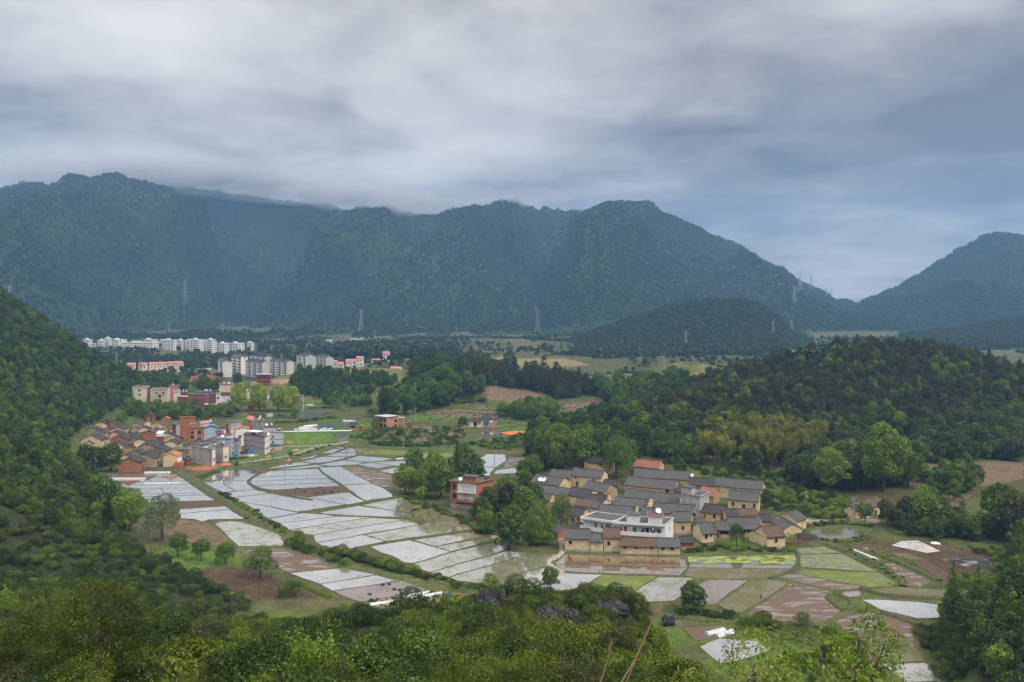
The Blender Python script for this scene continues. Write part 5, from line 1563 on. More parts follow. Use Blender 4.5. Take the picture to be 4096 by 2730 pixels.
# the left village: old houses with gables towards the left
BK, BD, BP = 'brick', 'brick_dark', 'brick_pale'
for A, B, Hr, He, Wd, wall, roof, label, kw in (
 ((305, 572), (450, 526), 7.0, 4.4, 11.0, E2, T2, 'old house with a wide white-edged gable at the western edge of the left village', dict(trim='plaster_white', wins=[('F', .4, .8, .5, 1.8), ('F', .75, .8, .5, 1.8)])),
 ((828, 578), (932, 545), 6.5, 4.2, 10.0, BK, T2, 'house with a broad bright orange brick gable in the left village', {}),
 ((745, 715), (838, 662), 6.0, 4.0, 10.5, E2, T2, 'house with white-edged cream gable below the orange brick gable', dict(trim='plaster_white')),
 ((1390, 487), (1472, 460), 8.6, 7.6, 7.6, BK, T1, 'tall plain brick house amid the dark roofs of the left village', {}),
 ((1345, 738), (1455, 656), 6.2, 4.4, 9.0, E3, T2, 'dark old house in front of the tall plain brick house', {}),
 ((1545, 802), (1672, 746), 6.0, 4.2, 8.5, E3, T2, 'dark roof right of centre in the left village', {}),
 ((1320, 914), (1432, 870), 6.6, 4.4, 9.5, E3, T2, 'weathered earth gable facing the flooded strips', dict(base=1.0, wins=[('F', .5, 1.0, .8, 1.4)])),
 ((1008, 1006), (1132, 945), 6.4, 4.6, 9.2, BK, T2, 'orange brick house on the edge of the flooded strips', dict(wins=[('F', .3, 2.8, .8, 1.2), ('F', .6, .2, 1.0, 2.0, 'door')])),
 ((950, 936), (1012, 906), 5.6, 4.0, 7.0, E2, T2, 'small cream gable behind the orange brick edge house', {}),
 ((485, 326), (592, 276), 5.5, 4.0, 7.5, E2, T2, 'uppermost old house of the left village below the wooded hill', {}),
 ((618, 256), (690, 248), 7.5, 6.2, 5.0, BD, T2, 'narrow brick house beside the uppermost old house', {}),
 ((610, 430), (652, 402), 5.2, 3.8, 6.0, BK, T2, 'little orange brick gable high in the left village', {}),
 ((435, 496), (502, 466), 5.0, 3.7, 6.5, E2, T2, 'cream gable above the wide white-edged gable', {}),
 ((750, 503), (802, 462), 6.0, 4.3, 7.5, BP, T2, 'pinkish brick gable above the orange brick gable', {}),
 ((800, 426), (882, 352), 5.6, 4.0, 7.5, E1, T2, 'long dark roof near the top of the left village', dict(trim='plaster_cream')),
 ((1150, 396), (1192, 388), 5.6, 4.2, 6.5, 'concrete', T3, 'grey gabled house under the round hillside tree', {}),
 ((1545, 326), (1602, 300), 5.6, 4.0, 7.0, E1, TB, 'golden earth gable at the back of the left village', {}),
 ((1700, 411), (1762, 400), 5.0, 3.7, 5.5, E2, TB, 'small earth house next to the tall grey and brick house', dict(wins=[('F', .5, .2, .8, 1.8, 'door')])),
 ((1165, 338), (1200, 316), 4.8, 3.5, 5.0, E1, TB, 'tiny earth hut behind the grey gabled house', dict(name='hut', cat='hut')),
 ((1312, 302), (1362, 308), 4.8, 3.5, 5.0, E2, TB, 'tiny earth hut left of the golden gable', dict(name='hut', cat='hut')),
 ((1722, 520), (1760, 492), 5.4, 4.0, 6.5, E1, T2, 'ochre gable behind the white roof terrace', {}),
 ((1842, 576), (1890, 556), 5.6, 3.9, 8.5, E2, T2, 'cream gable with one small window near the brick town house', dict(wins=[('E', .35, 3.0, .6, .6)])),
 ((1800, 682), (1882, 626), 5.6, 4.0, 7.5, E2, T2, 'grey roofed house in the lane behind the concrete houses', dict(wins=[('F', .6, 2.2, .5, 1.0)])),
 ((582, 850), (692, 812), 4.8, 3.4, 7.5, E1, T2, 'low dark roof by the trees at the village edge', {}),
 ((470, 892), (540, 868), 4.8, 3.4, 6.5, E2, T2, 'small peach walled house between the edge trees', {}),
 ((255, 682), (312, 664), 4.0, 3.0, 5.0, E2, T2, 'little house in front of the wide white-edged gable', dict(name='hut', cat='hut')),
 ((1120, 546), (1172, 502), 5.6, 4.0, 6.5, E1, T2, 'narrow earth gable left of the tall plain brick house', dict(trim='plaster_cream')),
 ((1050, 602), (1112, 562), 5.2, 3.8, 7.5, E3, T2, 'dark roof right of the orange brick gable', {}),
 ((1370, 142), (1422, 134), 5.6, 4.1, 8.0, BD, T2, 'dark red brick house alone behind the left village', dict(wins=[('E', .6, .2, 2.0, 2.2, 'door', 'blue_wall')])),
 ((1700, 223), (1722, 214), 4.6, 3.5, 4.5, BK, TO, 'small orange brick ruin behind the golden gable', dict(name='ruin', cat='ruin')),
 ((440, 836), (522, 814), 4.6, 3.4, 6.5, E2, T2, 'low roof above the peach walled house', {}),
 ((1000, 516), (1042, 496), 5.0, 3.7, 5.0, BK, T2, 'tiny brick gable between two dark roofs', {}),
 ((1480, 452), (1542, 420), 5.4, 3.9, 6.5, E3, T2, 'dark roof behind the tall plain brick house', {}),
 ((1290, 422), (1332, 386), 5.0, 3.7, 6.5, E1, T2, 'dark roof with a satellite dish behind the tall brick house', dict(extra=lambda r, FF, FE, L, W, a, b: dish(r, (0, 0, 5.6), 0.8, 0.5))),
 ((330, 422), (422, 398), 5.0, 3.6, 7.0, E3, T2, 'long dark roof at the top left of the left village', {}),
 ((2200, 742), (2312, 646), 6.0, 4.2, 9.5, E1, T2, 'broad earth gable behind the bare concrete house', {}),
 ((1130, 860), (1230, 830), 4.6, 3.4, 7.5, E3, T2, 'low black roof in the middle of the left village', {}),
 ((1000, 760), (1050, 742), 4.8, 3.5, 5.0, E3, T2, 'grey hovel with a lean roof below the brick pillar', {}),
 ((1220, 640), (1260, 600), 5.0, 3.6, 6.0, E2, T2, 'cream walled house left of the tall plain brick wall', {}),
 ((1420, 860), (1500, 828), 5.4, 3.9, 7.0, E3, T2, 'dark roof behind the weathered earth gable', {}),
 ((2060, 985), (2120, 975), 3.6, 2.6, 5.0, BD, T2, 'low brick lean-to beside the bare concrete house', dict(name='lean_to', cat='shed'))):
 G('L1', A, B, Hr, He, Wd, wall, roof, label, **kw)
def ex_balcony_house(root, FF, FE, L, Wd, He, Hr):
 b_ = MB()
 fbox(b_, FF, 0.2, L, 2.4, 2.6, -0.05, 1.5)
 fbox(b_, FF, 0.2, L, 2.6, 3.5, 1.38, 1.5)
 b_.build('balcony', 'plaster_white', root)
 w_ = MB()
 fbox(w_, FF, 0.02, L - 0.02, 0.02, He - 0.05, -0.1, 0.03)
 w_.build('front_wall', 'plaster_white', root)
G('L1', (1792, 906), (1872, 852), 6.6, 5.0, 6.5, E2, TO, 'house with an orange roof and a white balcony facing the fields', [('F', .25, 2.7, .8, 1.9, 'door', 'door_green'), ('F', .6, 3.1, 1.2, 1.5, 'window', 'glass')],
 extra=ex_balcony_house, win_frame='frame_white')
for o_ in ((0, 1.6),):
 pass
block('L1', (1838, 838), (2140, 850), (2160, 820), 5.2, 'earth_dark', 'flat-roofed tan house left of the bare concrete house', roofmat='roof_slab', parapet=0.3, wins=[('A', .8, 3.0, .9, 1.2)])
block('L1', (1875, 1095), (2045, 1090), (2060, 1060), 2.2, BK, 'low red brick yard wall beside the white balcony', name='yard_wall', cat='wall', parapet=0, roofmat=BK, slab=0.03)
block('L1', (1530, 600), (1642, 602), (1680, 580), 7.0, BD, 'brick stair house with a white roof terrace', parapet=0.6, parmat='plaster_white', roofmat='plaster_white',
  extra=lambda r, FA, FB, q, Ht: MB().add([FA.pt(0, Ht + 1.8, 0.4), FA.pt(FA.w, Ht + 1.5, 0.4), FA.pt(FA.w, Ht + 2.6, -2.6), FA.pt(0, Ht + 2.9, -2.6), FA.pt(0, Ht + 1.7, 0.4), FA.pt(FA.w, Ht + 1.4, 0.4), FA.pt(FA.w, Ht + 2.5, -2.6), FA.pt(0, Ht + 2.8, -2.6)],
            [(0, 1, 2, 3), (4, 7, 6, 5), (0, 4, 5, 1), (1, 5, 6, 2), (2, 6, 7, 3), (3, 7, 4, 0)]).build('awning', 'white_sheet', r))
block('L1', (1062, 728), (1105, 735), (1118, 725), 5.5, BK, 'narrow brick pillar house with a white corner', name='outbuilding', parapet=0, slab=0.05)
# the left village: town houses
def roofstuff(*items):
 def f(root, FA, FB, q, Ht):
  for it in items:
   if it[0] == 't': tank(root, FA.pt(FA.w * it[1], Ht + 0.17, -it[2]))
   if it[0] == 'h': heater(root, FA.pt(FA.w * it[1], Ht + 0.17, -it[2]), 0.3)
   if it[0] == 'd': dish(root, FA.pt(FA.w * it[1], Ht + 1.1, -it[2]), 0.8, 0.4)
   if it[0] == 'b':
    h = MB()
    fbox(h, FA, FA.w * it[1], FA.w * it[2], Ht + 0.16, Ht + it[3], -it[4], -0.15)
    o = h.build('stair_hut', it[5], root)
    r = MB()
    fbox(r, FA, FA.w * it[1] - 0.2, FA.w * it[2] + 0.2, Ht + it[3], Ht + it[3] + 0.15, -it[4] - 0.2, 0.05)
    r.build('hut_roof', it[6] if len(it) > 6 else 'roof_slab', o)
   if it[0] == 'c':   # red canopy over the door on the right face
    h = MB()
    fbox(h, FB, FB.w * .3, FB.w * .7, it[1], it[1] + 0.25, -0.05, 0.9)
    h.build('door_canopy', 'trim_red', root)
   if it[0] == 's':   # shade roof on posts
    h = MB()
    fbox(h, FA, FA.w * it[1], FA.w * it[2], Ht + it[3], Ht + it[3] + 0.15, -it[4], -0.2)
    o = h.build('roof_shade', it[5], root)
    h = MB()
    for u in (it[1] + .03, it[2] - .03):
     for d in (0.5, it[4] - 0.4):
      fbox(h, FA, FA.w * u - 0.06, FA.w * u + 0.06, Ht + 0.1, Ht + it[3], -d - 0.06, -d + 0.06)
    h.build('post', 'steel', o)
 return f
B = block
B('L2', (78, 232), (92, 240), (385, 236), 13.0, BK, 'upper brick storeys rising behind the grey gable', parapet=0.2, roofmat='brick', wins=[('B', .8, 10.8, 1.0, .5)])
G('L2', (130, 328), (64, 300), 10.2, 9.2, 6.6, 'concrete', 'roof_slab', 'tall concrete gable with a brick flank at the back of the left village', name='townhouse', wins=[('F', .3, 6.5, 1.2, 1.4), ('F', .7, 6.5, 1.2, 1.4), ('F', .5, 3.2, 1.2, 1.4)],
 extra=lambda r, FF, FE, L, W, a, b: fbox(MB(), FF, 0.02, L - .02, .02, a - .05, -.1, .02).build('brick_flank', BD, r))
B('L2', (236, 442), (250, 450), (546, 440), 9.6, BK, 'new three-storey brick house with square dark windows', parapet=0.7, roofmat='roof_slab', frame='wood', pane='dark_hole',
 wins=[('B', .25, 6.9, 1.3, 1.1), ('B', .70, 6.6, 1.6, 1.5), ('B', .25, 4.3, 1.3, 1.4), ('B', .70, 2.8, 1.6, 1.5), ('B', .25, 1.2, 1.3, 1.4)],
 extra=lambda r, FA, FB, q, Ht: (fbox(MB(), FB, .4, 3.6, Ht + .16, Ht + 2.6, -3.5, -.3).build('stair_hut', BK, r), fbox(MB(), FB, FB.w * .46, FB.w * .49, 3.8, Ht - 1.2, -.05, .12).build('drainpipe', 'frame_white', r)))
G('L2', (658, 380), (600, 352), 9.2, 8.3, 6.8, 'blue_wall', 'roof_blue', 'pale blue house with a blue metal roof behind the new brick house', name='townhouse', wins=[('F', .4, 5.8, .8, 1.2), ('F', .4, 2.6, .8, 1.2)], oh=1.0, og=0.8)
B('L2', (745, 488), (870, 492), (880, 480), 5.6, 'blue_wall', 'low pale blue annex with a blue roof', parapet=0, roofmat='roof_blue', slab=0.5)
B('L2', (490, 356), (640, 345), (650, 335), 9.5, 'plaster_cream', 'house with a pink roof behind the blue metal roof', roof='gable', roofmat='roof_pink', rise=1.2, extra=roofstuff(('t', 1.2, 0)))
B('L2', (298, 790), (700, 848), (760, 822), 7.8, 'concrete', 'bare concrete house standing foremost by the red earth', parapet=0.4, side='plaster_white', roofmat='roof_slab', bands=(), base=None,
 wins=[('B', .4, 4.6, .9, 1.7), ('B', .7, 0.1, 1.4, 2.4, 'door')], extra=roofstuff(('b', 0.0, 0.5, 1.5, 5, 'concrete'), ('b', 0.52, 0.6, 1.2, 3, 'plaster_white'), ('c', 3.0)))
G('L2', (612, 654), (742, 606), 9.0, 7.8, 6.6, 'concrete', TB, 'grey gabled house with brown roof and white flank in the modern row', name='townhouse', wins=[('F', .4, 5.2, .4, 1.5, 'window', 'door_red')],
 extra=lambda r, FF, FE, L, W, a, b: fbox(MB(), FF, 0.02, L - .02, .02, a - .05, -.1, .02).build('white_flank', 'plaster_white', r))
B('L2', (712, 775), (906, 790), (1012, 778), 7.6, 'concrete', 'concrete house with a cream front beside the bare concrete one', parapet=0.3, side='plaster_cream', roofmat='roof_slab', wins=[('B', .2, 4.6, 1.0, 1.7), ('B', .6, 0.1, 1.3, 2.4, 'door')],
 extra=roofstuff(('t', 0.8, 2), ('s', 0.3, 0.9, 1.2, 4, 'roof_slab'), ('c', 2.9)), base=None)
B('L2', (815, 642), (1056, 642), (1110, 622), 10.2, 'blue_wall', 'tall slate-blue house in the modern row', parapet=0.3, roofmat='roof_slab', wins=[('B', .5, 7.6, 1.2, 1.3), ('B', .5, 4.4, 1.2, 1.3)], base=(1.0, 'door_green'),
 extra=roofstuff(('d', .25, 1.5), ('h', .7, 2), ('b', .6, .95, 1.8, 4, 'plaster_white'), ('c', 3.0)))
B('L2', (1292, 560), (1690, 610), (1782, 556), 9.2, 'grey_wall', 'violet-grey house with red bands facing the open yard', parapet=0.35, parmat='trim_red', side='plaster_white', bands=(3.1, 6.2), roofmat='roof_slab',
 wins=[('A', .42, 6.5, 1.2, 1.0), ('A', .42, 3.2, 1.6, 1.4), ('B', .3, 6.5, 1.0, 1.4), ('B', .7, 6.5, 1.0, 1.4), ('B', .3, 3.4, 1.0, 1.4), ('B', .7, 3.4, 1.0, 1.4), ('B', .5, .1, 1.6, 2.4, 'door')],
 extra=roofstuff(('s', .1, .6, 1.8, 5, 'plaster_white'), ('h', .35, 2), ('d', .97, 3), ('c', 3.0)))
B('L2', (1782, 512), (2030, 518), (2040, 506), 7.6, 'tile_wall', 'pale tiled house at the edge of the green field', parapet=0.4, bands=(3.6,), base=(1.0, 'door_green'), roofmat='roof_slab', wins=[('A', .25, 4.4, 1.1, 1.4), ('A', .25, 1.4, 1.1, 1.4)],
 extra=roofstuff(('h', .6, 2)))
B('L2', (1668, 420), (1884, 424), (1894, 414), 9.9, 'tile_wall', 'taller rear part of the pale tiled house', parapet=0.35, parmat='trim_red', roofmat='roof_slab', wins=[('A', .75, 7.0, 1.0, 1.3)], extra=roofstuff(('t', .6, 1.5), ('d', .2, 1)))
G('L2', (1272, 421), (1250, 396), 10.2, 9.4, 7.2, 'plaster_white', 'roof_tile_orange', 'white house with an orange roof edge behind the violet-grey house', name='townhouse', og=0.4)
B('L2', (1002, 306), (1046, 324), (1250, 312), 10.2, 'concrete', 'pale concrete house with green windows on its narrow side', parapet=0.1, roofmat='roof_slab', wins=[('A', .3, 7.2, .9, 1.6, 'window', 'door_green'), ('A', .75, 7.2, .9, 1.6, 'window', 'door_green'), ('A', .3, 4, .9, 1.6, 'window', 'door_green'), ('A', .75, 4, .9, 1.6, 'window', 'door_green')],
 slab=0.4)
B('L2', (1345, 262), (1446, 296), (1565, 262), 9.5, 'brick_pale', 'house with a pink and grey gable roof at the back of the modern row', roof='gable', roofmat='roof_pink', rise=1.4, wins=[('A', .3, 6.4, .9, 1.4), ('A', .7, 6.4, .9, 1.4)])
B('L2', (1480, 312), (1490, 320), (1686, 308), 9.4, 'concrete_dark', 'dark stained concrete house behind the pale tiled one', parapet=0.2, roofmat='roof_slab', extra=lambda r, FA, FB, q, Ht: (tank(r, FB.pt(FB.w * .5, Ht + .2, -2)), tank(r, FB.pt(FB.w * .65, Ht + 1.2, -3)), fbox(MB(), FB, FB.w - 1.6, FB.w, Ht, Ht + 1.2, -3, -.2).build('stair_hut', BK, r)))
B('L2', (1078, 668), (1192, 668), (1216, 644), 9.0, 'grey_wall', 'narrow grey house with red roof edge up the lane', parapet=0.4, parmat='trim_red', roofmat='roof_slab', bands=(5.8,), wins=[('B', .5, 6.5, .9, 1.3), ('B', .5, 3.4, .9, 1.3)])
B('L2', (800, 577), (1016, 577), (1062, 548), 9.6, 'plaster_white', 'white house with a red roof edge behind the slate-blue one', parapet=0.5, parmat='trim_red', roofmat='roof_slab', extra=roofstuff(('t', .55, 1.5), ('t', 1.1, 2.5)))
B('L2', (1080, 738), (1146, 740), (1158, 728), 6.6, 'grey_wall', 'low grey porch house with red roof edge in the lane', parapet=0.35, parmat='trim_red', roofmat='roof_slab')
B('L2', (1195, 612), (1240, 618), (1252, 596), 8.5, 'plaster_cream', 'cream house deep in the lane with red trim', parapet=0.3, parmat='trim_red', roofmat='roof_slab', bands=(5.6,))
B('L2', (960, 362), (990, 372), (1000, 360), 8.0, BD, 'narrow brick house left of the pale concrete house', parapet=0.1, roofmat='roof_slab')
B('L2', (850, 442), (930, 446), (950, 436), 7.0, 'plaster_cream', 'small cream house with a bright red roof edge', parapet=0.4, parmat='trim_red', roofmat='roof_slab')
# the middle village
MV = 'houses of the middle village'
B('M5', (232, 214), (406, 214), (436, 196), 11.0, 'plaster_cream', 'tall cream house at the foot of the wooded hill', parapet=0.3, frame='wood', pane='dark_hole', side=BD, wins=[('A', .5, 8.6, 1.4, 1.2), ('A', .5, 5.0, 1.4, 1.2)], extra=roofstuff(('t', .3, 2), ('b', .1, .7, 1.6, 4, 'concrete')), roofmat='roof_slab')
def ex_scaffold(root, FA, FB, q, Ht):
 s = MB()
 for i in range(7):
  u = FA.w * i / 6
  s.bar(FA.pt(u, 0, 1.0), FA.pt(u, Ht + 0.8, 1.0), 0.07)
 for z in np.arange(1.5, Ht + 1, 1.7):
  s.bar(FA.pt(0, z, 1.0), FA.pt(FA.w, z, 1.0), 0.06)
 s.build('scaffolding', 'wood', root)
 for u in (.35, .75):
  opening(root, FA, FA.w * u, Ht - 3.0, 1.0, 1.2, 'window', 'wood', 'dark_hole')
B('M5', (447, 238), (646, 238), (676, 218), 10.2, 'plaster_cream', 'cream house wrapped in scaffolding', parapet=0.3, frame='wood', pane='dark_hole', wins=[('A', .55, 4.6, 1.6, 1.8), ('A', .55, 1.2, 1.6, 1.8)], extra=ex_scaffold, roofmat='roof_slab')
B('M5', (665, 194), (750, 194), (768, 184), 11.5, 'trim_pink', 'pink walled house behind the scaffolding', parapet=0.3, roofmat='roof_slab', extra=roofstuff(('t', .4, 2)))
B('M5', (888, 292), (1102, 292), (1122, 280), 9.2, BD, 'large windowless dark red brick house in the middle village', parapet=0.1, roofmat='roof_slab')
B('M5', (905, 350), (1040, 352), (1052, 344), 6.0, BD, 'lower brick wing in front of the windowless brick house', parapet=0.1, roofmat='roof_slab')
B('M5', (1132, 284), (1212, 284), (1228, 274), 8.4, BD, 'narrow dark brick house right of the windowless one', parapet=0.1, roofmat='roof_slab')
B('M5', (1216, 284), (1268, 284), (1280, 276), 8.6, 'plaster_white', 'white house with one window amid the dark brick houses', parapet=0.2, roofmat='roof_slab', wins=[('A', .5, 4.6, 1.6, 1.8)])
B('M5', (1270, 300), (1376, 302), (1390, 292), 7.4, 'plaster_white', 'white walled house with a brown top next to the bright green trees', parapet=1.6, parmat=BD, roofmat='roof_slab', wins=[('A', .9, 3.0, 1.6, 1.6)])
B('M5', (1258, 176), (1420, 178), (1432, 166), 12.0, 'plaster_cream', 'cream house with a pink roof edge behind the bright green trees', parapet=0.8, parmat='trim_pink', roofmat='roof_slab', extra=roofstuff(('t', .25, 2), ('d', .6, 2)))
B('M5', (1085, 408), (1200, 412), (1212, 400), 5.2, BK, 'low brick shed with a pale roof above the white van', parapet=0, roofmat='concrete', slab=0.4, name='shed', cat='shed', wins=[('A', .2, 1.5, 1.0, 1.0)])
B('M5', (1690, 128), (1856, 130), (1868, 120), 9.0, BD, 'brick house with a row of dark windows below the apartment blocks', parapet=0.1, roofmat='concrete', slab=0.8, frame='wood', pane='dark_hole', grids=[('A', 4, 2, 2.2, 1.8, 1.2, 'dark_hole')])
B('M5', (2196, 312), (2240, 314), (2250, 304), 11.0, 'concrete', 'grey house at the right end of the bright green trees', parapet=0.3, roofmat='roof_slab', wins=[('A', .5, 6, 1.6, 1.5)])
B('M5', (718, 262), (786, 262), (800, 252), 9.0, 'plaster_cream', 'white fronted house right of the pink one', parapet=0.2, roofmat='roof_slab', extra=roofstuff(('t', .7, 2)))
B('M5', (790, 268), (880, 270), (890, 258), 8.0, BD, 'brown house with roof tanks behind the windowless brick house', parapet=0.2, roofmat='roof_slab', extra=roofstuff(('t', .3, 2), ('t', .6, 3)))
B('M5', (770, 316), (880, 322), (890, 310), 6.0, BD, 'low brown house left of the windowless brick house', parapet=0.1, roofmat='concrete')
B('M5', (990, 262), (1170, 262), (1184, 250), 8.5, 'concrete_dark', 'dark flat house with water tanks behind the windowless brick house', parapet=0.2, roofmat='roof_slab', extra=roofstuff(('t', .5, 2), ('t', .62, 2), ('t', .8, 3)))
B('M5', (124, 192), (226, 196), (240, 186), 9.5, 'trim_pink', 'house with a pinkish roof half behind the wooded hill', roof='gable', roofmat='roof_pink', rise=1.4, extra=roofstuff(('t', .4, -1)))
B('M5', (1792, 294), (1870, 294), (1884, 284), 9.0, 'plaster_white', 'white house seen between the bright green trees', parapet=0.3, roofmat='roof_slab')
B('M5', (1520, 262), (1600, 262), (1612, 254), 9.0, 'plaster_cream', 'pink-topped house glimpsed between the first two bright trees', parapet=0.5, parmat='trim_pink', roofmat='roof_slab', extra=roofstuff(('t', .7, 2)))
B('M5', (1670, 345), (1800, 348), (1812, 338), 6.5, BD, 'dark brick house in the shade of the bright trees', parapet=0.1, roofmat='roof_slab')
B('M5', (1590, 412), (1662, 414), (1670, 406), 4.5, BK, 'brick hut with a light blue roof under the bright trees', name='hut', cat='hut', parapet=0, roofmat='roof_blue', slab=0.4)
B('M5', (1160, 255), (1250, 257), (1262, 248), 8.5, BD, 'dark brown house in front of the pink-edged cream one', parapet=0.3, roofmat='roof_slab', extra=roofstuff(('t', .9, 2)))
B('M5', (405, 380), (470, 384), (480, 376), 4.0, BK, 'small brick hut hidden in the trees below the cream house', name='hut', cat='hut', parapet=0, roofmat=T2)
# apartment blocks
def ex_apt(bays, floors, dark=True):
 def f(root, FA, FB, q, Ht):
  st = (Ht - 2.6) / floors
  for i in range(bays):
   uc = FA.w * (i + 0.5) / bays
   for j in range(floors):
    z = 2.6 + j * st
    o = opening(root, FA, uc - FA.w * 0.16 / bays, z + 0.9, FA.w * 0.30 / bays, st * 0.45, 'window', 'frame_white', 'glass')
    b_ = MB()
    u0, u1 = uc + FA.w * 0.06 / bays, uc + FA.w * 0.40 / bays
    fbox(b_, FA, u0, u1, z - 0.1, z + 0.1, -0.05, 1.3)
    fbox(b_, FA, u0, u1, z + 0.1, z + 1.0, 1.15, 1.3)
    b_.build('balcony', 'tile_wall' if dark else 'frame_white', root)
    w_ = MB()
    fbox(w_, FA, u0, u1, z + 0.12, z + st * 0.82, -0.05, 0.03)
    w_.build('balcony_door', 'glass', root)
  c_ = MB()
  for i in range(bays + 1):
   u = FA.w * i / bays
   fbox(c_, FA, max(u - 0.3, 0.02), min(u + 0.3, FA.w - 0.02), 2.6, Ht - 0.1, -0.05, 0.04)
  c_.build('stair_strip', 'base_grey', root) if dark else None
  # raised roof monitors
  for i in range(bays):
   r = MB()
   fbox(r, FA, FA.w * (i + .2) / bays, FA.w * (i + .8) / bays, Ht + 0.2, Ht + 2.8, -FB.w * .6, -FB.w * .35)
   r.build('roof_dormer', 'roof_tile_slate', root)
 return f
AP = dict(name='apartment_block', cat='building', side='far_cream', roof='gable', roofmat='roof_tile_slate', base=(2.4, 'base_grey'), rise=2.0)
B('M7', (668, 280), (874, 298), (954, 300), 17.5, 'far_white', 'right-hand near apartment block with two columns of balconies', extra=ex_apt(3, 6), **AP)
B('M7', (385, 282), (582, 302), (662, 306), 17.5, 'far_white', 'near apartment block left of the right-hand one, beside the road', extra=ex_apt(3, 6), **AP)
B('M7', (440, 216), (612, 236), (704, 246), 20.5, 'far_cream', 'apartment block behind the two near blocks', extra=ex_apt(3, 6), **AP)
B('M7', (222, 222), (334, 236), (414, 226), 20.5, 'far_cream', 'apartment block with a stepped silhouette left of the rear one', extra=ex_apt(2, 6), **AP)
B('M7', (66, 260), (118, 294), (230, 294), 17.5, 'far_white', 'leftmost near apartment block with a blank cream end wall', extra=ex_apt(1, 6), **AP)
B('M7', (990, 212), (1096, 224), (1214, 232), 18.0, 'far_cream', 'apartment block standing above the dark wood', extra=ex_apt(2, 6, False), **AP)
B('M7', (1206, 226), (1330, 242), (1424, 246), 14.0, 'far_white', 'apartment block right of the one above the dark wood', extra=ex_apt(3, 5), **AP)
# villas with red roofs
VG = 'cream villas with red roofs'
def villa(c, x0, x1, y, ht, label, dep=0.10, win=2):
 w = x1 - x0
 B(c, (x0, y), (x1 - w * 0.10, y + 1), (x1, y - 8), ht, 'far_cream', label, name='villa', cat='villa', roof='gable', roofmat='roof_pink', rise=1.5, base=None,
  wins=[('A', .3, ht * .62, 1.5, 1.5), ('A', .72, ht * .62, 1.5, 1.5), ('A', .3, ht * .15, 1.5, 1.6), ('A', .72, ht * .15, 1.8, 2.0)])
for c, x0, x1, y, ht, lab in (
 ('M6', 448, 480, 446, 9.5, 'villa just showing beside the wooded hill'),
 ('M6', 537, 638, 446, 9.5, 'left villa of the pair nearest the wooded hill'), ('M6', 682, 780, 444, 9.5, 'right villa of the pair nearest the wooded hill'),
 ('M6', 906, 1010, 440, 10, 'left villa of the second pair'), ('M6', 1042, 1150, 438, 10, 'right villa of the second pair'),
 ('M6', 1166, 1272, 432, 10, 'first villa from the left in the row of four'), ('M6', 1276, 1376, 428, 10, 'second villa in the row of four'),
 ('M6', 1380, 1462, 424, 10, 'third villa in the row of four'), ('M6', 1466, 1570, 420, 10, 'rightmost villa in the row of four'),
 ('M7', 1424, 1470, 290, 9.5, 'villa half hidden right of the apartment blocks'), ('M7', 1474, 1545, 310, 9.0, 'villa stepping down right of the apartment blocks'),
 ('M7', 1568, 1650, 278, 9.5, 'left villa of the pair above the red cutting'), ('M7', 1692, 1778, 276, 9.5, 'right villa of the pair above the red cutting'),
 ('M7', 1652, 1690, 296, 8.0, 'low link villa above the red cutting'),
 ('M7', 1876, 1990, 272, 8.5, 'left villa of the pair on the grassy ridge'), ('M7', 2002, 2086, 268, 9.5, 'right villa of the pair on the grassy ridge'),
 ('M7', 2094, 2226, 280, 8.5, 'villa sinking behind the grassy ridge'), ('M7', 2260, 2350, 274, 6.5, 'last villa roof on the grassy ridge')):
 villa(c, x0, x1, y, ht, lab)
# far apartment town
def far_block(x0, x1, y0, yb, lab, frac=0.35, wall='far_white', rows=6, cap=True, roofm='concrete'):
 ht = None
 # base on the ground, height from the roof row
 xb, yb_ = px('M6', (0, yb))
 Yb = CAMZ * F / (yb_ - HOR)
 ht = CAMZ - (px('M6', (0, y0))[1] - HOR) * Yb / F
 w = x1 - x0
 def ex(root, FA, FB, q, Ht):
  st = Ht / rows
  for fc in (FA, FB):
   for j in range(rows):
    r = MB()
    n = max(2, int(fc.w / 4.5))
    for i in range(n):
     u = fc.w * (i + .5) / n
     fbox(r, fc, u - fc.w * .30 / n, u + fc.w * .30 / n, j * st + st * .35, j * st + st * .78, -.05, .06)
    r.build('window_row', 'glass', root)
  if cap:
   h = MB()
   fbox(h, FA, FA.w * .3, FA.w * .6, Ht + .16, Ht + 3.0, -FB.w * .5, -1)
   h.build('roof_hut', wall, root)
 B('M6', (x0, y0), (x0 + w * (1 - frac), y0 + 3), (x1, y0), ht, wall, lab, name='apartment_tower', cat='building', parapet=0.8, roofmat=roofm, extra=ex)
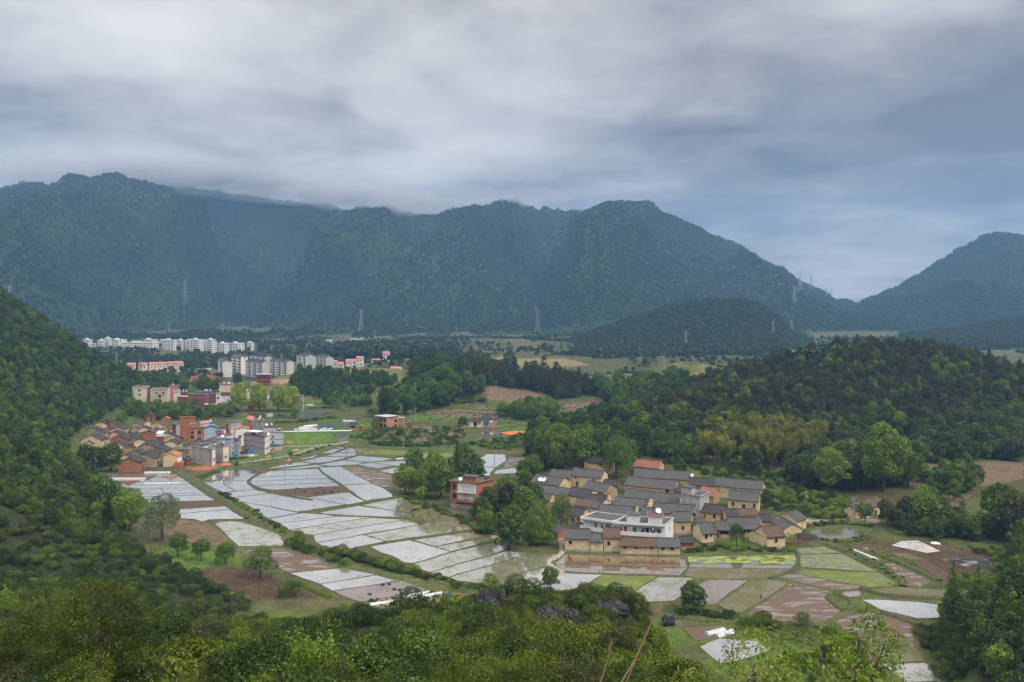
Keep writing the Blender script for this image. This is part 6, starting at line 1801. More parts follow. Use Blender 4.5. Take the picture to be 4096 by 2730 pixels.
for a in ((197, 340, 152, 275, 'far apartment tower nearest the wooded hill', 0.45), (387, 500, 148, 278, 'second far apartment tower from the left', 0.4),
   (557, 650, 158, 268, 'lower left half of the third far tower', 0.3), (640, 725, 134, 262, 'taller right half of the third far tower', 0.4),
   (728, 903, 150, 268, 'fourth far apartment tower from the left', 0.55), (1095, 1265, 150, 262, 'far grey-white tower left of the white cluster', 0.4),
   (1268, 1460, 166, 272, 'rear left block of the far white cluster', 0.6), (1316, 1500, 214, 335, 'front left block of the far white cluster', 0.25),
   (1500, 1566, 216, 330, 'narrow front block next to the front left block of the cluster', 0.3), (1566, 1770, 200, 322, 'front centre block of the far white cluster', 0.25),
   (1768, 1962, 200, 312, 'front right block of the far white cluster', 0.3), (1972, 2110, 188, 302, 'right end block of the far white cluster', 0.4),
   (2120, 2288, 192, 298, 'separate far block right of the white cluster', 0.45), (2312, 2402, 196, 290, 'last far block on the right', 0.4),
   (1466, 1650, 168, 280, 'rear centre block of the far white cluster', 0.4), (1652, 1806, 150, 290, 'far tower with a pale blue hipped top', 0.4), (1845, 1944, 150, 290, 'rear tower with a hipped top right of the blue-topped one', 0.4),
   (842, 1280, 272, 334, 'long low school-like block in front of the far towers', 0.15)):
 far_block(*a[:5], frac=a[5], rows=3 if a[1] - a[0] > 400 else 6)
for x0, x1, y0, yb, lab, mt in ((570, 700, 306, 352, 'flat hall with a light blue wall beyond the wood', 'roof_blue'), (892, 1136, 234, 275, 'hall with a wide dark roof behind the long low block', 'far_white'),
        (340, 440, 308, 336, 'low white hall left of the light blue wall', 'far_white'), (118, 216, 258, 290, 'shed with a bright blue curved roof', 'far_white'),
        (20, 100, 240, 300, 'grey-white block beside the wooded hill', 'far_white'), (480, 540, 284, 312, 'small white house among the far trees', 'far_white'),
        (1746, 1898, 494, 522, 'white and blue site hut by the red earth', 'plaster_white')):
 far_block(x0, x1, y0, yb, lab, 0.2, mt, 1, False, 'roof_blue' if ('blue' in lab) else ('roof_tile_dark' if 'dark roof' in lab else 'concrete'))
for x0, x1, y0, yb, lab, mt in ((1335, 1410, 30, 60, 'white house at the left end of the far hamlet', 'far_white'), (1415, 1470, 18, 58, 'pinkish house in the far hamlet', 'brick_pale'), (1480, 1560, 22, 66, 'broad reddish house in the far hamlet', 'brick_pale'),
        (1565, 1625, 20, 58, 'grey house in the middle of the far hamlet', 'concrete'), (1630, 1725, 26, 74, 'tall pale house in the far hamlet', 'far_cream'), (1735, 1770, 12, 36, 'white house at the right end of the far hamlet', 'far_white')):
 far_block((x0 * .34 + 850 - 200) / .34, (x1 * .34 + 850 - 200) / .34, (y0 * .34 + 40) / .34, (yb * .34 + 40) / .34, lab, 0.3, mt, 2, False, 'roof_pink' if mt == 'brick_pale' else 'concrete')
# single houses of the plain
B('N3', (300, 632), (430, 648), (566, 634), 7.6, BP, 'pale brick house with a light roof slab beyond the flooded plain', parapet=0, slab=0.7, roofmat='concrete', frame='wood', pane='dark_hole',
 wins=[('A', .2, 5.0, 1.5, 1.6), ('A', .52, 5.0, 1.5, 1.6), ('A', .86, 5.0, 1.5, 1.6), ('A', .52, 1.6, 1.5, 1.6), ('A', .86, 1.6, 1.5, 1.6), ('B', .8, 4.2, 1.4, 1.5), ('B', .8, 1.2, 1.4, 1.5)])
B('N3', (556, 664), (626, 666), (640, 656), 5.0, BP, 'small annex right of the pale brick house', parapet=0, roofmat='concrete', slab=0.3)
G('N3', (1560, 640), (1738, 640), 6.4, 4.8, 7.0, BP, T2, 'brick barn with a blue door beyond the plain', name='barn', cat='barn', wins=[('F', .25, .1, 2.6, 3.0, 'door', 'door_blue'), ('F', .6, 2.0, 1.8, 1.8, 'window', 'frame_white'), ('F', .92, .2, 1.0, 2.2, 'door', 'door_green')])
G('N3', (1410, 686), (1555, 688), 4.4, 3.2, 6.0, 'plaster_cream', T2, 'low whitewashed wing left of the brick barn', name='outbuilding', wins=[('F', .5, .1, 2.2, 2.2, 'window', 'dark_hole'), ('F', .85, 1.0, 1.0, 1.0)])
B('N3', (672, 722), (722, 724), (730, 716), 3.2, BD, 'tiny red brick hut near the power pole', name='hut', cat='hut', parapet=0, roofmat='roof_slab')
G('N3', (5, 722), (80, 722), 3.6, 2.6, 5.0, BP, T2, 'low open shed left of the pale brick house', name='shed', cat='shed', open_front=True)
B('N3', (112, 772), (150, 776), (170, 768), 3.0, BK, 'small red brick shed below the pale brick house', name='shed', cat='shed', parapet=0, roofmat=BK)
B('C3', (505, 460), (560, 462), (565, 458), 5.0, BK, 'isolated brick house far behind the red cutting', parapet=0, roofmat='roof_slab')
B('C3', (1840, 434), (1880, 436), (1886, 432), 4.0, 'far_white', 'white shed behind the crest of the dark hill', name='shed', cat='shed', parapet=0, roofmat='roof_slab')
# plants: prototypes
foliage('leaf_mid', (0.022, 0.052, 0.006), (0.159, 0.250, 0.019))
foliage('leaf_bright', (0.055, 0.114, 0.008), (0.244, 0.343, 0.026))
foliage('leaf_dark', (0.015, 0.035, 0.006), (0.098, 0.151, 0.016))
foliage('leaf_lime', (0.15, 0.21, 0.018), (0.44, 0.52, 0.055))
foliage('leaf_pine', (0.013, 0.019, 0.006), (0.082, 0.088, 0.022))
foliage('leaf_bamboo', (0.060, 0.078, 0.010), (0.360, 0.350, 0.050))
foliage('leaf_olive', (0.034, 0.044, 0.014), (0.110, 0.112, 0.036))
foliage('leaf_fresh', (0.061, 0.114, 0.013), (0.159, 0.260, 0.030))
foliage('leaf_bush', (0.016, 0.035, 0.004), (0.140, 0.203, 0.016), spread=0.6)
foliage('leaf_bush_near', (0.010, 0.022, 0.002), (0.183, 0.244, 0.016), spread=0.75)
foliage('leaf_willow', (0.055, 0.088, 0.024), (0.146, 0.192, 0.056))
foliage('leaf_far', (0.008, 0.022, 0.009), (0.064, 0.105, 0.028), trans=0.15, spread=0.9)
foliage('leaf_far_dark', (0.009, 0.022, 0.010), (0.048, 0.080, 0.026), trans=0.15, spread=0.8)
foliage('blossom', (0.13, 0.135, 0.075), (0.30, 0.28, 0.18), trans=0.2)
foliage('blossom_white', (0.035, 0.080, 0.018), (0.28, 0.33, 0.18), trans=0.2)
foliage('leaf_lime_near', (0.060, 0.105, 0.010), (0.260, 0.330, 0.035))
surf('bark', (0.105, 0.080, 0.058), (0.060, 0.046, 0.035), 2.0, 0.95, 0.6, 6.0)
surf('bark_pale', (0.20, 0.165, 0.125), (0.12, 0.10, 0.075), 2.0, 0.95, 0.6, 6.0)
surf('straw', (0.38, 0.28, 0.14), (0.28, 0.20, 0.10), 1.0, 0.9)
def cards(rng, P, Nn, size, aspect=0.5, droop=0.0, fold=0.18):
 n = len(P)
 Nn = Nn / np.maximum(np.linalg.norm(Nn, axis=1, keepdims=True), 1e-6)
 R = rng.normal(size=(n, 3))
 R[:, 2] -= droop
 T = R - Nn * np.sum(R * Nn, 1, keepdims=True)
 T /= np.maximum(np.linalg.norm(T, axis=1, keepdims=True), 1e-6)
 Bn = np.cross(Nn, T)
 s = (size * rng.uniform(0.6, 1.4, n))[:, None]
 w = s * aspect * rng.uniform(0.8, 1.2, (n, 1))
 V = np.stack([P - T * s * 0.5, P + Bn * w * 0.5 + Nn * w * fold - T * s * 0.05, P + T * s * 0.5 - Nn * s * 0.08, P - Bn * w * 0.5 + Nn * w * fold - T * s * 0.05], 1)
 Fq = np.arange(n * 4).reshape(n, 4)
 return V.reshape(-1, 3), Fq
def lobes_points(rng, lobes, n, inner=0.7, rand=0.75, up=0.3, cut=-0.55, var_sd=0.16):
 L = np.array(lobes, dtype=float)
 area = (L[:, 3] * L[:, 4] + L[:, 4] * L[:, 5] + L[:, 3] * L[:, 5])
 k = rng.choice(len(L), size=int(n * 1.9), p=area / area.sum())
 D = rng.normal(size=(len(k), 3))
 D /= np.linalg.norm(D, axis=1, keepdims=True)
 keep = D[:, 2] > cut - 0.35 * rng.rand(len(k))
 k, D = k[keep], D[keep]
 f = inner + (1.06 - inner) * np.sqrt(rng.rand(len(k)))
 P = L[k, :3] + D * L[k, 3:6] * f[:, None]
 ins = np.zeros(len(k), dtype=bool)
 for j in range(len(L)):
  q = np.sum(((P - L[j, :3]) / L[j, 3:6]) ** 2, 1)
  ins |= (q < 0.50) & (k != j)
 P, D, k = P[~ins][:n], D[~ins][:n], k[~ins][:n]
 lv = rng.normal(0.45, var_sd, len(L))
 var = np.clip(lv[k] + rng.normal(0, 0.15, len(k)), 0, 1)
 Nn = D + rng.normal(size=D.shape) * rand + np.array([0, 0, up])
 return P, Nn, var
def limb_mesh(name, base_r, h, tips, mat='bark', lean=(0, 0), seg=5):
 mb = MB()
 pts = [Vector((0, 0, -0.4)), Vector((lean[0] * .3, lean[1] * .3, h * 0.5)), Vector((lean[0], lean[1], h))]
 mb.tube(pts, [base_r, base_r * 0.75, base_r * 0.5], seg)
 for t in tips:
  t = Vector(t)
  st = pts[1].lerp(pts[2], 0.5 + 0.5 * random.random())
  m_ = st.lerp(t, 0.5) + Vector((0, 0, -0.05 * (t - st).length))
  mb.tube([st, m_, t], [base_r * 0.42, base_r * 0.28, base_r * 0.12], 4)
 return mb.mesh(name, mat)
LIB = {}      # kind -> list of (trunk mesh or None, crown mesh, nominal height)
def reg(kind, trunk, crown, h):
 LIB.setdefault(kind, []).append((trunk, crown, h))
def make_broad(kind, mat, seeds, h=9.0, r=3.9, nl=18, n=2600, leaf=0.55, bark='bark', base=0.14, flat=1.0, aspect=0.6, extra_mat=None, vsd=0.24, tight=0.40):
 for sd in seeds:
  rng = np.random.RandomState(sd)
  random.seed(sd)
  ch = h * (1 - base)
  lob = []
  for i in range(nl):
   t = (i + 0.5) / nl
   a = i * 2.4 + rng.uniform(-.5, .5)
   zz = h * base + ch * (0.06 + 0.80 * t)
   prof = math.sin(math.pi * min(1, 0.28 + 0.70 * t)) ** 0.65
   rad = r * prof * rng.uniform(0.35, 0.78)
   lr = r * tight * rng.uniform(0.65, 1.15)
   lob.append((rad * math.cos(a), rad * math.sin(a), zz, lr, lr, lr * 0.78 * flat))
  lob.append((0, 0, h * base + ch * 0.5, r * 0.62, r * 0.62, ch * 0.38))
  P, Nn, var = lobes_points(rng, lob, n, var_sd=vsd)
  V, Fq = cards(rng, P, Nn, leaf, aspect)
  me = mesh_np(kind + '_crown', V, Fq, mats=[mat], var=var)
  tr = limb_mesh(kind + '_trunk', (0.008 if h == 8.0 or h == 8.5 else 0.030) * h, h * (base + 0.30), [l[:3] for l in lob[:-1:2]], bark, (rng.uniform(-.4, .4), rng.uniform(-.4, .4)))
  reg(kind, tr, me, h)
def make_pine(kind, mat, seeds, h=13.0, n=1700):
 for sd in seeds:
  rng = np.random.RandomState(sd)
  random.seed(sd)
  lob = []
  for i in range(13):
   t = i / 12.0
   z = h * (0.40 + 0.58 * t)
   rr = 2.5 * (1 - t) ** 0.75 + 0.45
   a = i * 2.1 + rng.uniform(-.6, .6)
   off = rr * rng.uniform(0.35, 0.75)
   lob.append((off * math.cos(a), off * math.sin(a), z, rr * 0.70, rr * 0.70, 0.55 + 0.25 * rng.rand()))
  P, Nn, var = lobes_points(rng, lob, n, inner=0.35, up=0.5)
  V, Fq = cards(rng, P, Nn, 0.62, 0.34)
  me = mesh_np(kind + '_crown', V, Fq, mats=[mat], var=var)
  reg(kind, limb_mesh(kind + '_trunk', 0.19, h * 0.93, [l[:3] for l in lob[::2]], 'bark'), me, h)
def make_conifer(kind, mat, seeds, h=11.0, r=2.4, n=2200, leaf=0.5):
 for sd in seeds:
  rng = np.random.RandomState(sd)
  random.seed(sd)
  lob = []
  tiers = 11
  for i in range(tiers):
   t = i / (tiers - 1.0)
   z = h * (0.14 + 0.84 * t)
   rr = r * (1 - t) ** 0.85 + 0.18
   m_ = max(1, int(5 * (1 - t) + 1.5))
   for j in range(m_):
    a = 2 * math.pi * j / m_ + i * 1.3 + rng.uniform(-.3, .3)
    off = rr * 0.62 * rng.uniform(0.7, 1.15)
    lob.append((off * math.cos(a), off * math.sin(a), z - 0.12 * off, rr * 0.46, rr * 0.46, 0.34 + 0.1 * rr))
  P, Nn, var = lobes_points(rng, lob, n, inner=0.3, up=0.4)
  V, Fq = cards(rng, P, Nn, leaf, 0.42, droop=0.5)
  reg(kind, limb_mesh(kind + '_trunk', 0.18, h * 0.95, [], 'bark'), mesh_np(kind + '_crown', V, Fq, mats=[mat], var=var), h)
def make_bamboo(kind, mat, seeds, h=13.0, n=2400):
 for sd in seeds:
  rng = np.random.RandomState(sd)
  mb = MB()
  PP, NN, VV = [], [], []
  for c_ in range(9):
   a = rng.uniform(0, 6.28)
   b = rng.uniform(0.2, 1.3)
   hh = h * rng.uniform(0.72, 1.0)
   bend = rng.uniform(1.4, 3.2)
   pts = []
   for i in range(8):
    t = i / 7.0
    pts.append(Vector((b * math.cos(a) + bend * t ** 2.6 * math.cos(a), b * math.sin(a) + bend * t ** 2.6 * math.sin(a), hh * (t - 0.12 * t ** 4) - 0.3)))
   mb.tube(pts, [0.065 - 0.05 * i / 7 for i in range(8)], 4)
   cv = rng.normal(0.45, 0.28)
   m_ = n // 9
   t = 0.42 + 0.58 * rng.rand(m_) ** 0.75
   i0 = np.minimum((t * 7).astype(int), 6)
   A = np.array([tuple(p) for p in pts])
   C = A[i0] + (A[i0 + 1] - A[i0]) * (t * 7 - i0)[:, None]
   sp = (0.25 + 0.95 * np.sin(np.pi * np.clip((t - 0.35) / 0.7, 0, 1)))[:, None]
   PP.append(C + rng.normal(size=(m_, 3)) * sp * np.array([.55, .55, .5]) - np.array([0, 0, .15]))
   NN.append(rng.normal(size=(m_, 3)) + np.array([0, 0, .7]))
   VV.append(np.clip(cv + rng.normal(0, .16, m_), 0, 1))
  V, Fq = cards(rng, np.concatenate(PP), np.concatenate(NN), 0.62, 0.26, droop=1.4)
  reg(kind, mb.mesh(kind + '_culms', 'bark_pale'), mesh_np(kind + '_crown', V, Fq, mats=[mat], var=np.concatenate(VV)), h)
def make_bush(kind, mat, seeds, r=1.5, h=1.9, n=1600, leaf=0.2, nl=7, aspect=0.5, stems=True, vsd=0.24, spiky=0.0):
 for sd in seeds:
  rng = np.random.RandomState(sd)
  random.seed(sd)
  lob = []
  for i in range(nl):
   a = rng.uniform(0, 6.28)
   d = r * math.sqrt(rng.rand()) * 0.75
   z = h * rng.uniform(0.35, 0.72) * (1 - 0.35 * d / r)
   lr = r * rng.uniform(0.32, 0.55)
   lob.append((d * math.cos(a), d * math.sin(a), z, lr, lr, lr * 0.75))
  lob.append((0, 0, h * .35, r * .8, r * .8, h * .35))
  P, Nn, var = lobes_points(rng, lob, int(n * (1 - spiky)), inner=0.55, cut=-0.3, var_sd=vsd)
  mb = MB()
  if spiky:
   # long leafy shoots sticking out of the top
   m_ = 16
   PS, NS, VS = [], [], []
   per = int(n * spiky / m_)
   for j in range(m_):
    l = lob[rng.randint(len(lob))]
    d0 = np.array([rng.normal() * .5, rng.normal() * .5, 1.0])
    d0 /= np.linalg.norm(d0)
    ln = h * rng.uniform(0.35, 0.75)
    st = np.array(l[:3])
    t = rng.rand(per)
    PS.append(st + d0 * (ln * t)[:, None] + rng.normal(size=(per, 3)) * 0.075 * r)
    NS.append(rng.normal(size=(per, 3)) + np.array([0, 0, .5]))
    VS.append(np.clip(rng.normal(0.62, .15, per), 0, 1))
    mb.tube([(0, 0, -.3), tuple(st), tuple(st + d0 * ln)], [0.02, 0.014, 0.006], 3)
   P = np.concatenate([P] + PS)
   Nn = np.concatenate([Nn] + NS)
   var = np.concatenate([var] + VS)
  var = np.clip(var, 0, 1) ** 1.6
  V, Fq = cards(rng, P, Nn, leaf, aspect)
  for l in lob[:5]:
   mb.tube([(0, 0, -.3), (l[0] * .5, l[1] * .5, l[2] * .6), l[:3]], [.05, .035, .015], 4)
  reg(kind, mb.mesh(kind + '_stems', 'bark'), mesh_np(kind + '_leaves', V, Fq, mats=[mat], var=var), h)
def make_far(kind, mat, seeds, h=9.0, r=4.2, n=110):
 for sd in seeds:
  rng = np.random.RandomState(sd)
  lob = [(rng.uniform(-.4, .4) * r, rng.uniform(-.4, .4) * r, h * rng.uniform(.45, .75), r * .6, r * .6, h * .28) for _ in range(4)]
  P, Nn, var = lobes_points(rng, lob, n, inner=0.6, up=0.5)
  V, Fq = cards(rng, P, Nn, 2.3, 0.75)
  reg(kind, None, mesh_np(kind + '_crown', V, Fq, mats=[mat], var=var), h)
make_broad('broad', 'leaf_mid', (1, 2, 3, 4))
make_broad('broad_dark', 'leaf_dark', (5, 6, 7), 10.0, 4.0)
make_broad('broad_bright', 'leaf_bright', (8, 9, 10), 10.0, 4.2, 12, 2800, 0.5)
make_broad('big_bright', 'leaf_bright', (11, 12), 18.0, 7.2, 22, 7000, 0.62, base=0.24, tight=0.36)
make_broad('lime', 'leaf_lime', (13, 14), 20.0, 8.2, 24, 6000, 0.75, base=0.16, tight=0.34)
make_broad('olive', 'leaf_olive', (15, 16), 9.0, 4.0, 12, 2500, 0.55)
make_broad('feather', 'leaf_fresh', (17, 18), 11.0, 4.0, 16, 4200, 0.5, base=0.20, aspect=0.3, tight=0.40)
make_broad('orchard', 'leaf_mid', (19, 20), 6.5, 3.4, 12, 4200, 0.26, base=0.28, flat=0.8, tight=0.42)
make_broad('white_blossom', 'blossom_white', (21,), 14.0, 6.5, 20, 7000, 0.38, base=0.2, flat=0.8, vsd=0.25, tight=0.38)
make_pine('pine', 'leaf_pine', (31, 32, 33))
make_broad('pine_round', 'leaf_pine', (34, 35, 36), 11.0, 3.6, 15, 2600, 0.5, base=0.22, aspect=0.4, tight=0.42)
make_conifer('redwood', 'leaf_fresh', (41, 42))
make_conifer('fir', 'leaf_mid', (43, 44), 13.0, 3.0, 3200, 0.5)
make_bamboo('bamboo', 'leaf_bamboo', (51, 52))
make_bush('bush', 'leaf_bush', (61, 62, 63))
make_bush('bush_bright', 'leaf_bright', (64, 65), n=1300)
make_bush('bush_fine', 'leaf_bush_near', (71, 72, 73), 1.5, 1.9, 5200, 0.115, 8)
make_bush('bush_near', 'leaf_bush_near', (81, 82), 1.5, 1.9, 9000, 0.085, 10, 0.45, spiky=0.3)
make_bush('bush_olive', 'leaf_olive', (66, 67), 1.5, 1.9, 4200, 0.12, 8, 0.35, spiky=0.35)
make_bush('bush_deep', 'leaf_dark', (68, 69), 1.7, 2.6, 5200, 0.13, 9)
make_bush('bush_lime', 'leaf_bright', (70,), 1.4, 2.2, 3000, 0.12, 8, 0.45, spiky=0.4)
make_far('far', 'leaf_far', (91, 92, 93))
make_far('far_dark', 'leaf_far_dark', (94, 95))
make_far('far_blossom', 'blossom', (96,), 7.0, 3.2, 70)
# one tree near the camera and the leafy shrub at the bottom right
make_broad('near_tree', 'leaf_bush_near', (101,), 7.5, 3.4, 16, 16000, 0.13, base=0.22, aspect=0.45, tight=0.40)
make_broad('lime_shrub', 'leaf_lime_near', (102, 104), 8.0, 1.9, 16, 3600, 0.10, base=0.55, aspect=0.5, bark='bark', tight=0.36)
make_broad('sapling', 'leaf_bright', (103,), 8.5, 1.0, 14, 2600, 0.13, base=0.5, aspect=0.22, tight=0.42)
def make_willow():
 rng = np.random.RandomState(121)
 mb = MB()
 mb.tube([(0, 0, -.3), (.1, 0, 2.6), (.2, .1, 4.6)], [.22, .17, .09], 6)
 PP, VV = [], []
 for i in range(90):
  a, d = rng.uniform(0, 6.28), 2.1 * math.sqrt(rng.rand())
  top = 6.6 - 0.42 * d * d + rng.uniform(-.5, .3)
  ln = min(top - .4, rng.uniform(2.0, 4.6))
  t = rng.rand(55)
  PP.append(np.stack([np.full(55, d * math.cos(a)) + 0.28 * np.sin(t * 3) * math.cos(a), np.full(55, d * math.sin(a)) + .28 * np.sin(t * 3) * math.sin(a), top - ln * t], 1) + rng.normal(size=(55, 3)) * .08)
  VV.append(np.clip(rng.normal(.5, .15) + rng.normal(0, .1, 55), 0, 1))
 P = np.concatenate(PP)
 V, Fq = cards(rng, P, rng.normal(size=P.shape), 0.34, 0.24, droop=2.5)
 reg('willow', mb.mesh('willow_trunk', 'bark'), mesh_np('willow_crown', V, Fq, mats=['leaf_willow'], var=np.concatenate(VV)), 6.8)
def make_banana():
 rng = np.random.RandomState(131)
 mb = MB()
 mb.tube([(0, 0, -.3), (.05, 0, 1.2), (.1, 0, 2.4)], [.24, .2, .14], 7)
 vs, fs, var = [], [], []
 for i in range(11):
  a = i * 2.4 + rng.uniform(-.3, .3)
  up, ln = rng.uniform(.5, 1.3), rng.uniform(1.9, 2.9)
  b = len(vs)
  for k in range(7):
   t = k / 6.0
   r_ = ln * t * 0.8
   z = 2.3 + up * math.sin(t * 2.3) * 1.3 - 1.1 * t * t
   w = 0.34 * math.sin(math.pi * min(1, t * .92 + .08)) + .02
   c = Vector((r_ * math.cos(a), r_ * math.sin(a), z))
   s = Vector((-math.sin(a), math.cos(a), 0)) * w
   vs += [tuple(c - s - Vector((0, 0, w * .4))), tuple(c), tuple(c + s - Vector((0, 0, w * .4)))]
  for k in range(6):
   q = b + 3 * k
   fs += [(q, q + 1, q + 4, q + 3), (q + 1, q + 2, q + 5, q + 4)]
   v_ = rng.uniform(.3, .9)
   var += [v_, v_]
 reg('banana', mb.mesh('banana_stem', 'straw'), mesh_np('banana_leaves', np.array(vs), np.array(fs), mats=['leaf_fresh'], var=var), 4.0)
make_willow()
make_banana()
# planting
TREE_PARTS = {'bush': ('stems', 'foliage'), 'bamboo': ('culms', 'crown'), 'banana': ('stem', 'leaves')}
def plant(kind, x, y, s, label, cat, name, group=None, rot=None, idx=None, z=None, sz=1.0):
 var = LIB[kind]
 tr, cr, h = var[(idx if idx is not None else random.randrange(len(var))) % len(var)]
 root = empty(name, (x, y, Hs(x, y) if z is None else z), random.uniform(0, 6.28) if rot is None else rot)
 root.scale = (s * random.uniform(.84, 1.18), s * random.uniform(.84, 1.18), s * sz * random.uniform(.9, 1.1))
 tag(root, label, cat, group)
 base = 'bush' if kind.startswith('bush') else kind
 pn = TREE_PARTS.get(base, ('trunk', 'crown'))
 if tr is not None:
  obj(pn[0], tr, root)
 obj(pn[1], cr, root)
 return root
_gn = {}
def scatter(name, kind, pts, label, cat):
 if not len(pts):
  return
 pts = np.asarray(pts, dtype=np.float32)      # x y z scale rot
 if kind not in _gn:
  col = bpy.data.collections.new('library_' + kind)
  for i, (tr, cr, h) in enumerate(LIB[kind]):
   me = cr
   if tr is not None:
    bm = bmesh.new()
    bm.from_mesh(cr)
    nf = len(bm.faces)
    bm.from_mesh(tr)
    bm.faces.ensure_lookup_table()
    for f in list(bm.faces)[nf:]:
     f.material_index = 1
    me = bpy.data.meshes.new(cr.name + '_with_stem')
    bm.to_mesh(me)
    bm.free()
    me.materials.append(cr.materials[0])
    me.materials.append(tr.materials[0])
   col.objects.link(bpy.data.objects.new('%s_%02d' % (kind, i), me))
  ng = bpy.data.node_groups.new('scatter_' + kind, 'GeometryNodeTree')
  ng.interface.new_socket('Geometry', in_out='INPUT', socket_type='NodeSocketGeometry')
  ng.interface.new_socket('Geometry', in_out='OUTPUT', socket_type='NodeSocketGeometry')
  A = ng.nodes.new
  gi, go = A('NodeGroupInput'), A('NodeGroupOutput')
  ci = A('GeometryNodeCollectionInfo')
  ci.inputs['Collection'].default_value = col
  ci.inputs['Separate Children'].default_value = True
  ci.inputs['Reset Children'].default_value = True
  ip = A('GeometryNodeInstanceOnPoints')
  ip.inputs['Pick Instance'].default_value = True
  sc_, rt = A('GeometryNodeInputNamedAttribute'), A('GeometryNodeInputNamedAttribute')
  sc_.data_type = 'FLOAT'
  sc_.inputs['Name'].default_value = 'size'
  rt.data_type = 'FLOAT'
  rt.inputs['Name'].default_value = 'turn'
  rv = A('FunctionNodeRandomValue')
  rv.data_type = 'INT'
  mn = [s for s in rv.inputs if s.name == 'Min' and s.type == 'INT'][0]
  mx = [s for s in rv.inputs if s.name == 'Max' and s.type == 'INT'][0]
  mn.default_value, mx.default_value = 0, len(LIB[kind]) - 1
  ro = [s for s in rv.outputs if s.type == 'INT'][0]
  cx = A('ShaderNodeCombineXYZ')
  k = ng.links.new
  k(gi.outputs[0], ip.inputs['Points'])
  k(ci.outputs[0], ip.inputs['Instance'])
  k(ro, ip.inputs['Instance Index'])
  k(sc_.outputs['Attribute'], ip.inputs['Scale'])
  k(rt.outputs['Attribute'], cx.inputs['Z'])
  k(cx.outputs[0], ip.inputs['Rotation'])
  k(ip.outputs[0], go.inputs[0])
  _gn[kind] = ng
 me = bpy.data.meshes.new(name)
 me.vertices.add(len(pts))
 me.vertices.foreach_set('co', np.ascontiguousarray(pts[:, :3]).ravel())
 for nm, c in (('size', 3), ('turn', 4)):
  a = me.attributes.new(nm, 'FLOAT', 'POINT')
  a.data.foreach_set('value', np.ascontiguousarray(pts[:, c]))
 me.update()
 o = tag(obj(name, me), label, cat, kind='stuff')
 md = o.modifiers.new('scatter', 'NODES')
 md.node_group = _gn[kind]
 return o
def visible(x, y, z):
 x, y, z = (np.asarray(a, dtype=float) for a in (x, y, z))
 ok = (np.abs(x / np.maximum(y, 1)) < 0.655) & ((CAMZ - z) / np.maximum(y, 1) < 0.50) & (y > 3)
 for t in np.linspace(0.08, 0.97, 45):
  zz = CAMZ + (z - CAMZ) * t
  ok &= Hf(x * t, y * t) < zz + 0.3
 return ok
KADJ = {'broad': 'mid-green', 'broad_dark': 'deep green', 'broad_bright': 'fresh green', 'olive': 'brownish', 'pine_round': 'bushy', 'pine': 'spiky', 'bush': 'plain green', 'bush_fine': 'fine-leaved',
  'bush_bright': 'fresh green', 'bush_near': 'tufted', 'bush_olive': 'brownish', 'bush_deep': 'deep green', 'bush_lime': 'bright', 'fir': 'conical', 'far': 'paler', 'far_dark': 'deeper-toned', 'bamboo': '', 'orchard': 'round'}
def zone_labels(label, kinds, X, Y, Z):
 if len(kinds) < 4:
  return [label + (', %s of these' % w if len(kinds) > 1 else '') for w in ('leftmost', 'middle', 'rightmost')][:len(kinds)]
 u, v = X / Y, (CAMZ - Z) / Y
 n = 3 if len(kinds) < 40 else 5
 qu = np.searchsorted(np.quantile(u, np.linspace(0, 1, n + 1)[1:-1]), u)
 qv = np.zeros(len(u), dtype=int)
 for j in range(n):
  m_ = qu == j
  if m_.any():
   qv[m_] = np.searchsorted(np.quantile(v[m_], [1 / 3, 2 / 3]), v[m_])
 H_ = ('left', 'middle', 'right') if n == 3 else ('far left', 'left', 'middle', 'right', 'far right')
 out = []
 for k, a, b in zip(kinds, qu, qv):
  adj = KADJ.get(k, '')
  if adj in label or any(w in label for w in ('dark tree', 'light green tree', 'green tree', 'bamboo', 'tall pine', 'lush')):
   adj = ''
  out.append((adj + ' ' + label).strip() + ', ' + ('upper ', 'central ', 'lower ')[b] + H_[a])
 return out
def forest(pts, label, cat, name, group, stuffname, stufflabel, limit=300):
 if not pts:
  return
 X = np.array([p[1] for p in pts])
 Y = np.array([p[2] for p in pts])
 S = np.array([p[3] for p in pts])
 Hh = np.array([LIB[p[0]][0][2] for p in pts])
 Z = Hf(X, Y)
 vis = visible(X, Y, Z + S * Hh * 0.85)
 app = S * Hh / np.maximum(Y, 1) * vis
 order = np.argsort(-app)
 ind = set(int(i) for i in order[:limit] if app[i] > 0)
 own = sorted(ind)
 lab = zone_labels(label, [pts[i][0] for i in own], X[own], Y[own], Z[own])
 for i, lb in zip(own, lab):
  plant(pts[i][0], X[i], Y[i], S[i], lb, cat, name, group, z=Z[i] - 0.05)
 rest = {}
 rng = np.random.RandomState(len(pts))
 for i in range(len(pts)):
  if i not in ind:
   rest.setdefault(pts[i][0], []).append((X[i], Y[i], Z[i] - 0.05, S[i], rng.uniform(0, 6.28)))
 for k, a in rest.items():
  scatter(stuffname, k, a, stufflabel, cat)
def jgrid(x0, x1, y0, y1, d, seed):
 rng = np.random.RandomState(seed)
 gx, gy = np.meshgrid(np.arange(x0, x1, d), np.arange(y0, y1, d))
 gx = gx + rng.uniform(-.45, .45, gx.shape) * d
 gy = gy + rng.uniform(-.45, .45, gy.shape) * d
 return gx.ravel(), gy.ravel(), rng
BUILD_XY = [(o.location.x, o.location.y) for o in COL.objects if o.type == 'EMPTY']
BX = np.array(BUILD_XY)
def clear_of(x, y, d=7.0):
 return np.min((BX[:, 0] - x) ** 2 + (BX[:, 1] - y) ** 2) > d * d
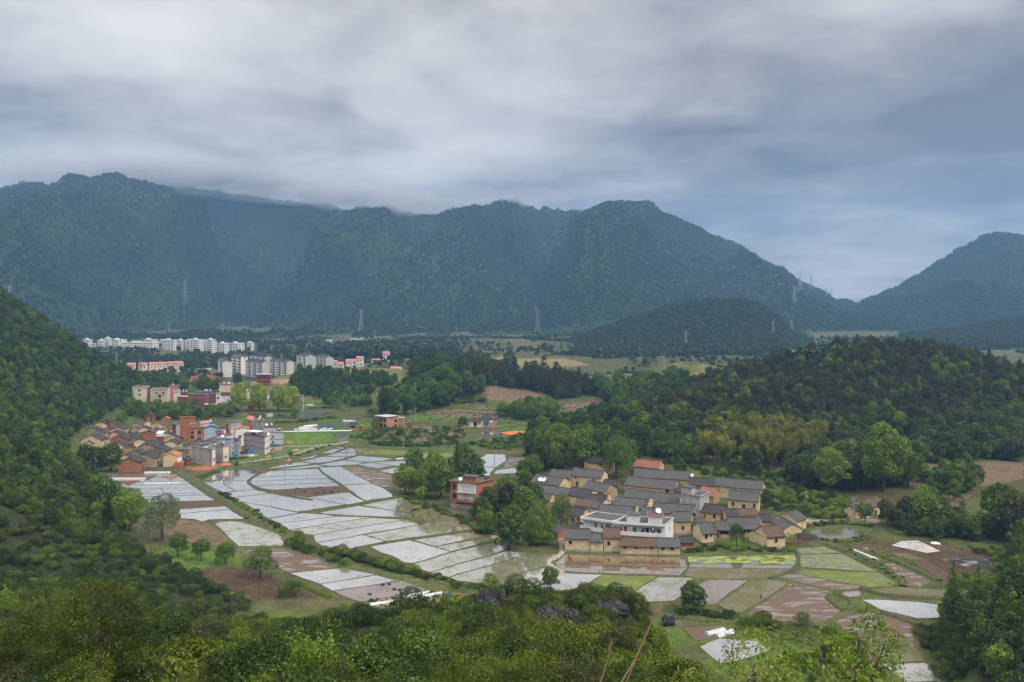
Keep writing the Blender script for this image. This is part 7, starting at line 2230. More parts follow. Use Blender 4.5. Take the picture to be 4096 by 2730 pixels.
def in_field(x, y):
 fx, fy = (x - FM_X0) / FM_D, (y - FM_Y0) / FM_D
 xi, yi = int(fx), int(fy)
 if 0 <= xi < _K.shape[1] and 0 <= yi < _K.shape[0]:
  return _K[yi, xi] > 0.5
 return False
# --- left hill
gx, gy, rng = jgrid(-470, -60, 215, 800, 5.4, 201)
d = np.interp(gy, FOOT_Y, FOOT_X) - gx
ok = (d > 3) & (gx > -0.74 * gy - 20) & (gy + d * .0 < 800)
L = []
for x, y in zip(gx[ok], gy[ok]):
 if not clear_of(x, y, 8):
  continue
 n_ = float(fbm(np.array([x / 40]), np.array([y / 40]), 2, 77)[0])
 r_ = rng.rand()
 near = y < 300
 if near and r_ < 0.30:
  L.append(('bush_fine' if y < 260 else 'bush', x, y, rng.uniform(1.0, 2.0)))
 else:
  k = 'broad_dark' if r_ < 0.35 + 0.4 * (n_ - .5) else ('broad' if r_ < 0.86 else ('olive' if r_ < .95 else 'broad_bright'))
  L.append((k, x, y, rng.uniform(0.5, 0.95) * (1.0 if not near else 0.68)))
gx, gy, rng = jgrid(-330, -60, 205, 345, 3.3, 207)
d = np.interp(gy, FOOT_Y, FOOT_X) - gx
ok = (d > 2) & (gx > -0.74 * gy - 10)
for x, y in zip(gx[ok], gy[ok]):
 if clear_of(x, y, 7):
  r_ = rng.rand()
  L.append(('bush_fine' if r_ < .35 else ('bush_deep' if r_ < .75 else ('bush' if r_ < .95 else 'bush_olive')), x, y, rng.uniform(.8, 1.5)))
forest(L, 'broadleaf tree in the dense wood on the steep left hillside', 'tree', 'hillside_tree', 'trees on the left hillside', 'hillside_wood', 'dense wood covering the steep left hillside')
# --- the slope below the camera
L = []
for y0, y1, dd in ((5, 22, 1.15), (22, 60, 1.7), (60, 130, 2.2), (130, 285, 3.0)):
 gx, gy, rng = jgrid(-200, 130, y0, y1, dd, 300 + int(y0))
 z = Hf(gx, gy)
 ok = (z > 1.2) & (np.abs(gx) < 0.74 * gy + 6) & (np.interp(gy, RF_Y, RF_X) > gx - 2) & ((np.interp(gy, FOOT_Y, FOOT_X) - gx < 3) | (gy < 215))
 zz = z[ok]
 v = visible(gx[ok], gy[ok], zz + 3.2)
 for x, y, vv in zip(gx[ok], gy[ok], v):
  if not vv and y < 130 and rng.rand() < 0.6:
   continue
  r_ = rng.rand()
  n_ = float(fbm(np.array([x / 11]), np.array([y / 11]), 2, 79)[0])
  if n_ < 0.33 and y > 30:
   continue
  if y < 30:
   k = 'bush_near' if r_ < 0.50 else ('bush_olive' if r_ < .70 else ('bush_deep' if r_ < .92 else 'bush_lime'))
   s = rng.uniform(0.42, 0.85)
  elif y < 110:
   k = 'bush_fine' if r_ < 0.46 else ('bush_near' if r_ < .58 else ('bush_olive' if r_ < .70 else ('bush_deep' if r_ < .95 else 'bush_lime')))
   s = rng.uniform(0.5, 1.2) * (1.35 if rng.rand() < .15 else 1)
  else:
   k = 'bush_fine' if r_ < .45 else ('bush_deep' if r_ < .7 else ('bush' if r_ < .92 else 'bush_bright'))
   s = rng.uniform(0.7, 1.4)
  L.append((k, x, y, s))
forest(L, 'leafy shrub on the slope below the viewpoint', 'shrub', 'slope_shrub', 'shrubs on the foreground slope', 'slope_thicket', 'thicket of leafy shrubs covering the foreground slope')
# --- wooded slope on the right
gx, gy, rng = jgrid(70, 330, 120, 372, 5.2, 401)
dr = gx - np.interp(gy, RF_Y, RF_X)
L = []
for x, y, d_ in zip(gx, gy, dr):
 if d_ < 1 or x > 0.78 * y + 10:
  continue
 r_ = rng.rand()
 if d_ < 9:
  if r_ < .6:
   L.append(('bush' if r_ < .4 else 'bush_bright', x, y, rng.uniform(.8, 1.8)))
  continue
 k = 'broad_dark' if r_ < .42 else ('broad' if r_ < .66 else ('olive' if r_ < .80 else ('fir' if r_ < .92 else 'broad_bright')))
 L.append((k, x, y, rng.uniform(.65, 1.1)))
forest(L, 'dark tree in the shady wood on the right-hand slope', 'tree', 'slope_tree', 'trees on the right-hand slope', 'slope_wood', 'shady wood on the right-hand slope', 200)
# --- the round wooded hill on the right
BZ = lambda x, y: max(float(bump(np.array([x]), np.array([y]), *b)[0]) for b in BUMPS[:7])
BAM = [(p_.x, p_.y) for p_ in (ground_at('C3', q) for q in [(380, 960), (650, 900), (900, 970), (1090, 990), (1060, 1090), (900, 1110), (820, 1160), (500, 1170), (340, 1100)])]
bam = lambda x, y: bool(in_poly(np.array([x]), np.array([y]), BAM)[0])
gx, gy, rng = jgrid(10, 470, 372, 760, 5.2, 501)
P_, Q_ = [], []
for x, y in zip(gx, gy):
 b = BZ(x, y)
 if b < 0.7 or x > .76 * y or bam(x, y) or in_field(x, y) or not clear_of(x, y, 9):
  continue
 r_ = rng.rand()
 n_ = float(fbm(np.array([x / 50]), np.array([y / 50]), 2, 83)[0])
 if x > 330 and y > 600:
  if r_ < .35:
   P_.append(('bush', x, y, rng.uniform(1.0, 2.2)))
  continue
 if b > 9 - 4 * (n_ - .5):
  if r_ < .74:
   P_.append(('pine_round' if rng.rand() < .85 else 'pine', x, y, rng.uniform(.45, 1.05)))
  else:
   Q_.append(('broad' if r_ < .90 else 'broad_bright', x, y, rng.uniform(.5, 1.05)))
 else:
  Q_.append(('broad_dark' if r_ < .40 else ('broad' if r_ < .72 else ('olive' if r_ < .84 else 'pine_round')), x, y, rng.uniform(.75, 1.25) if r_ < .84 else .8))
forest(P_, 'dark pine on the round wooded hill', 'tree', 'pine_tree', 'pines on the round hill', 'pine_wood', 'dark pine wood on the round hill')
forest(Q_, 'broadleaf tree at the foot of the round wooded hill', 'tree', 'hill_foot_tree', 'broadleaf trees on the round hill', 'hill_wood', 'mixed broadleaf wood on the round hill', 220)
def poly_points(c, poly, n, seed):
 rng = np.random.RandomState(seed)
 a = np.array(poly, dtype=float)
 out = []
 tries = 0
 while len(out) < n and tries < n * 20:
  tries += 1
  p = (rng.uniform(a[:, 0].min(), a[:, 0].max()), rng.uniform(a[:, 1].min(), a[:, 1].max()))
  if in_poly(np.array([p[0]]), np.array([p[1]]), poly)[0]:
   out.append(ground_at(c, p))
 return out, rng
def wood(c, poly, n, mix, seed, label, cat, name, group, stuffname, stufflabel, limit=300, s=(.7, 1.2), clear=5.0):
 pts, rng = poly_points(c, poly, n, seed)
 L = []
 ks, ws = zip(*mix)
 ws = np.array(ws) / sum(ws)
 for p in pts:
  if in_field(p.x, p.y) or (clear and not clear_of(p.x, p.y, clear)):
   continue
  L.append((ks[rng.choice(len(ks), p=ws)], p.x, p.y, rng.uniform(*s)))
 forest(L, label, cat, name, group, stuffname, stufflabel, limit)
def plur(w):
 return w + ('es' if w.endswith('sh') else 's')
def simple_wood(c, poly, n, mix, seed, what, where, s=(.7, 1.2), limit=60, cat='tree', clear=5.0):
 nm = what.replace(' ', '_')
 wood(c, poly, n, mix, seed, '%s %s' % (what, where), cat, nm, '%s %s' % (plur(what), where), nm + '_stand', 'stand of %s %s' % (plur(what), where), limit, s, clear)
simple_wood('M7', [(930, 560), (1000, 420), (1180, 380), (1450, 430), (1700, 440), (1900, 460), (2150, 520), (2150, 600), (1950, 600), (1850, 690), (1700, 740), (1300, 740), (950, 690)], 230,
   [('broad_dark', .6), ('broad', .4)], 601, 'dark tree', 'in the wood right of the apartment blocks', (.55, .95), 120)
simple_wood('C2', [(0, 740), (260, 720), (330, 790), (250, 820), (0, 815)], 34, [('broad', .6), ('broad_bright', .4)], 602, 'bushy green tree', 'at the edge of the far flooded fields', (.6, .95), 40)
simple_wood('C2', [(480, 750), (620, 700), (760, 660), (1060, 690), (1070, 770), (760, 810), (600, 860), (330, 860)], 330, [('bush', .6), ('bush_bright', .3), ('broad', .1)], 603, 'scrub bush', 'on the green knoll beyond the plain', (1.1, 2.2), 120, 'shrub')
simple_wood('C2', [(960, 640), (1100, 600), (1440, 600), (1600, 640), (1800, 680), (1800, 740), (1560, 750), (1440, 710), (1080, 670)], 190, [('pine', .8), ('broad_dark', .2)], 604, 'tall pine', 'on the knoll in mid valley', (.9, 1.25), 120)
simple_wood('C2', [(1160, 870), (1300, 830), (1420, 800), (1560, 830), (1570, 890), (1300, 905)], 42, [('broad_bright', .5), ('broad', .5)], 605, 'light green tree', 'beside the terraced plots', (.8, 1.2), 50)
simple_wood('N4', [(1000, 500), (1250, 430), (1500, 360), (1900, 320), (1950, 450), (1600, 500), (1200, 530)], 110, [('pine', .4), ('broad', .6)], 606, 'loose mixed tree', 'below the red cutting', (.6, 1.0), 60)
simple_wood('C2', [(1400, 1010), (1700, 930), (2150, 900), (2300, 950), (2260, 1170), (1900, 1230), (1600, 1180), (1330, 1200)], 110, [('broad', .5), ('broad_dark', .25), ('broad_bright', .25)], 607, 'leafy tree', 'in the grove behind the old village', (.8, 1.5), 120, clear=8)
simple_wood('M6', [(230, 340), (800, 330), (1300, 360), (1950, 345), (1980, 470), (1600, 440), (700, 450), (400, 440)], 420, [('far_dark', .6), ('far', .4)], 608, 'far dark tree', 'between villas and apartment town', (.45, .8), 40, clear=9)
simple_wood('M6', [(280, 262), (1300, 268), (1320, 330), (300, 330)], 110, [('far_dark', .6), ('far', .4)], 609, 'far town tree', 'among the far apartment blocks', (.4, .7), 30, clear=9)
simple_wood('C2', [(0, 445), (300, 420), (700, 395), (920, 415), (900, 440), (560, 490), (200, 480), (0, 480)], 420, [('far_dark', .55), ('far', .45)], 610, 'distant valley tree', 'on the flats before the mountains', (.8, 1.5), 30)
simple_wood('C3', [(800, 450), (1250, 440), (1280, 470), (850, 495)], 90, [('far', .7), ('far_dark', .3)], 611, 'distant pale tree', 'left of the round hill crest', (.7, 1.2), 30)
simple_wood('C1', [(1200, 400), (2350, 380), (2350, 460), (1950, 500), (1700, 470), (1200, 480)], 260, [('far_dark', .6), ('far', .4)], 612, 'far wooded-plain tree', 'behind the near apartment blocks', (.5, .9), 30, clear=9)
simple_wood('M5', [(100, 150), (600, 140), (640, 200), (480, 220), (120, 190)], 26, [('broad', .7), ('broad_dark', .3)], 613, 'green tree', 'behind the cream houses of the middle village', (.8, 1.3), 30)
simple_wood('M5', [(810, 230), (1000, 230), (1250, 235), (1250, 255), (820, 260)], 16, [('broad', .6), ('broad_bright', .4)], 614, 'garden tree', 'behind the dark brick houses', (.8, 1.4), 20)
simple_wood('M5', [(150, 470), (480, 430), (720, 450), (900, 460), (1150, 500), (1180, 580), (900, 610), (700, 580), (250, 620)], 105, [('broad', .5), ('broad_bright', .35), ('broad_dark', .15)], 615, 'spreading tree', 'in the green belt between the two villages', (.55, .95), 110)
simple_wood('M5', [(1130, 500), (1450, 470), (1500, 540), (1350, 570), (1180, 570)], 24, [('broad', .5), ('broad_bright', .5)], 616, 'slim tree', 'in front of the bright row of trees', (.45, .8), 24)
simple_wood('N3', [(60, 870), (300, 800), (700, 770), (1250, 780), (1380, 860), (1230, 950), (800, 1010), (300, 980)], 150, [('bush', .6), ('bush_bright', .4)], 617, 'low bush', 'on the vegetable plots by the pale brick house', (.7, 1.5), 150, 'shrub')
simple_wood('N3', [(1400, 970), (1800, 900), (2100, 850), (2150, 1010), (1700, 1040)], 80, [('bush', .6), ('bush_bright', .4)], 618, 'bank bush', 'on the bank behind the eastern paddies', (.8, 1.6), 80, 'shrub')
simple_wood('C3', [(700, 1290), (1230, 1310), (1240, 1470), (1000, 1450), (780, 1400)], 150, [('bush_bright', .6), ('bush', .4)], 619, 'lush weed bush', 'on the slope right of the old village', (.7, 1.5), 150, 'shrub', 4)
simple_wood('C3', [(100, 1090), (330, 1140), (800, 1165), (1100, 1185), (1240, 1300), (900, 1295), (760, 1265), (400, 1212)], 120, [('bush', .6), ('bush_bright', .4)], 620, 'undergrowth bush', 'between the old roofs and the bamboo', (.8, 1.6), 50, 'shrub', 5)
simple_wood('C3', [(1640, 1150), (1700, 1260), (1800, 1370), (1950, 1400), (2060, 1250), (2000, 1170)], 70, [('bush', .5), ('bush_bright', .3), ('broad', .2)], 621, 'orchard bush', 'below the right-hand wood', (.6, 1.4), 70, 'shrub')
simple_wood('C3', [(1520, 1480), (1800, 1500), (2250, 1540), (2250, 1600), (1600, 1590)], 44, [('broad', .4), ('broad_dark', .3), ('olive', .3)], 622, 'wayside tree', 'east of the fish pond', (.5, .9), 60)
simple_wood('C3', [(380, 960), (650, 900), (900, 970), (1090, 990), (1060, 1090), (900, 1110), (820, 1160), (500, 1170), (340, 1100)], 105, [('bamboo', .8), ('broad', .1), ('broad_dark', .1)], 623, 'yellow-green bamboo clump', 'behind the old village', (1.0, 1.5), 110, 'bamboo', 6)
simple_wood('C1', [(620, 540), (1000, 560), (1450, 560), (1460, 600), (1000, 590), (640, 590)], 60, [('bush', .6), ('bush_bright', .4)], 624, 'waste-ground bush', 'on the red earth before the villas', (.5, 1.1), 30, 'shrub')
simple_wood('C2', [(560, 560), (900, 560), (1300, 560), (1500, 560), (1000, 620), (600, 640)], 140, [('bush', .7), ('broad_dark', .3)], 625, 'knoll shrub', 'on the dry grassy ridge', (1.0, 2.4), 40, 'shrub')
simple_wood('C2', [(1800, 700), (2350, 640), (2350, 740), (2000, 790), (1850, 780)], 120, [('bush', .6), ('broad', .25), ('bush_bright', .15)], 626, 'hillside shrub', 'above the curved terraces', (1.0, 2.2), 50, 'shrub')
simple_wood('C6', [(1960, 640), (2340, 700), (2353, 900), (2150, 980), (1950, 950), (1900, 880), (2160, 810)], 80, [('bush_bright', .6), ('bush', .4)], 627, 'grassy bush', 'on the slope beside the burnt plot', (.5, 1.1), 80, 'shrub')
simple_wood('C6', [(1640, 1240), (1800, 1180), (1950, 1250), (2000, 1450), (1850, 1560), (1700, 1430)], 60, [('bush', .6), ('bush_fine', .4)], 628, 'slope bush', 'below the dark firs on the right', (.6, 1.3), 60, 'shrub')
simple_wood('C6', [(1020, 1190), (1180, 1210), (1280, 1400), (1400, 1560), (900, 1568), (700, 1450), (1000, 1330)], 60, [('bush_bright', .5), ('bush', .5)], 629, 'ditch bush', 'along the channel at the lower right', (.6, 1.2), 60, 'shrub')
simple_wood('C3', [(40, 800), (110, 1110), (330, 1130), (330, 960), (620, 880), (1000, 900), (1110, 1000), (1080, 1130), (800, 1215), (1000, 1270), (1300, 1290), (1640, 1240), (1660, 1130), (1300, 950), (800, 850), (300, 850)], 190,
   [('broad', .35), ('broad_dark', .3), ('pine_round', .15), ('olive', .2)], 640, 'close-set tree', 'in the forest edge above the old village', (.8, 1.35), 150, clear=9)
simple_wood('C3', [(1640, 1120), (2050, 1090), (2353, 1095), (2353, 1000), (1700, 1050)], 90, [('broad', .35), ('broad_dark', .5), ('olive', .15)], 641, 'forest-edge tree', 'above the eastern plots', (.9, 1.5), 90)
# scrub and copses on the far flats
gx, gy, rng = jgrid(-900, 900, 800, 1650, 11.0, 650)
n_ = fbm(gx / 95, gy / 60, 3, 87)
ok = (n_ + rng.uniform(-.05, .05, n_.shape) > 0.525) & (np.abs(gx) < 0.7 * gy)
sel = np.array([[x, y, Hs(x, y) - .3, rng.uniform(.35, .95), rng.uniform(0, 6.28)] for x, y in zip(gx[ok], gy[ok]) if clear_of(x, y, 16)])
h_ = rng.rand(len(sel)) < .5
scatter('valley_scrub', 'far', sel[h_], 'scrub and copses on the far valley floor', 'scrub')
scatter('valley_scrub', 'far_dark', sel[~h_], 'dark scrub and copses on the far valley floor', 'scrub')
simple_wood('C5', [(1000, 450), (1060, 560), (1200, 640), (1440, 650), (1560, 600), (1590, 540), (1450, 440), (1150, 430)], 110, [('bush_bright', .5), ('bush', .4), ('broad_bright', .1)], 642, 'grove-floor bush', 'under the trees west of the old village', (.6, 1.3), 110, 'shrub', 4)
simple_wood('C2', [(1330, 1260), (1480, 1200), (1640, 1190), (1640, 1215), (1500, 1235), (1400, 1290), (1370, 1400), (1330, 1400)], 50, [('bush', .5), ('bush_bright', .3), ('broad', .2)], 643, 'yard bush', 'behind the western old roofs', (.7, 1.3), 50, 'shrub', 5)
def weeds(c, poly, n, seed, kind, s_, label):
 pts, rng = poly_points(c, poly, n, seed)
 scatter('weeds', kind, [(p.x, p.y, p.z, rng.uniform(*s_), rng.uniform(0, 6.28)) for p in pts if not in_field(p.x, p.y)], label, 'weeds')
weeds('C4', [(1000, 470), (1380, 480), (1520, 600), (1600, 700), (1700, 800), (2150, 1000), (1800, 1060), (1400, 980), (1080, 720)], 420, 660, 'bush_bright', (.06, .22), 'weeds and grass tufts on the orchard ground')
weeds('C6', [(0, 1060), (500, 1120), (800, 1180), (1050, 1180), (1000, 1330), (640, 1280), (300, 1180), (0, 1140)], 260, 661, 'bush_bright', (.12, .4), 'weeds along the channel')
weeds('C6', [(820, 640), (1400, 620), (1900, 880), (1850, 960), (1300, 960), (1000, 660)], 260, 662, 'bush_bright', (.1, .3), 'weeds on the eastern banks')
weeds('N3', [(0, 700), (1250, 700), (1400, 850), (1200, 1000), (200, 1000)], 300, 663, 'bush_bright', (.2, .6), 'weeds on the vegetable plateau')
weeds('C2', [(600, 800), (1150, 790), (1600, 760), (2200, 780), (2200, 900), (1500, 930), (700, 900)], 380, 664, 'bush_bright', (.3, .8), 'weeds on the terraces beyond the plain')
weeds('M7', [(100, 1480), (700, 1400), (900, 1290), (1420, 1270), (1200, 1370), (900, 1440), (400, 1535)], 200, 665, 'bush_bright', (.12, .3), 'tufts on the grass by the dirt road')
weeds('C5', [(200, 960), (700, 960), (1000, 990), (1250, 965), (1250, 1010), (800, 1060), (400, 1100)], 160, 666, 'bush', (.15, .45), 'weeds around the plastic tunnels')
weeds('C1', [(620, 560), (1480, 590), (1500, 640), (800, 640)], 160, 667, 'bush', (.25, .7), 'weeds on the red building ground')
def hedge(c, pts, n, kinds, s, label, seed, wid=1.2):
 name = 'bank_shrub' if 'bank' in label else ('hedge_shrub' if 'hedge' in label else 'wayside_shrub')
 rng = np.random.RandomState(seed)
 P = [ground_at(c, p) for p in pts]
 seg = [(P[i + 1] - P[i]).length for i in range(len(P) - 1)]
 cum = np.concatenate([[0], np.cumsum(seg)])
 for k in range(n):
  t = (k + rng.uniform(.1, .9)) / n * cum[-1]
  i = min(np.searchsorted(cum, t) - 1, len(seg) - 1)
  i = max(i, 0)
  p = P[i].lerp(P[i + 1], (t - cum[i]) / seg[i])
  x, y = p.x + rng.normal() * wid * .5, p.y + rng.normal() * wid * .5
  plant(kinds[rng.randint(len(kinds))], x, y, rng.uniform(*s), label + ', ' + ('first', 'second', 'third', 'fourth', 'fifth', 'last')[min(5, 6 * k // n)] + ' sixth', 'shrub', name, 'shrubs: ' + label)
hedge('C5', [(0, 690), (150, 725), (300, 765), (450, 805), (610, 850)], 34, ['bush_fine', 'bush_bright', 'bush'], (.9, 1.7), 'tall shrub in the hedge between the paddies', 701)
hedge('C5', [(600, 850), (760, 880), (900, 930), (1050, 955), (1200, 950)], 34, ['bush', 'bush_bright'], (.6, 1.1), 'low shrub on the grass bank above the rocks', 702)
hedge('C4', [(1480, 300), (1600, 370), (1700, 440), (1800, 490), (1920, 565)], 30, ['bush', 'bush_bright'], (.5, 1.0), 'small shrub beside the diagonal footpath', 703)
hedge('C4', [(1940, 640), (2060, 685), (2200, 725), (2350, 790)], 24, ['bush_fine', 'bush_bright', 'bush'], (.7, 1.4), 'shrub on the bank of the tilled paddy', 704)
hedge('C6', [(980, 612), (1150, 626), (1330, 598)], 18, ['bush', 'bush_bright'], (.4, .7), 'low shrub on the near bank of the fish pond', 705)
hedge('C6', [(880, 522), (1000, 506), (1150, 500), (1330, 522)], 24, ['bush', 'bush_bright'], (.5, .9), 'shrub on the far bank of the fish pond', 706)
hedge('C6', [(1340, 690), (1450, 740), (1570, 790), (1790, 890)], 22, ['bush_bright', 'bush'], (.3, .6), 'small shrub on the terrace edge by the ploughed strip', 707)
hedge('C6', [(1190, 690), (1300, 740), (1400, 800), (1540, 900)], 22, ['bush_bright', 'bush'], (.3, .6), 'small shrub on the bank beside the plastic tunnel', 708)
hedge('C6', [(60, 690), (250, 672), (480, 668), (620, 680), (800, 692)], 44, ['bush_bright', 'bush'], (.5, .95), 'weedy shrub on the bank below the earth houses', 709, 2.5)
hedge('C6', [(0, 1110), (200, 1122), (400, 1132)], 14, ['bush', 'bush_fine'], (.6, 1.1), 'shrub along the dark channel', 710)
hedge('C6', [(480, 1190), (580, 1180), (660, 1210)], 8, ['bush_fine'], (1.0, 1.7), 'dense shrub by the channel bend', 711)
hedge('N3', [(60, 880), (300, 965), (600, 995), (900, 985), (1220, 950)], 46, ['bush', 'bush_bright'], (.8, 1.5), 'shrub on the bank behind the flooded plain', 712, 2.0)
hedge('C5', [(520, 330), (700, 392), (860, 452), (980, 505), (1060, 570)], 34, ['bush', 'bush_bright'], (.5, 1.1), 'shrub on the bank below the grove', 713, 2.0)
hedge('C1', [(640, 1230), (520, 1240), (400, 1250)], 16, ['bush', 'broad'], (.7, 1.0), 'shrub at the foot of the left hill', 714)
hedge('M7', [(620, 1500), (800, 1460), (950, 1420), (1250, 1310), (1400, 1290)], 22, ['bush', 'bush_bright'], (.4, .9), 'shrub beside the curving dirt road', 715, 2.0)
hedge('M7', [(720, 1010), (950, 1000), (1130, 990), (1300, 960), (1450, 950)], 26, ['bush', 'bush_bright'], (.7, 1.3), 'shrub on the bank between the far paddies', 716, 2.0)
# --- single trees, each where it stands
for c, p, kind, hgt, name, label in (
 ('C4', (1195, 722), 'orchard', 7.4, 'orchard_tree', 'round orchard tree nearest the blossoming tree'), ('C4', (1350, 752), 'orchard', 6.4, 'orchard_tree', 'second orchard tree from the left on the grass'),
 ('C4', (1518, 780), 'orchard', 7.0, 'orchard_tree', 'third orchard tree, spreading low over the grass'), ('C4', (1750, 868), 'orchard', 9.0, 'orchard_tree', 'tallest orchard tree on the brown soil beside the tilled paddy'),
 ('C4', (1975, 985), 'orchard', 5.0, 'young_tree', 'thin young tree above the bright vegetable rows'), ('C4', (1895, 1003), 'orchard', 3.4, 'young_tree', 'small round shrub-like tree on the brown plot'),
 ('C4', (1090, 610), 'white_blossom', 16.0, 'blossom_tree', 'tree with pale blossom beside the brown plots'), ('C4', (870, 560), 'broad_bright', 15.0, 'roadside_tree', 'light green tree left of the blossoming tree'),
 ('C4', (690, 470), 'broad', 15.0, 'slender_tree', 'slender tree standing before the flooded strips'), ('C4', (2010, 655), 'broad_bright', 5.5, 'bank_tree', 'small tree on the bank between pond field and plain'),
 ('C5', (1240, 672), 'broad', 14.0, 'old_tree', 'old tree with a thick bare trunk by the stubble field'), ('C5', (1490, 640), 'redwood', 12.0, 'conical_tree', 'bright green conical tree in front of the old village'),
 ('C5', (1590, 510), 'feather', 12.5, 'feathery_tree', 'feathery bright green tree behind the conical one'),
 ('C2', (540, 1390), 'broad_bright', 13.0, 'grove_tree', 'leftmost tree of the grove by the flooded plain'), ('C2', (600, 1330), 'broad', 15.0, 'grove_tree', 'tall thin tree in front of the buried dark roof'),
 ('C2', (680, 1410), 'broad_bright', 14.0, 'grove_tree', 'bright rounded tree at the front of the grove'), ('C2', (780, 1420), 'broad', 15.0, 'grove_tree', 'full tree right of the front of the grove'),
 ('C2', (740, 1340), 'broad_bright', 15.0, 'grove_tree', 'tree with light top in the middle of the grove'), ('C2', (930, 1350), 'broad', 19.0, 'grove_tree', 'tallest tree of the grove, behind the brick and white house'),
 ('C2', (1010, 1330), 'broad', 15.0, 'grove_tree', 'tree right behind the brick and white house'),
 ('C2', (1120, 1540), 'olive', 12.0, 'grove_tree', 'olive tree right of the brick and white house'), ('C2', (1230, 1540), 'olive', 14.0, 'grove_tree', 'olive brown tree in the village grove'),
 ('C2', (1210, 1450), 'feather', 13.0, 'grove_tree', 'bright feathery tree at the back of the village grove'), ('C2', (1330, 1560), 'broad', 13.0, 'grove_tree', 'dense green tree beside the old western roofs'),
 ('C2', (1050, 1570), 'broad', 9.0, 'grove_tree', 'low tree at the paddy edge of the village grove'), ('C2', (1400, 1500), 'broad', 11.0, 'grove_tree', 'green tree touching the long low western roof'),
 ('C5', (1380, 560), 'broad_bright', 8.0, 'grove_tree', 'light bushy tree left of the conical one'),
 ('C2', (1960, 1290), 'feather', 22.0, 'village_tree', 'very tall broad tree between the old roofs'), ('C2', (1450, 1230), 'broad_dark', 14.0, 'village_tree', 'dark tree at the left rear of the old village'),
 ('C2', (1560, 1160), 'broad_bright', 20.0, 'village_tree', 'bright tall tree left behind the old village'), ('C2', (1720, 1200), 'broad', 17.0, 'village_tree', 'dense tree behind the dish house'),
 ('C2', (2110, 1160), 'broad_dark', 17.0, 'village_tree', 'dark tree right of the very tall broad tree'), ('C2', (2270, 1150), 'broad_bright', 8.0, 'village_tree', 'small bright tree on the slope behind the red-brown roof'),
 ('C3', (190, 1190), 'broad', 8.5, 'village_tree', 'blue-green tree behind the rear long roof'),
 ('C3', (1135, 1290), 'big_bright', 21.0, 'camphor_tree', 'large round yellow-green tree right of the bamboo'), ('C3', (1470, 1290), 'big_bright', 28.0, 'camphor_tree', 'largest spreading tree at the foot of the round hill'),
 ('C3', (1620, 1260), 'broad_bright', 18.0, 'camphor_tree', 'tree leaning on the right of the largest tree'), ('C3', (1330, 1250), 'broad_dark', 15.0, 'camphor_tree', 'dark tree between the two largest trees'),
 ('C3', (735, 1385), 'broad', 7.2, 'yard_tree', 'tree at the right end of the house with a dark doorway'), ('C3', (1352, 1478), 'orchard', 7.0, 'yard_tree', 'clipped round tree in front of the lone roadside house'),
 ('C3', (1880, 1545), 'redwood', 14.0, 'conical_tree', 'left one of two bright conical trees on the right'), ('C3', (1965, 1545), 'redwood', 13.0, 'conical_tree', 'right one of two bright conical trees on the right'),
 ('C3', (1765, 1308), 'redwood', 10.0, 'conical_tree', 'slim conical tree by the eastern plots'), ('C3', (1730, 1510), 'broad_bright', 14.0, 'wayside_tree', 'leafy tree left of the two conical trees'),
 ('C3', (2200, 1500), 'broad', 17.0, 'wayside_tree', 'big green tree below the timber shed'), ('C3', (2290, 1600), 'olive', 16.0, 'wayside_tree', 'olive tree at the right edge'),
 ('C3', (1490, 1500), 'olive', 9.0, 'wayside_tree', 'thin tree right of the lone roadside house'), ('C3', (1620, 1500), 'olive', 10.0, 'wayside_tree', 'olive tree at the pond end'),
 ('C6', (1880, 1160), 'fir', 15.0, 'fir_tree', 'dark fir standing before the right pond field'), ('C6', (2050, 1195), 'fir', 16.0, 'fir_tree', 'second dark fir behind the right one'), ('C6', (1800, 1260), 'fir', 7.0, 'fir_tree', 'short fir leaning over the pond field'),
 ('C6', (125, 1095), 'broad', 9.0, 'channel_tree', 'single tree by the dark channel'), ('C6', (865, 1195), 'orchard', 3.6, 'channel_tree', 'small round tree below the wet brown field'),
 ('C5', (1515, 930), 'broad', 6.0, 'channel_tree', 'small tree poking up beside the stone path end'), ('C5', (1110, 940), 'broad_bright', 5.0, 'channel_tree', 'sapling at the end of the grass bank'),
 ('M5', (1480, 495), 'lime', 22.0, 'lime_green_tree', 'leftmost and darkest of the four bright yellow-green trees'), ('M5', (1720, 485), 'lime', 20.0, 'lime_green_tree', 'second bright yellow-green tree from the left'),
 ('M5', (1950, 485), 'lime', 19.0, 'lime_green_tree', 'third bright yellow-green tree from the left'), ('M5', (2110, 490), 'lime', 18.5, 'lime_green_tree', 'rightmost bright yellow-green tree'),
 ('M5', (1470, 215), 'broad_dark', 14.0, 'round_tree', 'dark round tree below the leftmost apartment block'), ('N3', (420, 612), 'broad', 19.0, 'round_tree', 'big dark tree behind the pale brick house'),
 ('N3', (260, 640), 'broad_bright', 9.0, 'round_tree', 'smaller tree left of the big dark one'), ('N3', (1330, 760), 'broad', 7.5, 'round_tree', 'tree in front of the whitewashed wing'), ('N3', (300, 800), 'broad_bright', 7.5, 'round_tree', 'tree before the pale brick house'),
 ('L1', (880, 372), 'broad_bright', 9.0, 'round_tree', 'round tree above the grey gabled house'), ('L1', (180, 1290), 'broad_dark', 14.0, 'edge_tree', 'dark tree at the lower left corner of the left village'),
 ('L1', (360, 1270), 'broad_dark', 12.0, 'edge_tree', 'dark tree next to the corner tree of the left village'), ('L1', (680, 1255), 'broad', 13.0, 'edge_tree', 'tree left of the orange brick edge house'),
 ('L2', (1163, 1165), 'fir', 4.6, 'garden_tree', 'tiny conical tree by the earth heap'), ('L2', (2172, 1000), 'orchard', 3.6, 'garden_tree', 'round clipped tree on the grass by the dirt road'),
 ('M7', (960, 960), 'broad_bright', 9.0, 'garden_tree', 'light tree between the two far paddies')):
 g_ = ground_at(c, p)
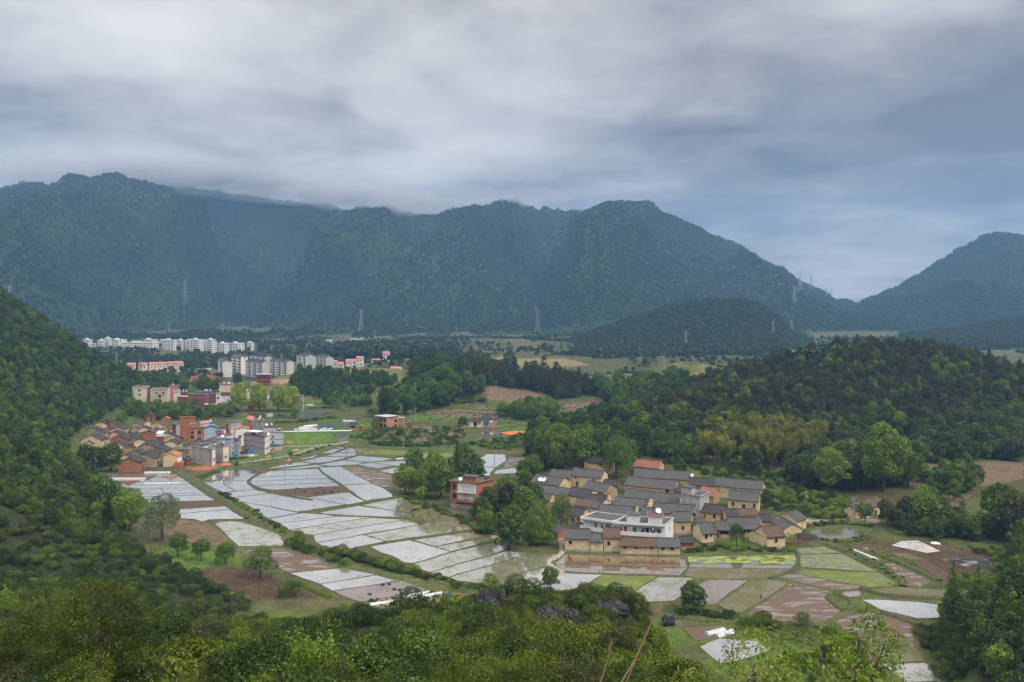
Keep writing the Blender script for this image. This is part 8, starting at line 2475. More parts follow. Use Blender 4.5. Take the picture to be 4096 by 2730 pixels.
 plant(kind, g_.x, g_.y, hgt / LIB[kind][0][2], label, 'tree', name, z=g_.z - 0.05)
g_ = ground_at('V2', (1165, 1300))
plant('willow', g_.x, g_.y, 1.15, 'weeping willow in front of the open barns', 'tree', 'willow_tree')
g_ = ground_at('C3', (975, 1360))
plant('banana', g_.x, g_.y, 1.4, 'banana plant with a dry stem right of the old village', 'plant', 'banana_plant')
g_ = ground_at('C6', (1000, 600))
plant('banana', *at_z('C6', (795, 640), 0)[:2], 1.0, 'ragged banana plant by the brushwood heap', 'plant', 'banana_plant')
# near the viewpoint
plant('near_tree', -14.6, 28, 0.58, 'dark leafy tree rising from the left foreground', 'tree', 'foreground_tree', rot=0.4)
plant('bush_near', -5.2, 9.0, 1.05, 'big-leaved shrub in the lower left corner', 'shrub', 'foreground_shrub', rot=2.0)
for X_, Y_, top, kd, lab, nm in ((4.4, 14.0, 2430, 'lime_shrub', 'yellow-green leafy shrub at the bottom right of centre', 'foreground_shrub'),
         (5.9, 15.0, 2490, 'lime_shrub', 'second yellow-green shrub beside the sapling', 'foreground_shrub'),
         (3.0, 13.0, 2600, 'lime_shrub', 'low yellow-green shrub left of the other two', 'foreground_shrub'),
         (8.3, 18.5, 2370, 'sapling', 'narrow-leaved sapling sticking up at the lower right', 'sapling')):
 zg = Hs(X_, Y_)
 zt = CAMZ + (HOR - top) / F * Y_
 k_ = (zt - zg) / (LIB[kd][0][2] * 1.0)
 plant(kd, X_, Y_, min(k_, 1.25), lab, 'tree' if kd == 'sapling' else 'shrub', nm, rot=X_, sz=k_ / min(k_, 1.25))
# --- forest on the mountains
rng = np.random.RandomState(900)
def mtn_points(ridge, Y0, Y1, seed, amp, p0, p1, n, t1=1.02, s=(.8, 1.5), mask=None, tmin=0.02):
 P = rng.uniform(p0, p1, n)
 t = tmin + (t1 - tmin) * rng.rand(n)
 y0 = Y0(P) if callable(Y0) else Y0
 Y = y0 + (Y1 - y0) * t
 X = (P - 2048) / F * Y
 Z = mtn_height(X, Y, ridge, Y0, Y1, seed, amp)
 k = Z > 2
 if mask is not None:
  k &= mask(P, t, X, Y)
 n = k.sum()
 return np.stack([X[k], Y[k], Z[k] - 1.5, rng.uniform(*s, n), rng.uniform(0, 6.28, n)], 1)
a = mtn_points(RIDGE, Y0_main, 3300.0, 4, 270.0, -300, 4200, 60000, s=(.55, 1.15))
h_ = rng.rand(len(a)) < 0.55
scatter('mountain_woodland', 'far', a[h_], 'broadleaf forest covering the mountain range', 'forest')
scatter('mountain_woodland', 'far_dark', a[~h_], 'darker forest covering the mountain range', 'forest')
b_ = mtn_points(RIDGE, Y0_main, 3300.0, 4, 270.0, 400, 3300, 9000, 0.85, (.9, 1.5), lambda P, t, X, Y: (fbm(X / 330, Y / 330, 3, 5) > 0.63) & (vnoise(X / 45, Y / 45, 6) > .45) & (t > .12) & (t < .8), .12)
scatter('mountain_blossom', 'far_blossom', b_[:1000], 'cream flowering trees scattered over the mountain forest', 'forest')
a = mtn_points(RIDGE_R, 2150.0, 3000.0, 14, 150.0, 3250, 4250, 9000)
scatter('mountain_woodland', 'far', a, 'forest covering the right-hand mountain', 'forest')
a = mtn_points(DOME, dome_Y0, 1500.0, 34, 34.0, 1950, 3550, 9000, 1.02, (.55, 1.0))
h_ = rng.rand(len(a)) < 0.4
scatter('hill_woodland', 'far', a[h_], 'forest on the wooded dome in mid distance', 'forest')
scatter('hill_woodland', 'far_dark', a[~h_], 'dark forest on the wooded dome in mid distance', 'forest')
a = mtn_points(SPUR, 1250.0, 1700.0, 44, 25.0, 3200, 4300, 6000, 1.02, (.6, 1.1))
scatter('hill_woodland', 'far_dark', a, 'dark forest on the low spur at the right', 'forest')
a = mtn_points(LOWR, 1640.0, 1900.0, 54, 10.0, 1550, 2750, 1500, 1.02, (.5, .9))
scatter('hill_woodland', 'far', a, 'light forest on the low ridge before the mountains', 'forest')
# pylons and poles
def surface_at(c, p):
 x, y = px(c, p)
 u, s = (x - 2048) / F, (HOR - y) / F
 Y = np.linspace(700, 3290, 800)
 X = u * Y
 S = np.where(Y < 1700, Hf(X, Y), 0.0)
 for r, y0, y1, sd, am, lo, hi in ((RIDGE, Y0_main, 3300.0, 4, 270.0, -1100, 4300), (RIDGE_R, 2150.0, 3000.0, 14, 150.0, 3150, 5200), (DOME, dome_Y0, 1500.0, 34, 34.0, 1900, 3600),
          (SPUR, 1250.0, 1700.0, 44, 25.0, 3150, 5000)):
  if lo <= x <= hi:
   S = np.maximum(S, mtn_height(X, Y, r, y0, y1, sd, am))
 d = CAMZ + s * Y - S
 i = int(np.argmax(d < 0)) if (d < 0).any() else len(Y) - 1
 return Vector((X[i], Y[i], S[i]))
def pylon_proto(kind, h=40.0):
 root = empty('transmission_pylon', (0, 0, 0))
 mb = MB()
 w0, w1 = 4.2, 0.9
 lev = [0, .18, .34, .48, .60, .70, .79, .87, .94, 1.0] if kind == 0 else [0, .18, .34, .48, .58, .66]
 def cor(t, i):
  w = w0 + (w1 - w0) * min(1, t * 1.35)
  sx, sy = ((-1, -1), (1, -1), (1, 1), (-1, 1))[i]
  return Vector((sx * w, sy * w, t * h))
 for i in range(4):
  for a, b in zip(lev[:-1], lev[1:]):
   mb.bar(cor(a, i), cor(b, i), .26)
   mb.bar(cor(a, i), cor(b, (i + 1) % 4), .15)
   mb.bar(cor(a, (i + 1) % 4), cor(b, i), .15)
   mb.bar(cor(b, i), cor(b, (i + 1) % 4), .13)
 mb.build('mast', 'steel', root)
 if kind == 0:
  for t, L in ((.74, 7.5), (.85, 6.2), (.96, 4.8)):
   a = MB()
   for s in (-1, 1):
    for k in (-.7, .7):
     a.bar((s * .9, k, t * h), (s * L, 0, t * h + .3), .16)
    a.bar((s * .9, 0, t * h + 2.0), (s * L, 0, t * h + .3), .16)
    a.bar((s * L, 0, t * h + .3), (s * L, 0, t * h - 2.0), .12)
   a.build('crossarm', 'steel', root)
 else:
  a = MB()
  for s in (-1, 1):
   for k in (-.6, .6):
    a.bar((s * .8, k, .66 * h), (s * 4.6, k, .92 * h), .2)
    a.bar((s * .8, -k, .66 * h), (s * 4.6, k, .92 * h), .12)
   a.bar((s * 4.6, 0, .92 * h), (s * 8.2, 0, .94 * h), .18)
   a.bar((s * 4.6, 0, .92 * h), (s * 5.6, 0, 1.0 * h), .18)
   a.bar((s * 8.2, 0, .94 * h), (s * 5.6, 0, 1.0 * h), .14)
  for k in (-.6, .6):
   a.bar((-4.6, k, .92 * h), (4.6, k, .92 * h), .18)
  a.build('crossarm', 'steel', root)
 return root
PY = [pylon_proto(0), pylon_proto(1)]
used = [False, False]
for c, x, yt, yb, k, lab in (
 ('K1', 43, 565, 680, 0, 'tall pylon at the far left below the mountain'), ('K1', 127, 695, 752, 0, 'short pylon right of the far-left one'), ('K1', 848, 545, 658, 0, 'pylon on the slope above the far apartment towers'),
 ('K1', 776, 735, 782, 0, 'small pylon left above the white cluster'), ('K1', 1021, 740, 795, 0, 'small pylon right above the white cluster'), ('K1', 1658, 678, 778, 0, 'tall pylon beside the far hamlet'),
 ('K1', 1720, 770, 812, 0, 'little pylon right of the far hamlet'), ('K2', 115, 675, 780, 0, 'pylon before the middle of the mountain range'), ('K2', 798, 775, 850, 0, 'pylon in front of the wooded dome'),
 ('K2', 1199, 730, 792, 0, 'pylon on the right flank of the wooded dome'), ('K2', 1284, 698, 785, 1, 'forked pylon right of the wooded dome'), ('K2', 1297, 570, 652, 0, 'pylon on the mountain slope under the skyline pylons'),
 ('K2', 1370, 765, 822, 0, 'pylon low in the gap right of the dome'), ('K2', 1520, 785, 828, 1, 'forked pylon near the foot of the gap'), ('K2', 1322, 497, 592, 1, 'leftmost pylon standing against the sky'),
 ('K2', 1374, 505, 588, 1, 'second pylon standing against the sky'), ('K2', 1443, 575, 618, 0, 'small skyline pylon left of its forked neighbour'), ('K2', 1465, 577, 624, 1, 'small forked skyline pylon'),
 ('K2', 715, 615, 650, 0, 'tiny pylon above the wooded dome'), ('K2', 1876, 632, 672, 0, 'tiny pylon on the right-hand mountain'), ('K2', 1710, 770, 798, 0, 'tiny pylon at the foot of the right-hand mountain'),
 ('C2', 1205, 430, 580, 0, 'large lattice pylon on the dry ridge'), ('C2', 1015, 515, 605, 0, 'slim pylon among the pines'), ('C3', 88, 405, 530, 1, 'forked pylon near the red cutting'),
 ('M6', 780, 290, 515, 0, 'pylon right of the villa pair'), ('M6', 1065, 400, 605, 0, 'pylon standing on the red earth')):
 g_ = surface_at(c, (x, yb))
 hh = (yb - yt) * CROP[c][2] * g_.y / F
 o = PY[k] if not used[k] else copy_tree(PY[k])
 used[k] = True
 o.location = (g_.x, g_.y, g_.z - 0.5)
 s_ = hh / 40.0
 o.scale = (s_ * 1.0, s_ * 1.0, s_)
 o.rotation_euler = (0, 0, random.uniform(-.5, .5))
 tag(o, lab, 'pylon', 'power pylons')
def pole(c, p, h, label, trafo=False, double=False, mat='pole'):
 g_ = ground_at(c, p)
 root = tag(empty('utility_pole', tuple(g_), random.uniform(-.4, .4)), label, 'pole', 'utility poles')
 for dx in ((-1.2, 1.2) if double else (0,)):
  MB().tube([(dx, 0, -.4), (dx, 0, h * .5), (dx, 0, h)], [.19, .16, .12], 7).build('post', mat, root)
 ca = MB()
 wd = 2.4 if double else 1.0
 ca.box(-wd, -.07, h - .8, wd, .07, h - .65).box(-wd * .8, -.07, h - 1.6, wd * .8, .07, h - 1.45)
 a = ca.build('crossarm', 'steel', root)
 ib = MB()
 for dx in (-.9, 0, .9):
  ib.bar((dx * wd, 0, h - .65), (dx * wd, 0, h - .35), .07, .07, 6)
 ib.build('insulator', 'dish', a)
 if trafo:
  MB().box(-.5, -.35, h * .62, .5, .35, h * .62 + 1.0).build('transformer', 'steel', root)
for a in (('N3', (717, 760), 10.0, 'concrete pole right of the pale brick house'), ('N3', (766, 712), 10, 'thin pole behind the tiny brick hut'), ('N3', (852, 935), 9.5, 'concrete pole on the vegetable plots'),
   ('N3', (1366, 652), 9, 'pole left of the brick barn'), ('N3', (1690, 805), 9, 'pole in front of the brick barn'), ('N3', (626, 1075), 8.5, 'pole on the bank of the flooded plain'),
   ('N3', (1103, 1062), 8, 'short pole on the bank behind the grove'), ('N3', (1700, 1312), 11, 'pole beside the eastern dyke path'), ('N3', (1264, 690), 8, 'pole behind the tree by the whitewashed wing'),
   ('N3', (797, 560), 9, 'pole on the green knoll'), ('C3', (1285, 1478), 9, 'wooden pole by the lone roadside house'), ('C3', (275, 520), 11, 'pole behind the forked pylon'), ('M7', (1200, 1402), 9, 'pole beside the grey paddy'),
   ('M7', (1005, 1280), 10, 'pole on the green field'), ('M7', (1582, 1360), 9, 'pole among the northern paddies'), ('M7', (850, 1555), 9, 'pole by the long northern paddy'), ('C2', (1858, 482), 14, 'lone pole before the wooded dome'),
   ('C2', (1395, 612), 13, 'pole in the pines'), ('C2', (1633, 595), 12, 'pole by the far terraces'), ('M5', (485, 560), 9, 'pole behind the left village')):
 pole(*a)
pole('N3', (605, 640), 9, 'pole carrying a transformer behind the pale brick house', trafo=True)
pole('C2', (2115, 497), 15, 'double pole before the wooded dome', double=True)
# plastic tunnels, sheets, heaps
m, N = new_mat('tunnel_film')
b = N.n('ShaderNodeBsdfPrincipled')
geo = N.n('ShaderNodeNewGeometry')
nz = N.noise(geo.outputs['Position'], 0.9, 4, .6)
N.l(N.mix(N.maprange(nz.outputs[0], .35, .65), (0.60, 0.63, 0.62), (0.42, 0.47, 0.45)), b.inputs['Base Color'])
b.inputs['Roughness'].default_value = 0.35
o = N.n('ShaderNodeOutputMaterial')
N.l(b.outputs[0], o.inputs[0])
def tunnel(c, a, b_, r, label, group='plastic tunnels'):
 A_, B_ = ground_at(c, a), ground_at(c, b_)
 d_ = B_ - A_
 L = max(Vector((d_.x, d_.y)).length, 2)
 root = tag(empty('plastic_tunnel', (A_.x, A_.y, max(A_.z, 0) + .05), math.atan2(d_.y, d_.x)), label, 'plastic tunnel', group)
 n = max(4, int(L / 1.2))
 vs, fs = [], []
 rr = random.Random(int(L * 10))
 for i in range(n + 1):
  k = r * (1 - .10 * (i % 2) + rr.uniform(-.04, .04))
  for j in range(9):
   t = math.pi * j / 8
   vs.append((L * i / n, -math.cos(t) * k, math.sin(t) * k * .8))
 for i in range(n):
  for j in range(8):
   q = i * 9 + j
   fs.append((q, q + 1, q + 10, q + 9))
 fs += [tuple(range(8, -1, -1)), tuple(range(n * 9, n * 9 + 9))]
 me = bpy.data.meshes.new('film')
 me.from_pydata(vs, [], fs)
 me.materials.append(MATS['tunnel_film'])
 obj('film', me, root)
 hb_ = MB()
 for i in range(0, n + 1, 2):
  pts = [(L * i / n, -math.cos(math.pi * j / 8) * (r * 1.02), math.sin(math.pi * j / 8) * r * .83) for j in range(9)]
  hb_.tube(pts, [.025] * 9, 3)
 hb_.build('hoops', 'bark_pale', root)
for a in (('C5', (470, 1008), (700, 966), .7, 'plastic tunnel nearest the tilled paddies below the bank'), ('C5', (300, 1052), (560, 1012), .7, 'lowest plastic tunnel beside the brown water'), ('C5', (565, 1008), (785, 972), .7, 'plastic tunnel next to the blue sheet'),
   ('C6', (1212, 688), (1365, 750), .9, 'plastic tunnel beside the eastern bank'), ('C6', (215, 1250), (335, 1222), .9, 'left plastic tunnel at the lower right water'), ('C6', (285, 1266), (395, 1232), .9, 'right plastic tunnel at the lower right water'),
   ('L1', (1315, 1292), (1800, 1288), 1.0, 'long plastic tunnel below the weathered earth gable'), ('L1', (540, 1400), (1330, 1398), .8, 'long plastic tunnel across the flooded strips'), ('L1', (1300, 1490), (2000, 1480), .7, 'low plastic tunnel in the third strip'),
   ('M7', (960, 1088), (1230, 1083), .9, 'front plastic tunnel in the northern beds'), ('M7', (1010, 1068), (1180, 1050), .9, 'slanting plastic tunnel in the northern beds'), ('M7', (1070, 1050), (1230, 1036), .9, 'rear plastic tunnel in the northern beds'),
   ('M7', (1255, 1098), (1330, 1075), .9, 'short left plastic tunnel in the northern beds'), ('M7', (1340, 1095), (1400, 1080), .9, 'short right plastic tunnel in the northern beds'), ('M7', (1540, 985), (1680, 990), .9, 'plastic tunnel by the teal paddy'),
   ('M7', (1100, 802), (1190, 800), .9, 'plastic tunnel at the far wood edge'), ('N3', (540, 1142), (880, 1130), .7, 'plastic tunnel before the buried dark roof')):
 tunnel(*a)
def lump(name, c, p, r, h, mat, label, cat, seed=0, group=None, sx=1.0):
 bm = bmesh.new()
 bmesh.ops.create_icosphere(bm, subdivisions=3, radius=1.0)
 rr = np.random.RandomState(seed)
 o3 = rr.uniform(0, 50, 3)
 for v in bm.verts:
  q = v.co.copy()
  n_ = fbm(np.array([q.x * 1.7 + o3[0]]), np.array([q.y * 1.7 + q.z * 1.3 + o3[1]]), 3, seed)[0]
  n2 = vnoise(np.array([q.x * 5 + o3[2]]), np.array([q.y * 5 + q.z * 4]), seed + 3)[0]
  k = .62 + .62 * n_ + .18 * (n2 - .5)
  v.co = Vector((q.x * r * k * sx, q.y * r * k, max(q.z, -.25) * h * k))
 me = bpy.data.meshes.new(name)
 bm.to_mesh(me)
 bm.free()
 me.materials.append(MATS[mat])
 g_ = ground_at(c, p)
 o_ = obj(name, me, None, (g_.x, g_.y, max(g_.z, 0)))
 return tag(o_, label, cat, group)
surf('straw_dark', (0.060, 0.046, 0.034), (0.032, 0.026, 0.020), 2.0, .95, .6, 6.0)
surf('rubble', (0.36, 0.26, 0.20), (0.22, 0.15, 0.11), 2.5, .95, .8, 6.0, grain=(5, .4))
surf('tarp_red', (0.62, 0.09, 0.04), (0.70, 0.24, 0.04), .5, .6)
surf('limestone', (0.045, 0.045, 0.050), (0.020, 0.020, 0.022), 1.1, .9, .9, 3.0, stain=(0.11, 0.11, 0.115), stain_scale=1.4, grain=(4, .3))
rr = random.Random(3)
for i in range(16):
 lump('straw_heap', 'C1', (1890 + rr.uniform(0, 400), 1372 + rr.uniform(-14, 22) - (i % 3) * 6), rr.uniform(.5, .9), rr.uniform(.35, .6), 'straw_dark', 'dark straw heap on the muddy field in the flooded plain', 'heap', 40 + i, 'straw heaps on the muddy field')
for i, p in enumerate(((300, 978), (388, 917), (430, 911), (465, 945), (502, 950))):
 lump('straw_heap', 'C5', p, .7, .45, 'straw_dark', 'dark straw heap in the brown water by the tunnels', 'heap', 60 + i, 'straw heaps in the brown water')
for i, (c, p, r, h, mt, lab) in enumerate((('L2', (1940, 850), 3.2, 1.6, 'rubble', 'rubble heap at the right of the yard'), ('L2', (950, 1140), 3.0, 1.2, 'brick', 'heap of red bricks beside the bare concrete house'), ('L2', (1290, 1000), 2.6, .8, 'straw_dark', 'dark brush heap in the yard'),
           ('L2', (1440, 960), 2.0, .8, 'concrete', 'grey gravel heap in front of the violet-grey house'), ('L2', (2140, 715), 2.4, .8, 'brick', 'red earth heap beside the pale tiled house'), ('L2', (2270, 870), 2.6, 1.0, 'rubble', 'debris heap on the green field'),
           ('L2', (2100, 1040), 3.0, .9, 'rubble', 'soil heap above the long northern paddy'), ('L2', (1760, 985), 1.6, .8, 'straw', 'straw-coloured heap on the grass'), ('C6', (880, 590), 4.5, 1.2, 'straw_dark', 'brushwood heap at the pond corner'),
           ('C6', (1290, 672), 1.0, .4, 'rubble', 'small soil heap on the bare plot'), ('C6', (1595, 862), .7, .3, 'rubble', 'upper reddish clod heap in the muddy water'), ('C6', (1635, 903), .7, .3, 'rubble', 'lower reddish clod heap in the muddy water'), ('C6', (1480, 802), .8, .3, 'rubble', 'reddish clods at the top of the muddy strip'),
           ('C6', (1760, 636), 1.6, .5, 'white_sheet', 'crumpled white sheet on the bare plot'), ('C5', (1160, 600), 2.6, .9, 'rubble', 'brushwood bundle at the tree foot'))):
 lump('heap', c, p, r, h, mt, lab, 'heap', 80 + i)
lump('tarpaulin', 'N3', (1995, 835), 6.5, .9, 'tarp_red', 'red and orange tarpaulin lying on the eastern bank', 'tarpaulin', 99, sx=1.5)
lump('tarpaulin', 'C5', (832, 980), 1.3, .5, 'cloth_blue', 'bright blue sheet at the end of the plastic tunnel', 'tarpaulin', 98)
lump('tarpaulin', 'L2', (1380, 912), 1.6, 1.8, 'cloth_blue', 'bright blue sheet in the yard of the violet-grey house', 'tarpaulin', 97)
# limestone crags: fluted columns
def crag(c, p, w, h, label, seed):
 g_ = ground_at(c, p)
 rs = np.random.RandomState(seed)
 root = tag(empty('limestone_crag', (g_.x, g_.y, g_.z), 0), label, 'rock', 'limestone crags')
 n = 5
 for k in range(n):
  bm = bmesh.new()
  bmesh.ops.create_icosphere(bm, subdivisions=4, radius=1.0)
  o3 = rs.uniform(0, 60, 2)
  cx, cy_ = rs.uniform(-.42, .42) * w, rs.uniform(-.3, .3) * w
  hh, ww = h * rs.uniform(.45, 1.0), w * rs.uniform(.25, .48)
  V = np.array([v.co[:] for v in bm.verts])
  ang = np.arctan2(V[:, 1], V[:, 0])
  fl = vnoise(ang * 3.2 + o3[0], V[:, 2] * .7 + o3[1], seed + k)
  fl2 = fbm(V[:, 0] * 2.3 + o3[0], V[:, 1] * 2.3 + V[:, 2] * 2.8 + o3[1], 4, seed + k)
  kk = .55 + .45 * fl + .55 * (fl2 - .3)
  for v, q in zip(bm.verts, kk):
   s_ = v.co
   v.co = Vector((cx + s_.x * ww * q, cy_ + s_.y * ww * q, (s_.z * .55 + .40) * hh * (.75 + .5 * q)))
  me = bpy.data.meshes.new('rock')
  bm.to_mesh(me)
  bm.free()
  me.materials.append(MATS['limestone'])
  obj('rock', me, root)
for i, (p, w, h, lab) in enumerate((((1150, 1130), 3.6, 5.0, 'tall dark limestone crag left of the shrub knoll'), ((985, 1030), 2.6, 2.4, 'low pointed crag near the paddies'), ((1500, 1230), 4.0, 3.6, 'broad fluted crag in the middle of the knoll'),
         ((1650, 1220), 3.2, 3.4, 'crag right of the broad fluted one'), ((1640, 1330), 3.4, 3.4, 'lower crag in the dark gully'), ((1920, 1120), 3.6, 2.6, 'long low crag on the crest of the knoll'), ((2310, 1180), 3.0, 3.0, 'rightmost crag at the knoll end'),
         ((1640, 1440), 2.8, 2.6, 'lowest crag under the shrubs'), ((2190, 1110), 2.2, 1.8, 'small crag between the crest and the right end'))):
 crag('C5', p, w * .8, h * .62, lab, 300 + i)
# dry reed stalks in the foreground
for i, (pts_, lab) in enumerate(((((2480, 2740), (2540, 2640), (2610, 2480), (2640, 2440)), 'long dry reed stalk bending right at the bottom centre'), (((2400, 2740), (2430, 2640), (2450, 2560)), 'short dry reed stalk left of the long one'),
         (((2500, 2740), (2560, 2600), (2600, 2510)), 'thin dry reed stalk behind the long one'))):
 Yr = 15.0 + i * 1.5
 W_ = [Vector((Yr * (x - 2048) / F, Yr, CAMZ + (HOR - y) / F * Yr)) for x, y in pts_]
 g0 = Vector((W_[0].x - .2, Yr, Hs(W_[0].x, Yr) - .2))
 root = tag(empty('reed_stalk', tuple(g0)), lab, 'reed', 'dry reeds')
 loc = [Vector((0, 0, 0))] + [q - g0 for q in W_]
 MB().tube([tuple(q) for q in loc], [.018, .016, .014, .01, .006][:len(loc)], 5).build('stem', 'straw', root)
 pl = MB()
 for k in range(26):
  t = k / 26.0
  q = loc[-2].lerp(loc[-1], t)
  pl.bar(q, q + Vector((random.uniform(-.09, .12), random.uniform(-.08, .08), random.uniform(.04, .14))), .006, .002, 3)
 pl.build('plume', 'straw', root)
# vegetable rows
rng = np.random.RandomState(77)
def rows(c, quad, nrow, per, s, kind, name, label):
 a, b, c2, d_ = (ground_at(c, q) for q in quad)
 out = []
 for i in range(nrow):
  t = (i + .5) / nrow
  p, q = a.lerp(d_, t), b.lerp(c2, t)
  for j in range(per):
   w = p.lerp(q, (j + rng.uniform(.2, .8)) / per)
   out.append((w.x, w.y, Hs(w.x, w.y), rng.uniform(*s), rng.uniform(0, 6.28)))
 scatter(name, kind, out, label, 'vegetables')
rows('C4', [(1925, 885), (2200, 1005), (2235, 998), (1960, 880)], 4, 34, (.22, .36), 'bush_bright', 'vegetable_rows', 'bright green vegetable rows beside the lower paddies')
rows('M5', [(950, 1265), (1040, 1295), (1280, 1200), (1200, 1195)], 6, 22, (.25, .4), 'bush_bright', 'vegetable_rows', 'green vegetable patch above the diagonal path')
rows('N3', [(420, 800), (430, 830), (620, 815), (600, 795)], 4, 14, (.3, .45), 'bush_bright', 'vegetable_rows', 'green vegetable patch by the pale brick house')
rows('N3', [(940, 810), (960, 835), (1200, 830), (1180, 805)], 4, 16, (.3, .45), 'bush_bright', 'vegetable_rows', 'green vegetable patch on the plateau')
for pts_ in ([(1590, 792), (1800, 754), (2000, 767), (2220, 802)], [(1600, 817), (1850, 782), (2100, 802), (2225, 822)], [(1640, 772), (1800, 745), (1950, 755)], [(760, 827), (950, 817), (1150, 829)], [(680, 862), (900, 844), (1150, 852)], [(1240, 915), (1400, 900), (1480, 905)],
    [(1250, 945), (1350, 930), (1470, 925)], [(330, 985), (600, 1000), (800, 990)], [(380, 945), (620, 930), (900, 935)]):
 ribbon('terrace_bank', 'C2', pts_, 1.6, 'bund_bare', 0.1, 0.6)
for pts_ in ([(1700, 1165), (1850, 1160), (2030, 1172)], [(1700, 1195), (1850, 1200), (1990, 1205)], [(1720, 1215), (1900, 1222), (1960, 1230)]):
 ribbon('terrace_bank', 'C3', pts_, 1.6, 'bund_bare', 0.1, 0.6)
# people at work in the fields
def body_mesh(pose, cloth, legs='cloth_dark', hat='straw'):
 if pose == 'bent':
  J = {'pel': (0, 0, .92), 'wst': (0, -.18, 1.02), 'chs': (0, -.48, 1.08), 'nek': (0, -.68, 1.06), 'hed': (0, -.84, 1.00), 'lhp': (-.11, 0, .88), 'lkn': (-.14, -.08, .48), 'lft': (-.14, .02, .06), 'lto': (-.14, -.16, .03),
    'rhp': (.11, 0, .88), 'rkn': (.14, -.10, .48), 'rft': (.14, .0, .06), 'rto': (.14, -.18, .03), 'lsh': (-.19, -.56, 1.04), 'lel': (-.22, -.62, .74), 'lwr': (-.18, -.70, .46), 'rsh': (.19, -.56, 1.04), 'rel': (.22, -.64, .74), 'rwr': (.16, -.74, .48)}
 else:
  J = {'pel': (0, 0, .95), 'wst': (0, 0, 1.12), 'chs': (0, -.02, 1.34), 'nek': (0, -.02, 1.50), 'hed': (0, -.04, 1.64), 'lhp': (-.10, 0, .90), 'lkn': (-.12, -.08, .50), 'lft': (-.13, .05, .06), 'lto': (-.13, -.12, .03),
    'rhp': (.10, 0, .90), 'rkn': (.12, .04, .50), 'rft': (.13, .16, .06), 'rto': (.13, .0, .03), 'lsh': (-.19, 0, 1.40), 'lel': (-.25, -.04, 1.12), 'lwr': (-.22, -.20, .92), 'rsh': (.19, 0, 1.40), 'rel': (.25, -.02, 1.12), 'rwr': (.24, -.16, .90)}
 R = {'pel': .15, 'wst': .14, 'chs': .17, 'nek': .06, 'hed': .11, 'lhp': .10, 'rhp': .10, 'lkn': .065, 'rkn': .065, 'lft': .05, 'rft': .05, 'lto': .04, 'rto': .04, 'lsh': .07, 'rsh': .07, 'lel': .05, 'rel': .05, 'lwr': .04, 'rwr': .04}
 E = [('pel', 'wst'), ('wst', 'chs'), ('chs', 'nek'), ('nek', 'hed'), ('pel', 'lhp'), ('lhp', 'lkn'), ('lkn', 'lft'), ('lft', 'lto'), ('pel', 'rhp'), ('rhp', 'rkn'), ('rkn', 'rft'), ('rft', 'rto'),
   ('chs', 'lsh'), ('lsh', 'lel'), ('lel', 'lwr'), ('chs', 'rsh'), ('rsh', 'rel'), ('rel', 'rwr')]
 ks = list(J)
 me = bpy.data.meshes.new('body_skeleton')
 me.from_pydata([J[k] for k in ks], [(ks.index(a), ks.index(b)) for a, b in E], [])
 o_ = bpy.data.objects.new('body_tmp', me)
 COL.objects.link(o_)
 o_.modifiers.new('skin', 'SKIN')
 sv = me.skin_vertices[0].data
 for i, k in enumerate(ks):
  sv[i].radius = (R[k], R[k])
  sv[i].use_root = (k == 'pel')
 sb = o_.modifiers.new('sub', 'SUBSURF')
 sb.levels = sb.render_levels = 1
 dg = bpy.context.evaluated_depsgraph_get()
 out = bpy.data.meshes.new_from_object(o_.evaluated_get(dg))
 bpy.data.objects.remove(o_)
 out.name = 'body'
 out.materials.clear()
 for m_ in (cloth, legs, 'skin'):
  out.materials.append(MATS[m_])
 part = {'lkn': 1, 'rkn': 1, 'lft': 1, 'rft': 1, 'lto': 1, 'rto': 1, 'lhp': 1, 'rhp': 1, 'pel': 1, 'hed': 2, 'nek': 2, 'lwr': 2, 'rwr': 2}
 for p in out.polygons:
  k = min(ks, key=lambda q: (Vector(J[q]) - p.center).length)
  p.material_index = part.get(k, 0)
  p.use_smooth = True
 return out, J['hed']
surf('skin', (0.42, 0.26, 0.18), (0.38, 0.23, 0.16), 3.0, .7)
for nm_, c_ in (('orange', (.62, .13, .04)), ('red', (.45, .03, .04)), ('green', (.05, .40, .10)), ('blue', (.05, .09, .32)), ('violet', (.22, .05, .45)), ('grey', (.10, .10, .11)), ('navy', (.03, .04, .08))):
 surf('shirt_' + nm_, c_, tuple(v * .7 for v in c_), 3.0, .85)
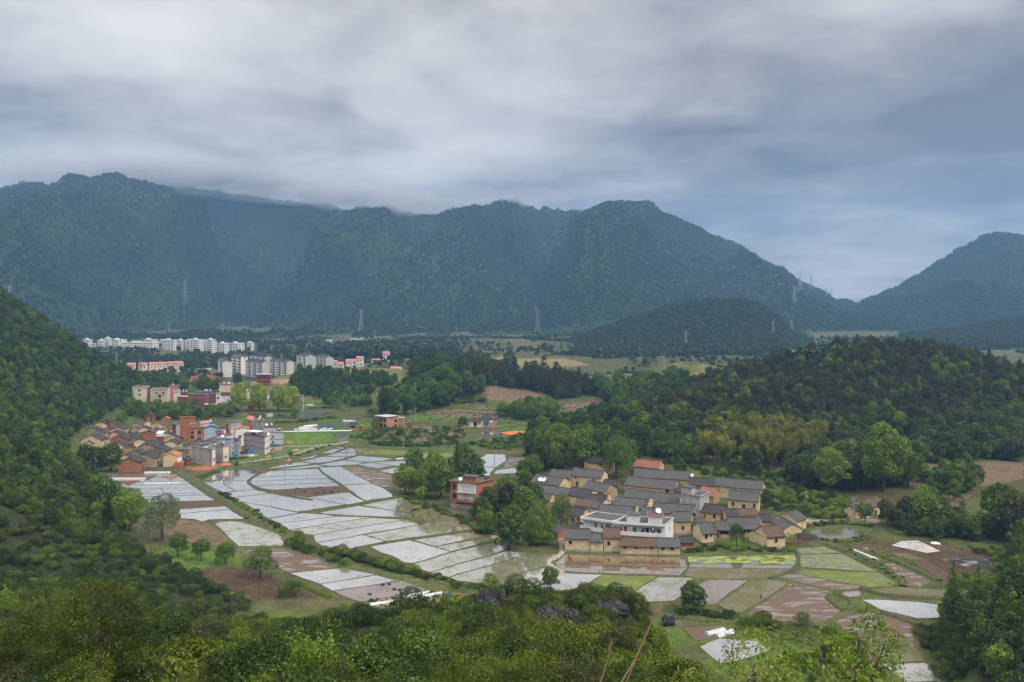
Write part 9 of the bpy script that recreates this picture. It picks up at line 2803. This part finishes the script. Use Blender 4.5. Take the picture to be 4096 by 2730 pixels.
for c, p, pose, colr, lab in (('C2', (312, 1260), 'stand', 'orange', 'person in orange standing in the white paddy'), ('C2', (350, 1254), 'stand', 'grey', 'person in dark clothes on the path behind the one in orange'), ('C2', (292, 1130), 'bent', 'red', 'person in red bending in the northern paddy'),
        ('C2', (490, 1147), 'bent', 'grey', 'person in grey bending near the tunnel by the grove'), ('C5', (643, 460), 'bent', 'green', 'person in bright green planting in the stubble field'), ('C5', (697, 447), 'stand', 'grey', 'person in grey between the green and blue ones'),
        ('C5', (727, 493), 'stand', 'red', 'person in dark red in the stubble field'), ('C5', (771, 467), 'stand', 'blue', 'person in blue in the stubble field'), ('C5', (1641, 738), 'bent', 'navy', 'person in navy working in the brown water below the village'),
        ('C6', (802, 932), 'bent', 'violet', 'person in violet bending at the edge of the wet brown field'), ('C6', (583, 1016), 'stand', 'grey', 'person in grey walking the grass edge beside the wet brown field'), ('N3', (1712, 862), 'stand', 'red', 'person in red in the paddy before the barn'),
        ('L2', (925, 1212), 'stand', 'navy', 'person in navy by the earth heap at the water'), ('L2', (1810, 892), 'stand', 'grey', 'person in dark clothes in the yard of the violet-grey house')):
 g_ = ground_at(c, p)
 me, hd = body_mesh(pose, 'shirt_' + colr)
 o_ = obj('person', me, None, (g_.x, g_.y, max(g_.z, 0) + 0.02))
 o_.rotation_euler = (0, 0, random.uniform(-1.2, 1.2))
 tag(o_, lab, 'person')
 MB().bar((hd[0], hd[1], hd[2] + .06), (hd[0], hd[1] - (.06 if pose == 'bent' else 0), hd[2] + .17), .24, .03, 10).build('hat', 'straw', o_)
# vehicles
def wheel(mb, x, y, r=.34):
 mb.bar((x, y - .1, r), (x, y + .1, r), r, r, 12)
def van(c, p, rz, body, label, cat='van', name='parked_van', truck=False):
 g_ = ground_at(c, p)
 root = tag(empty(name, (g_.x, g_.y, g_.z), rz), label, cat)
 prof = [(-2.1, .35), (2.1, .35), (2.15, .95), (1.55, 1.15), (1.0, 1.85), (-1.95, 1.9), (-2.1, 1.2)] if not truck else [(.7, .5), (2.3, .5), (2.35, 1.3), (2.1, 2.3), (.7, 2.35)]
 n = len(prof)
 mb = MB().add([(x, -.82, z) for x, z in prof] + [(x, .82, z) for x, z in prof], [tuple(range(n)), tuple(range(2 * n - 1, n - 1, -1))] + [(i, n + i, n + (i + 1) % n, (i + 1) % n) for i in range(n)])
 bd = mb.build('body' if not truck else 'cab', body, root)
 w = MB()
 if not truck:
  for s in (-.83, .83):
   w.box(-1.8, min(s, s * .99), 1.25, .9, max(s, s * .99), 1.7)
 else:
  for s in (-.83, .83):
   w.box(.9, min(s, s * .99), 1.4, 1.9, max(s, s * .99), 2.0)
 w.build('window', 'glass', bd)
 if truck:
  MB().box(-2.6, -.95, .75, .55, .95, .9).box(-2.6, -.95, .9, .55, -.88, 1.5).box(-2.6, .88, .9, .55, .95, 1.5).box(-2.6, -.88, .9, -2.53, .88, 1.5).build('load_bed', body, root)
 for x in (-1.35, 1.35):
  for y in (-.75, .75):
   k = MB()
   wheel(k, x, y)
   t_ = k.build('wheel', 'dark_hole', root)
   MB().bar((x, y - .12, .34), (x, y + .12, .34), .16, .16, 8).build('rim', 'steel', t_)
van('M5', (1172, 472), .1, 'frame_white', 'white van parked beside the low brick shed')
van('L2', (1318, 925), 1.2, 'cloth_dark', 'dark truck parked at the corner of the violet-grey house', 'truck', 'parked_truck', True)
van('L2', (1100, 1020), .3, 'door_green', 'green truck parked before the slate-blue house', 'truck', 'parked_truck', True)
# excavator on the red earth
g_ = ground_at('M6', (1020, 530))
root = tag(empty('excavator', tuple(g_), .4), 'yellow excavator on the red earth below the villas', 'excavator')
surf('digger_yellow', (0.62, 0.36, 0.04), (0.52, 0.30, 0.03), 1.0, .5)
for s in (-1, 1):
 MB().box(-1.8, s * 1.2 - .3, 0, 1.8, s * 1.2 + .3, .8).build('track', 'dark_hole', root)
hb_ = MB().box(-1.6, -1.2, .85, 1.2, 1.2, 2.0).build('house', 'digger_yellow', root)
MB().box(.2, -1.1, 2.0, 1.5, -.1, 3.0).build('cab', 'glass', hb_)
MB().tube([(1.2, 0, 1.6), (3.6, 0, 4.2), (5.6, 0, 2.6)], [.28, .24, .18], 4).build('boom', 'digger_yellow', root)
MB().tube([(5.6, 0, 2.6), (5.0, 0, .8)], [.2, .16], 4).box(4.5, -.5, .2, 5.3, .5, .9).build('bucket_arm', 'digger_yellow', root)
# wooden tripods for drying straw on the eastern plot
for i, dx_ in enumerate((0, 25, 45)):
 g_ = ground_at('C3', (1748 + dx_, 1152))
 root = tag(empty('drying_rack', tuple(g_)), ('leftmost', 'middle', 'rightmost')[i] + ' pole tripod on the eastern plots', 'rack', 'pole tripods')
 for a in range(3):
  t = a * 2.1 + i
  MB().bar((1.0 * math.cos(t), 1.0 * math.sin(t), -.1), (-.1 * math.cos(t), -.1 * math.sin(t), 3.2), .06).build('pole', 'straw', root)
# mist clinging to the ridge
m, N = new_mat('mist')
pv = N.n('ShaderNodeVolumePrincipled')
pv.inputs['Color'].default_value = (0.93, 0.95, 1.0, 1)
pv.inputs['Density'].default_value = 0.0024
o = N.n('ShaderNodeOutputMaterial')
N.l(pv.outputs[0], o.inputs['Volume'])
rm = random.Random(8)
MISTS = [(60, 730, 260, 60), (330, 715, 330, 60), (620, 712, 300, 55), (800, 735, 320, 60), (1000, 752, 300, 60), (1180, 775, 300, 55), (1320, 800, 120, 60), (1450, 795, 240, 45), (1600, 820, 220, 45), (1760, 840, 220, 40), (1960, 800, 260, 40), (480, 690, 600, 60), (900, 700, 500, 60)]
for i, (mx_, my_, rw, rh) in enumerate(MISTS):
 bm = bmesh.new()
 bmesh.ops.create_icosphere(bm, subdivisions=4, radius=1.0)
 Ym = 3180.0 - (i % 3) * 130
 for v in bm.verts:
  q = v.co
  n_ = fbm(np.array([q.x * 2.4 + i * 3]), np.array([q.z * 2.4 + q.y * 1.6 + i]), 3, 60 + i)[0]
  k = .55 + .9 * n_
  v.co = Vector((q.x * rw * Ym / F * k, q.y * 150 * k, q.z * rh * Ym / F * k))
 me = bpy.data.meshes.new('mist_bank')
 bm.to_mesh(me)
 bm.free()
 me.materials.append(MATS['mist'])
 o_ = obj('mist_bank', me, None, ((mx_ - 2048) / F * Ym, Ym, CAMZ + (HOR - my_ + 10) / F * Ym))
 tag(o_, 'thin white mist clinging to the ridge of the mountain range', 'mist', kind='stuff')
# haze: the air of the valley
m, N = new_mat('haze')
pv = N.n('ShaderNodeVolumePrincipled')
pv.inputs['Color'].default_value = (0.30, 0.60, 1.0, 1)
pv.inputs['Density'].default_value = 0.00016
pv.inputs['Anisotropy'].default_value = 0.0
o = N.n('ShaderNodeOutputMaterial')
N.l(pv.outputs[0], o.inputs['Volume'])
hb = MB().box(-5200, -120, -8, 5200, 5600, 720).build('haze', 'haze')
tag(hb, kind='stuff')
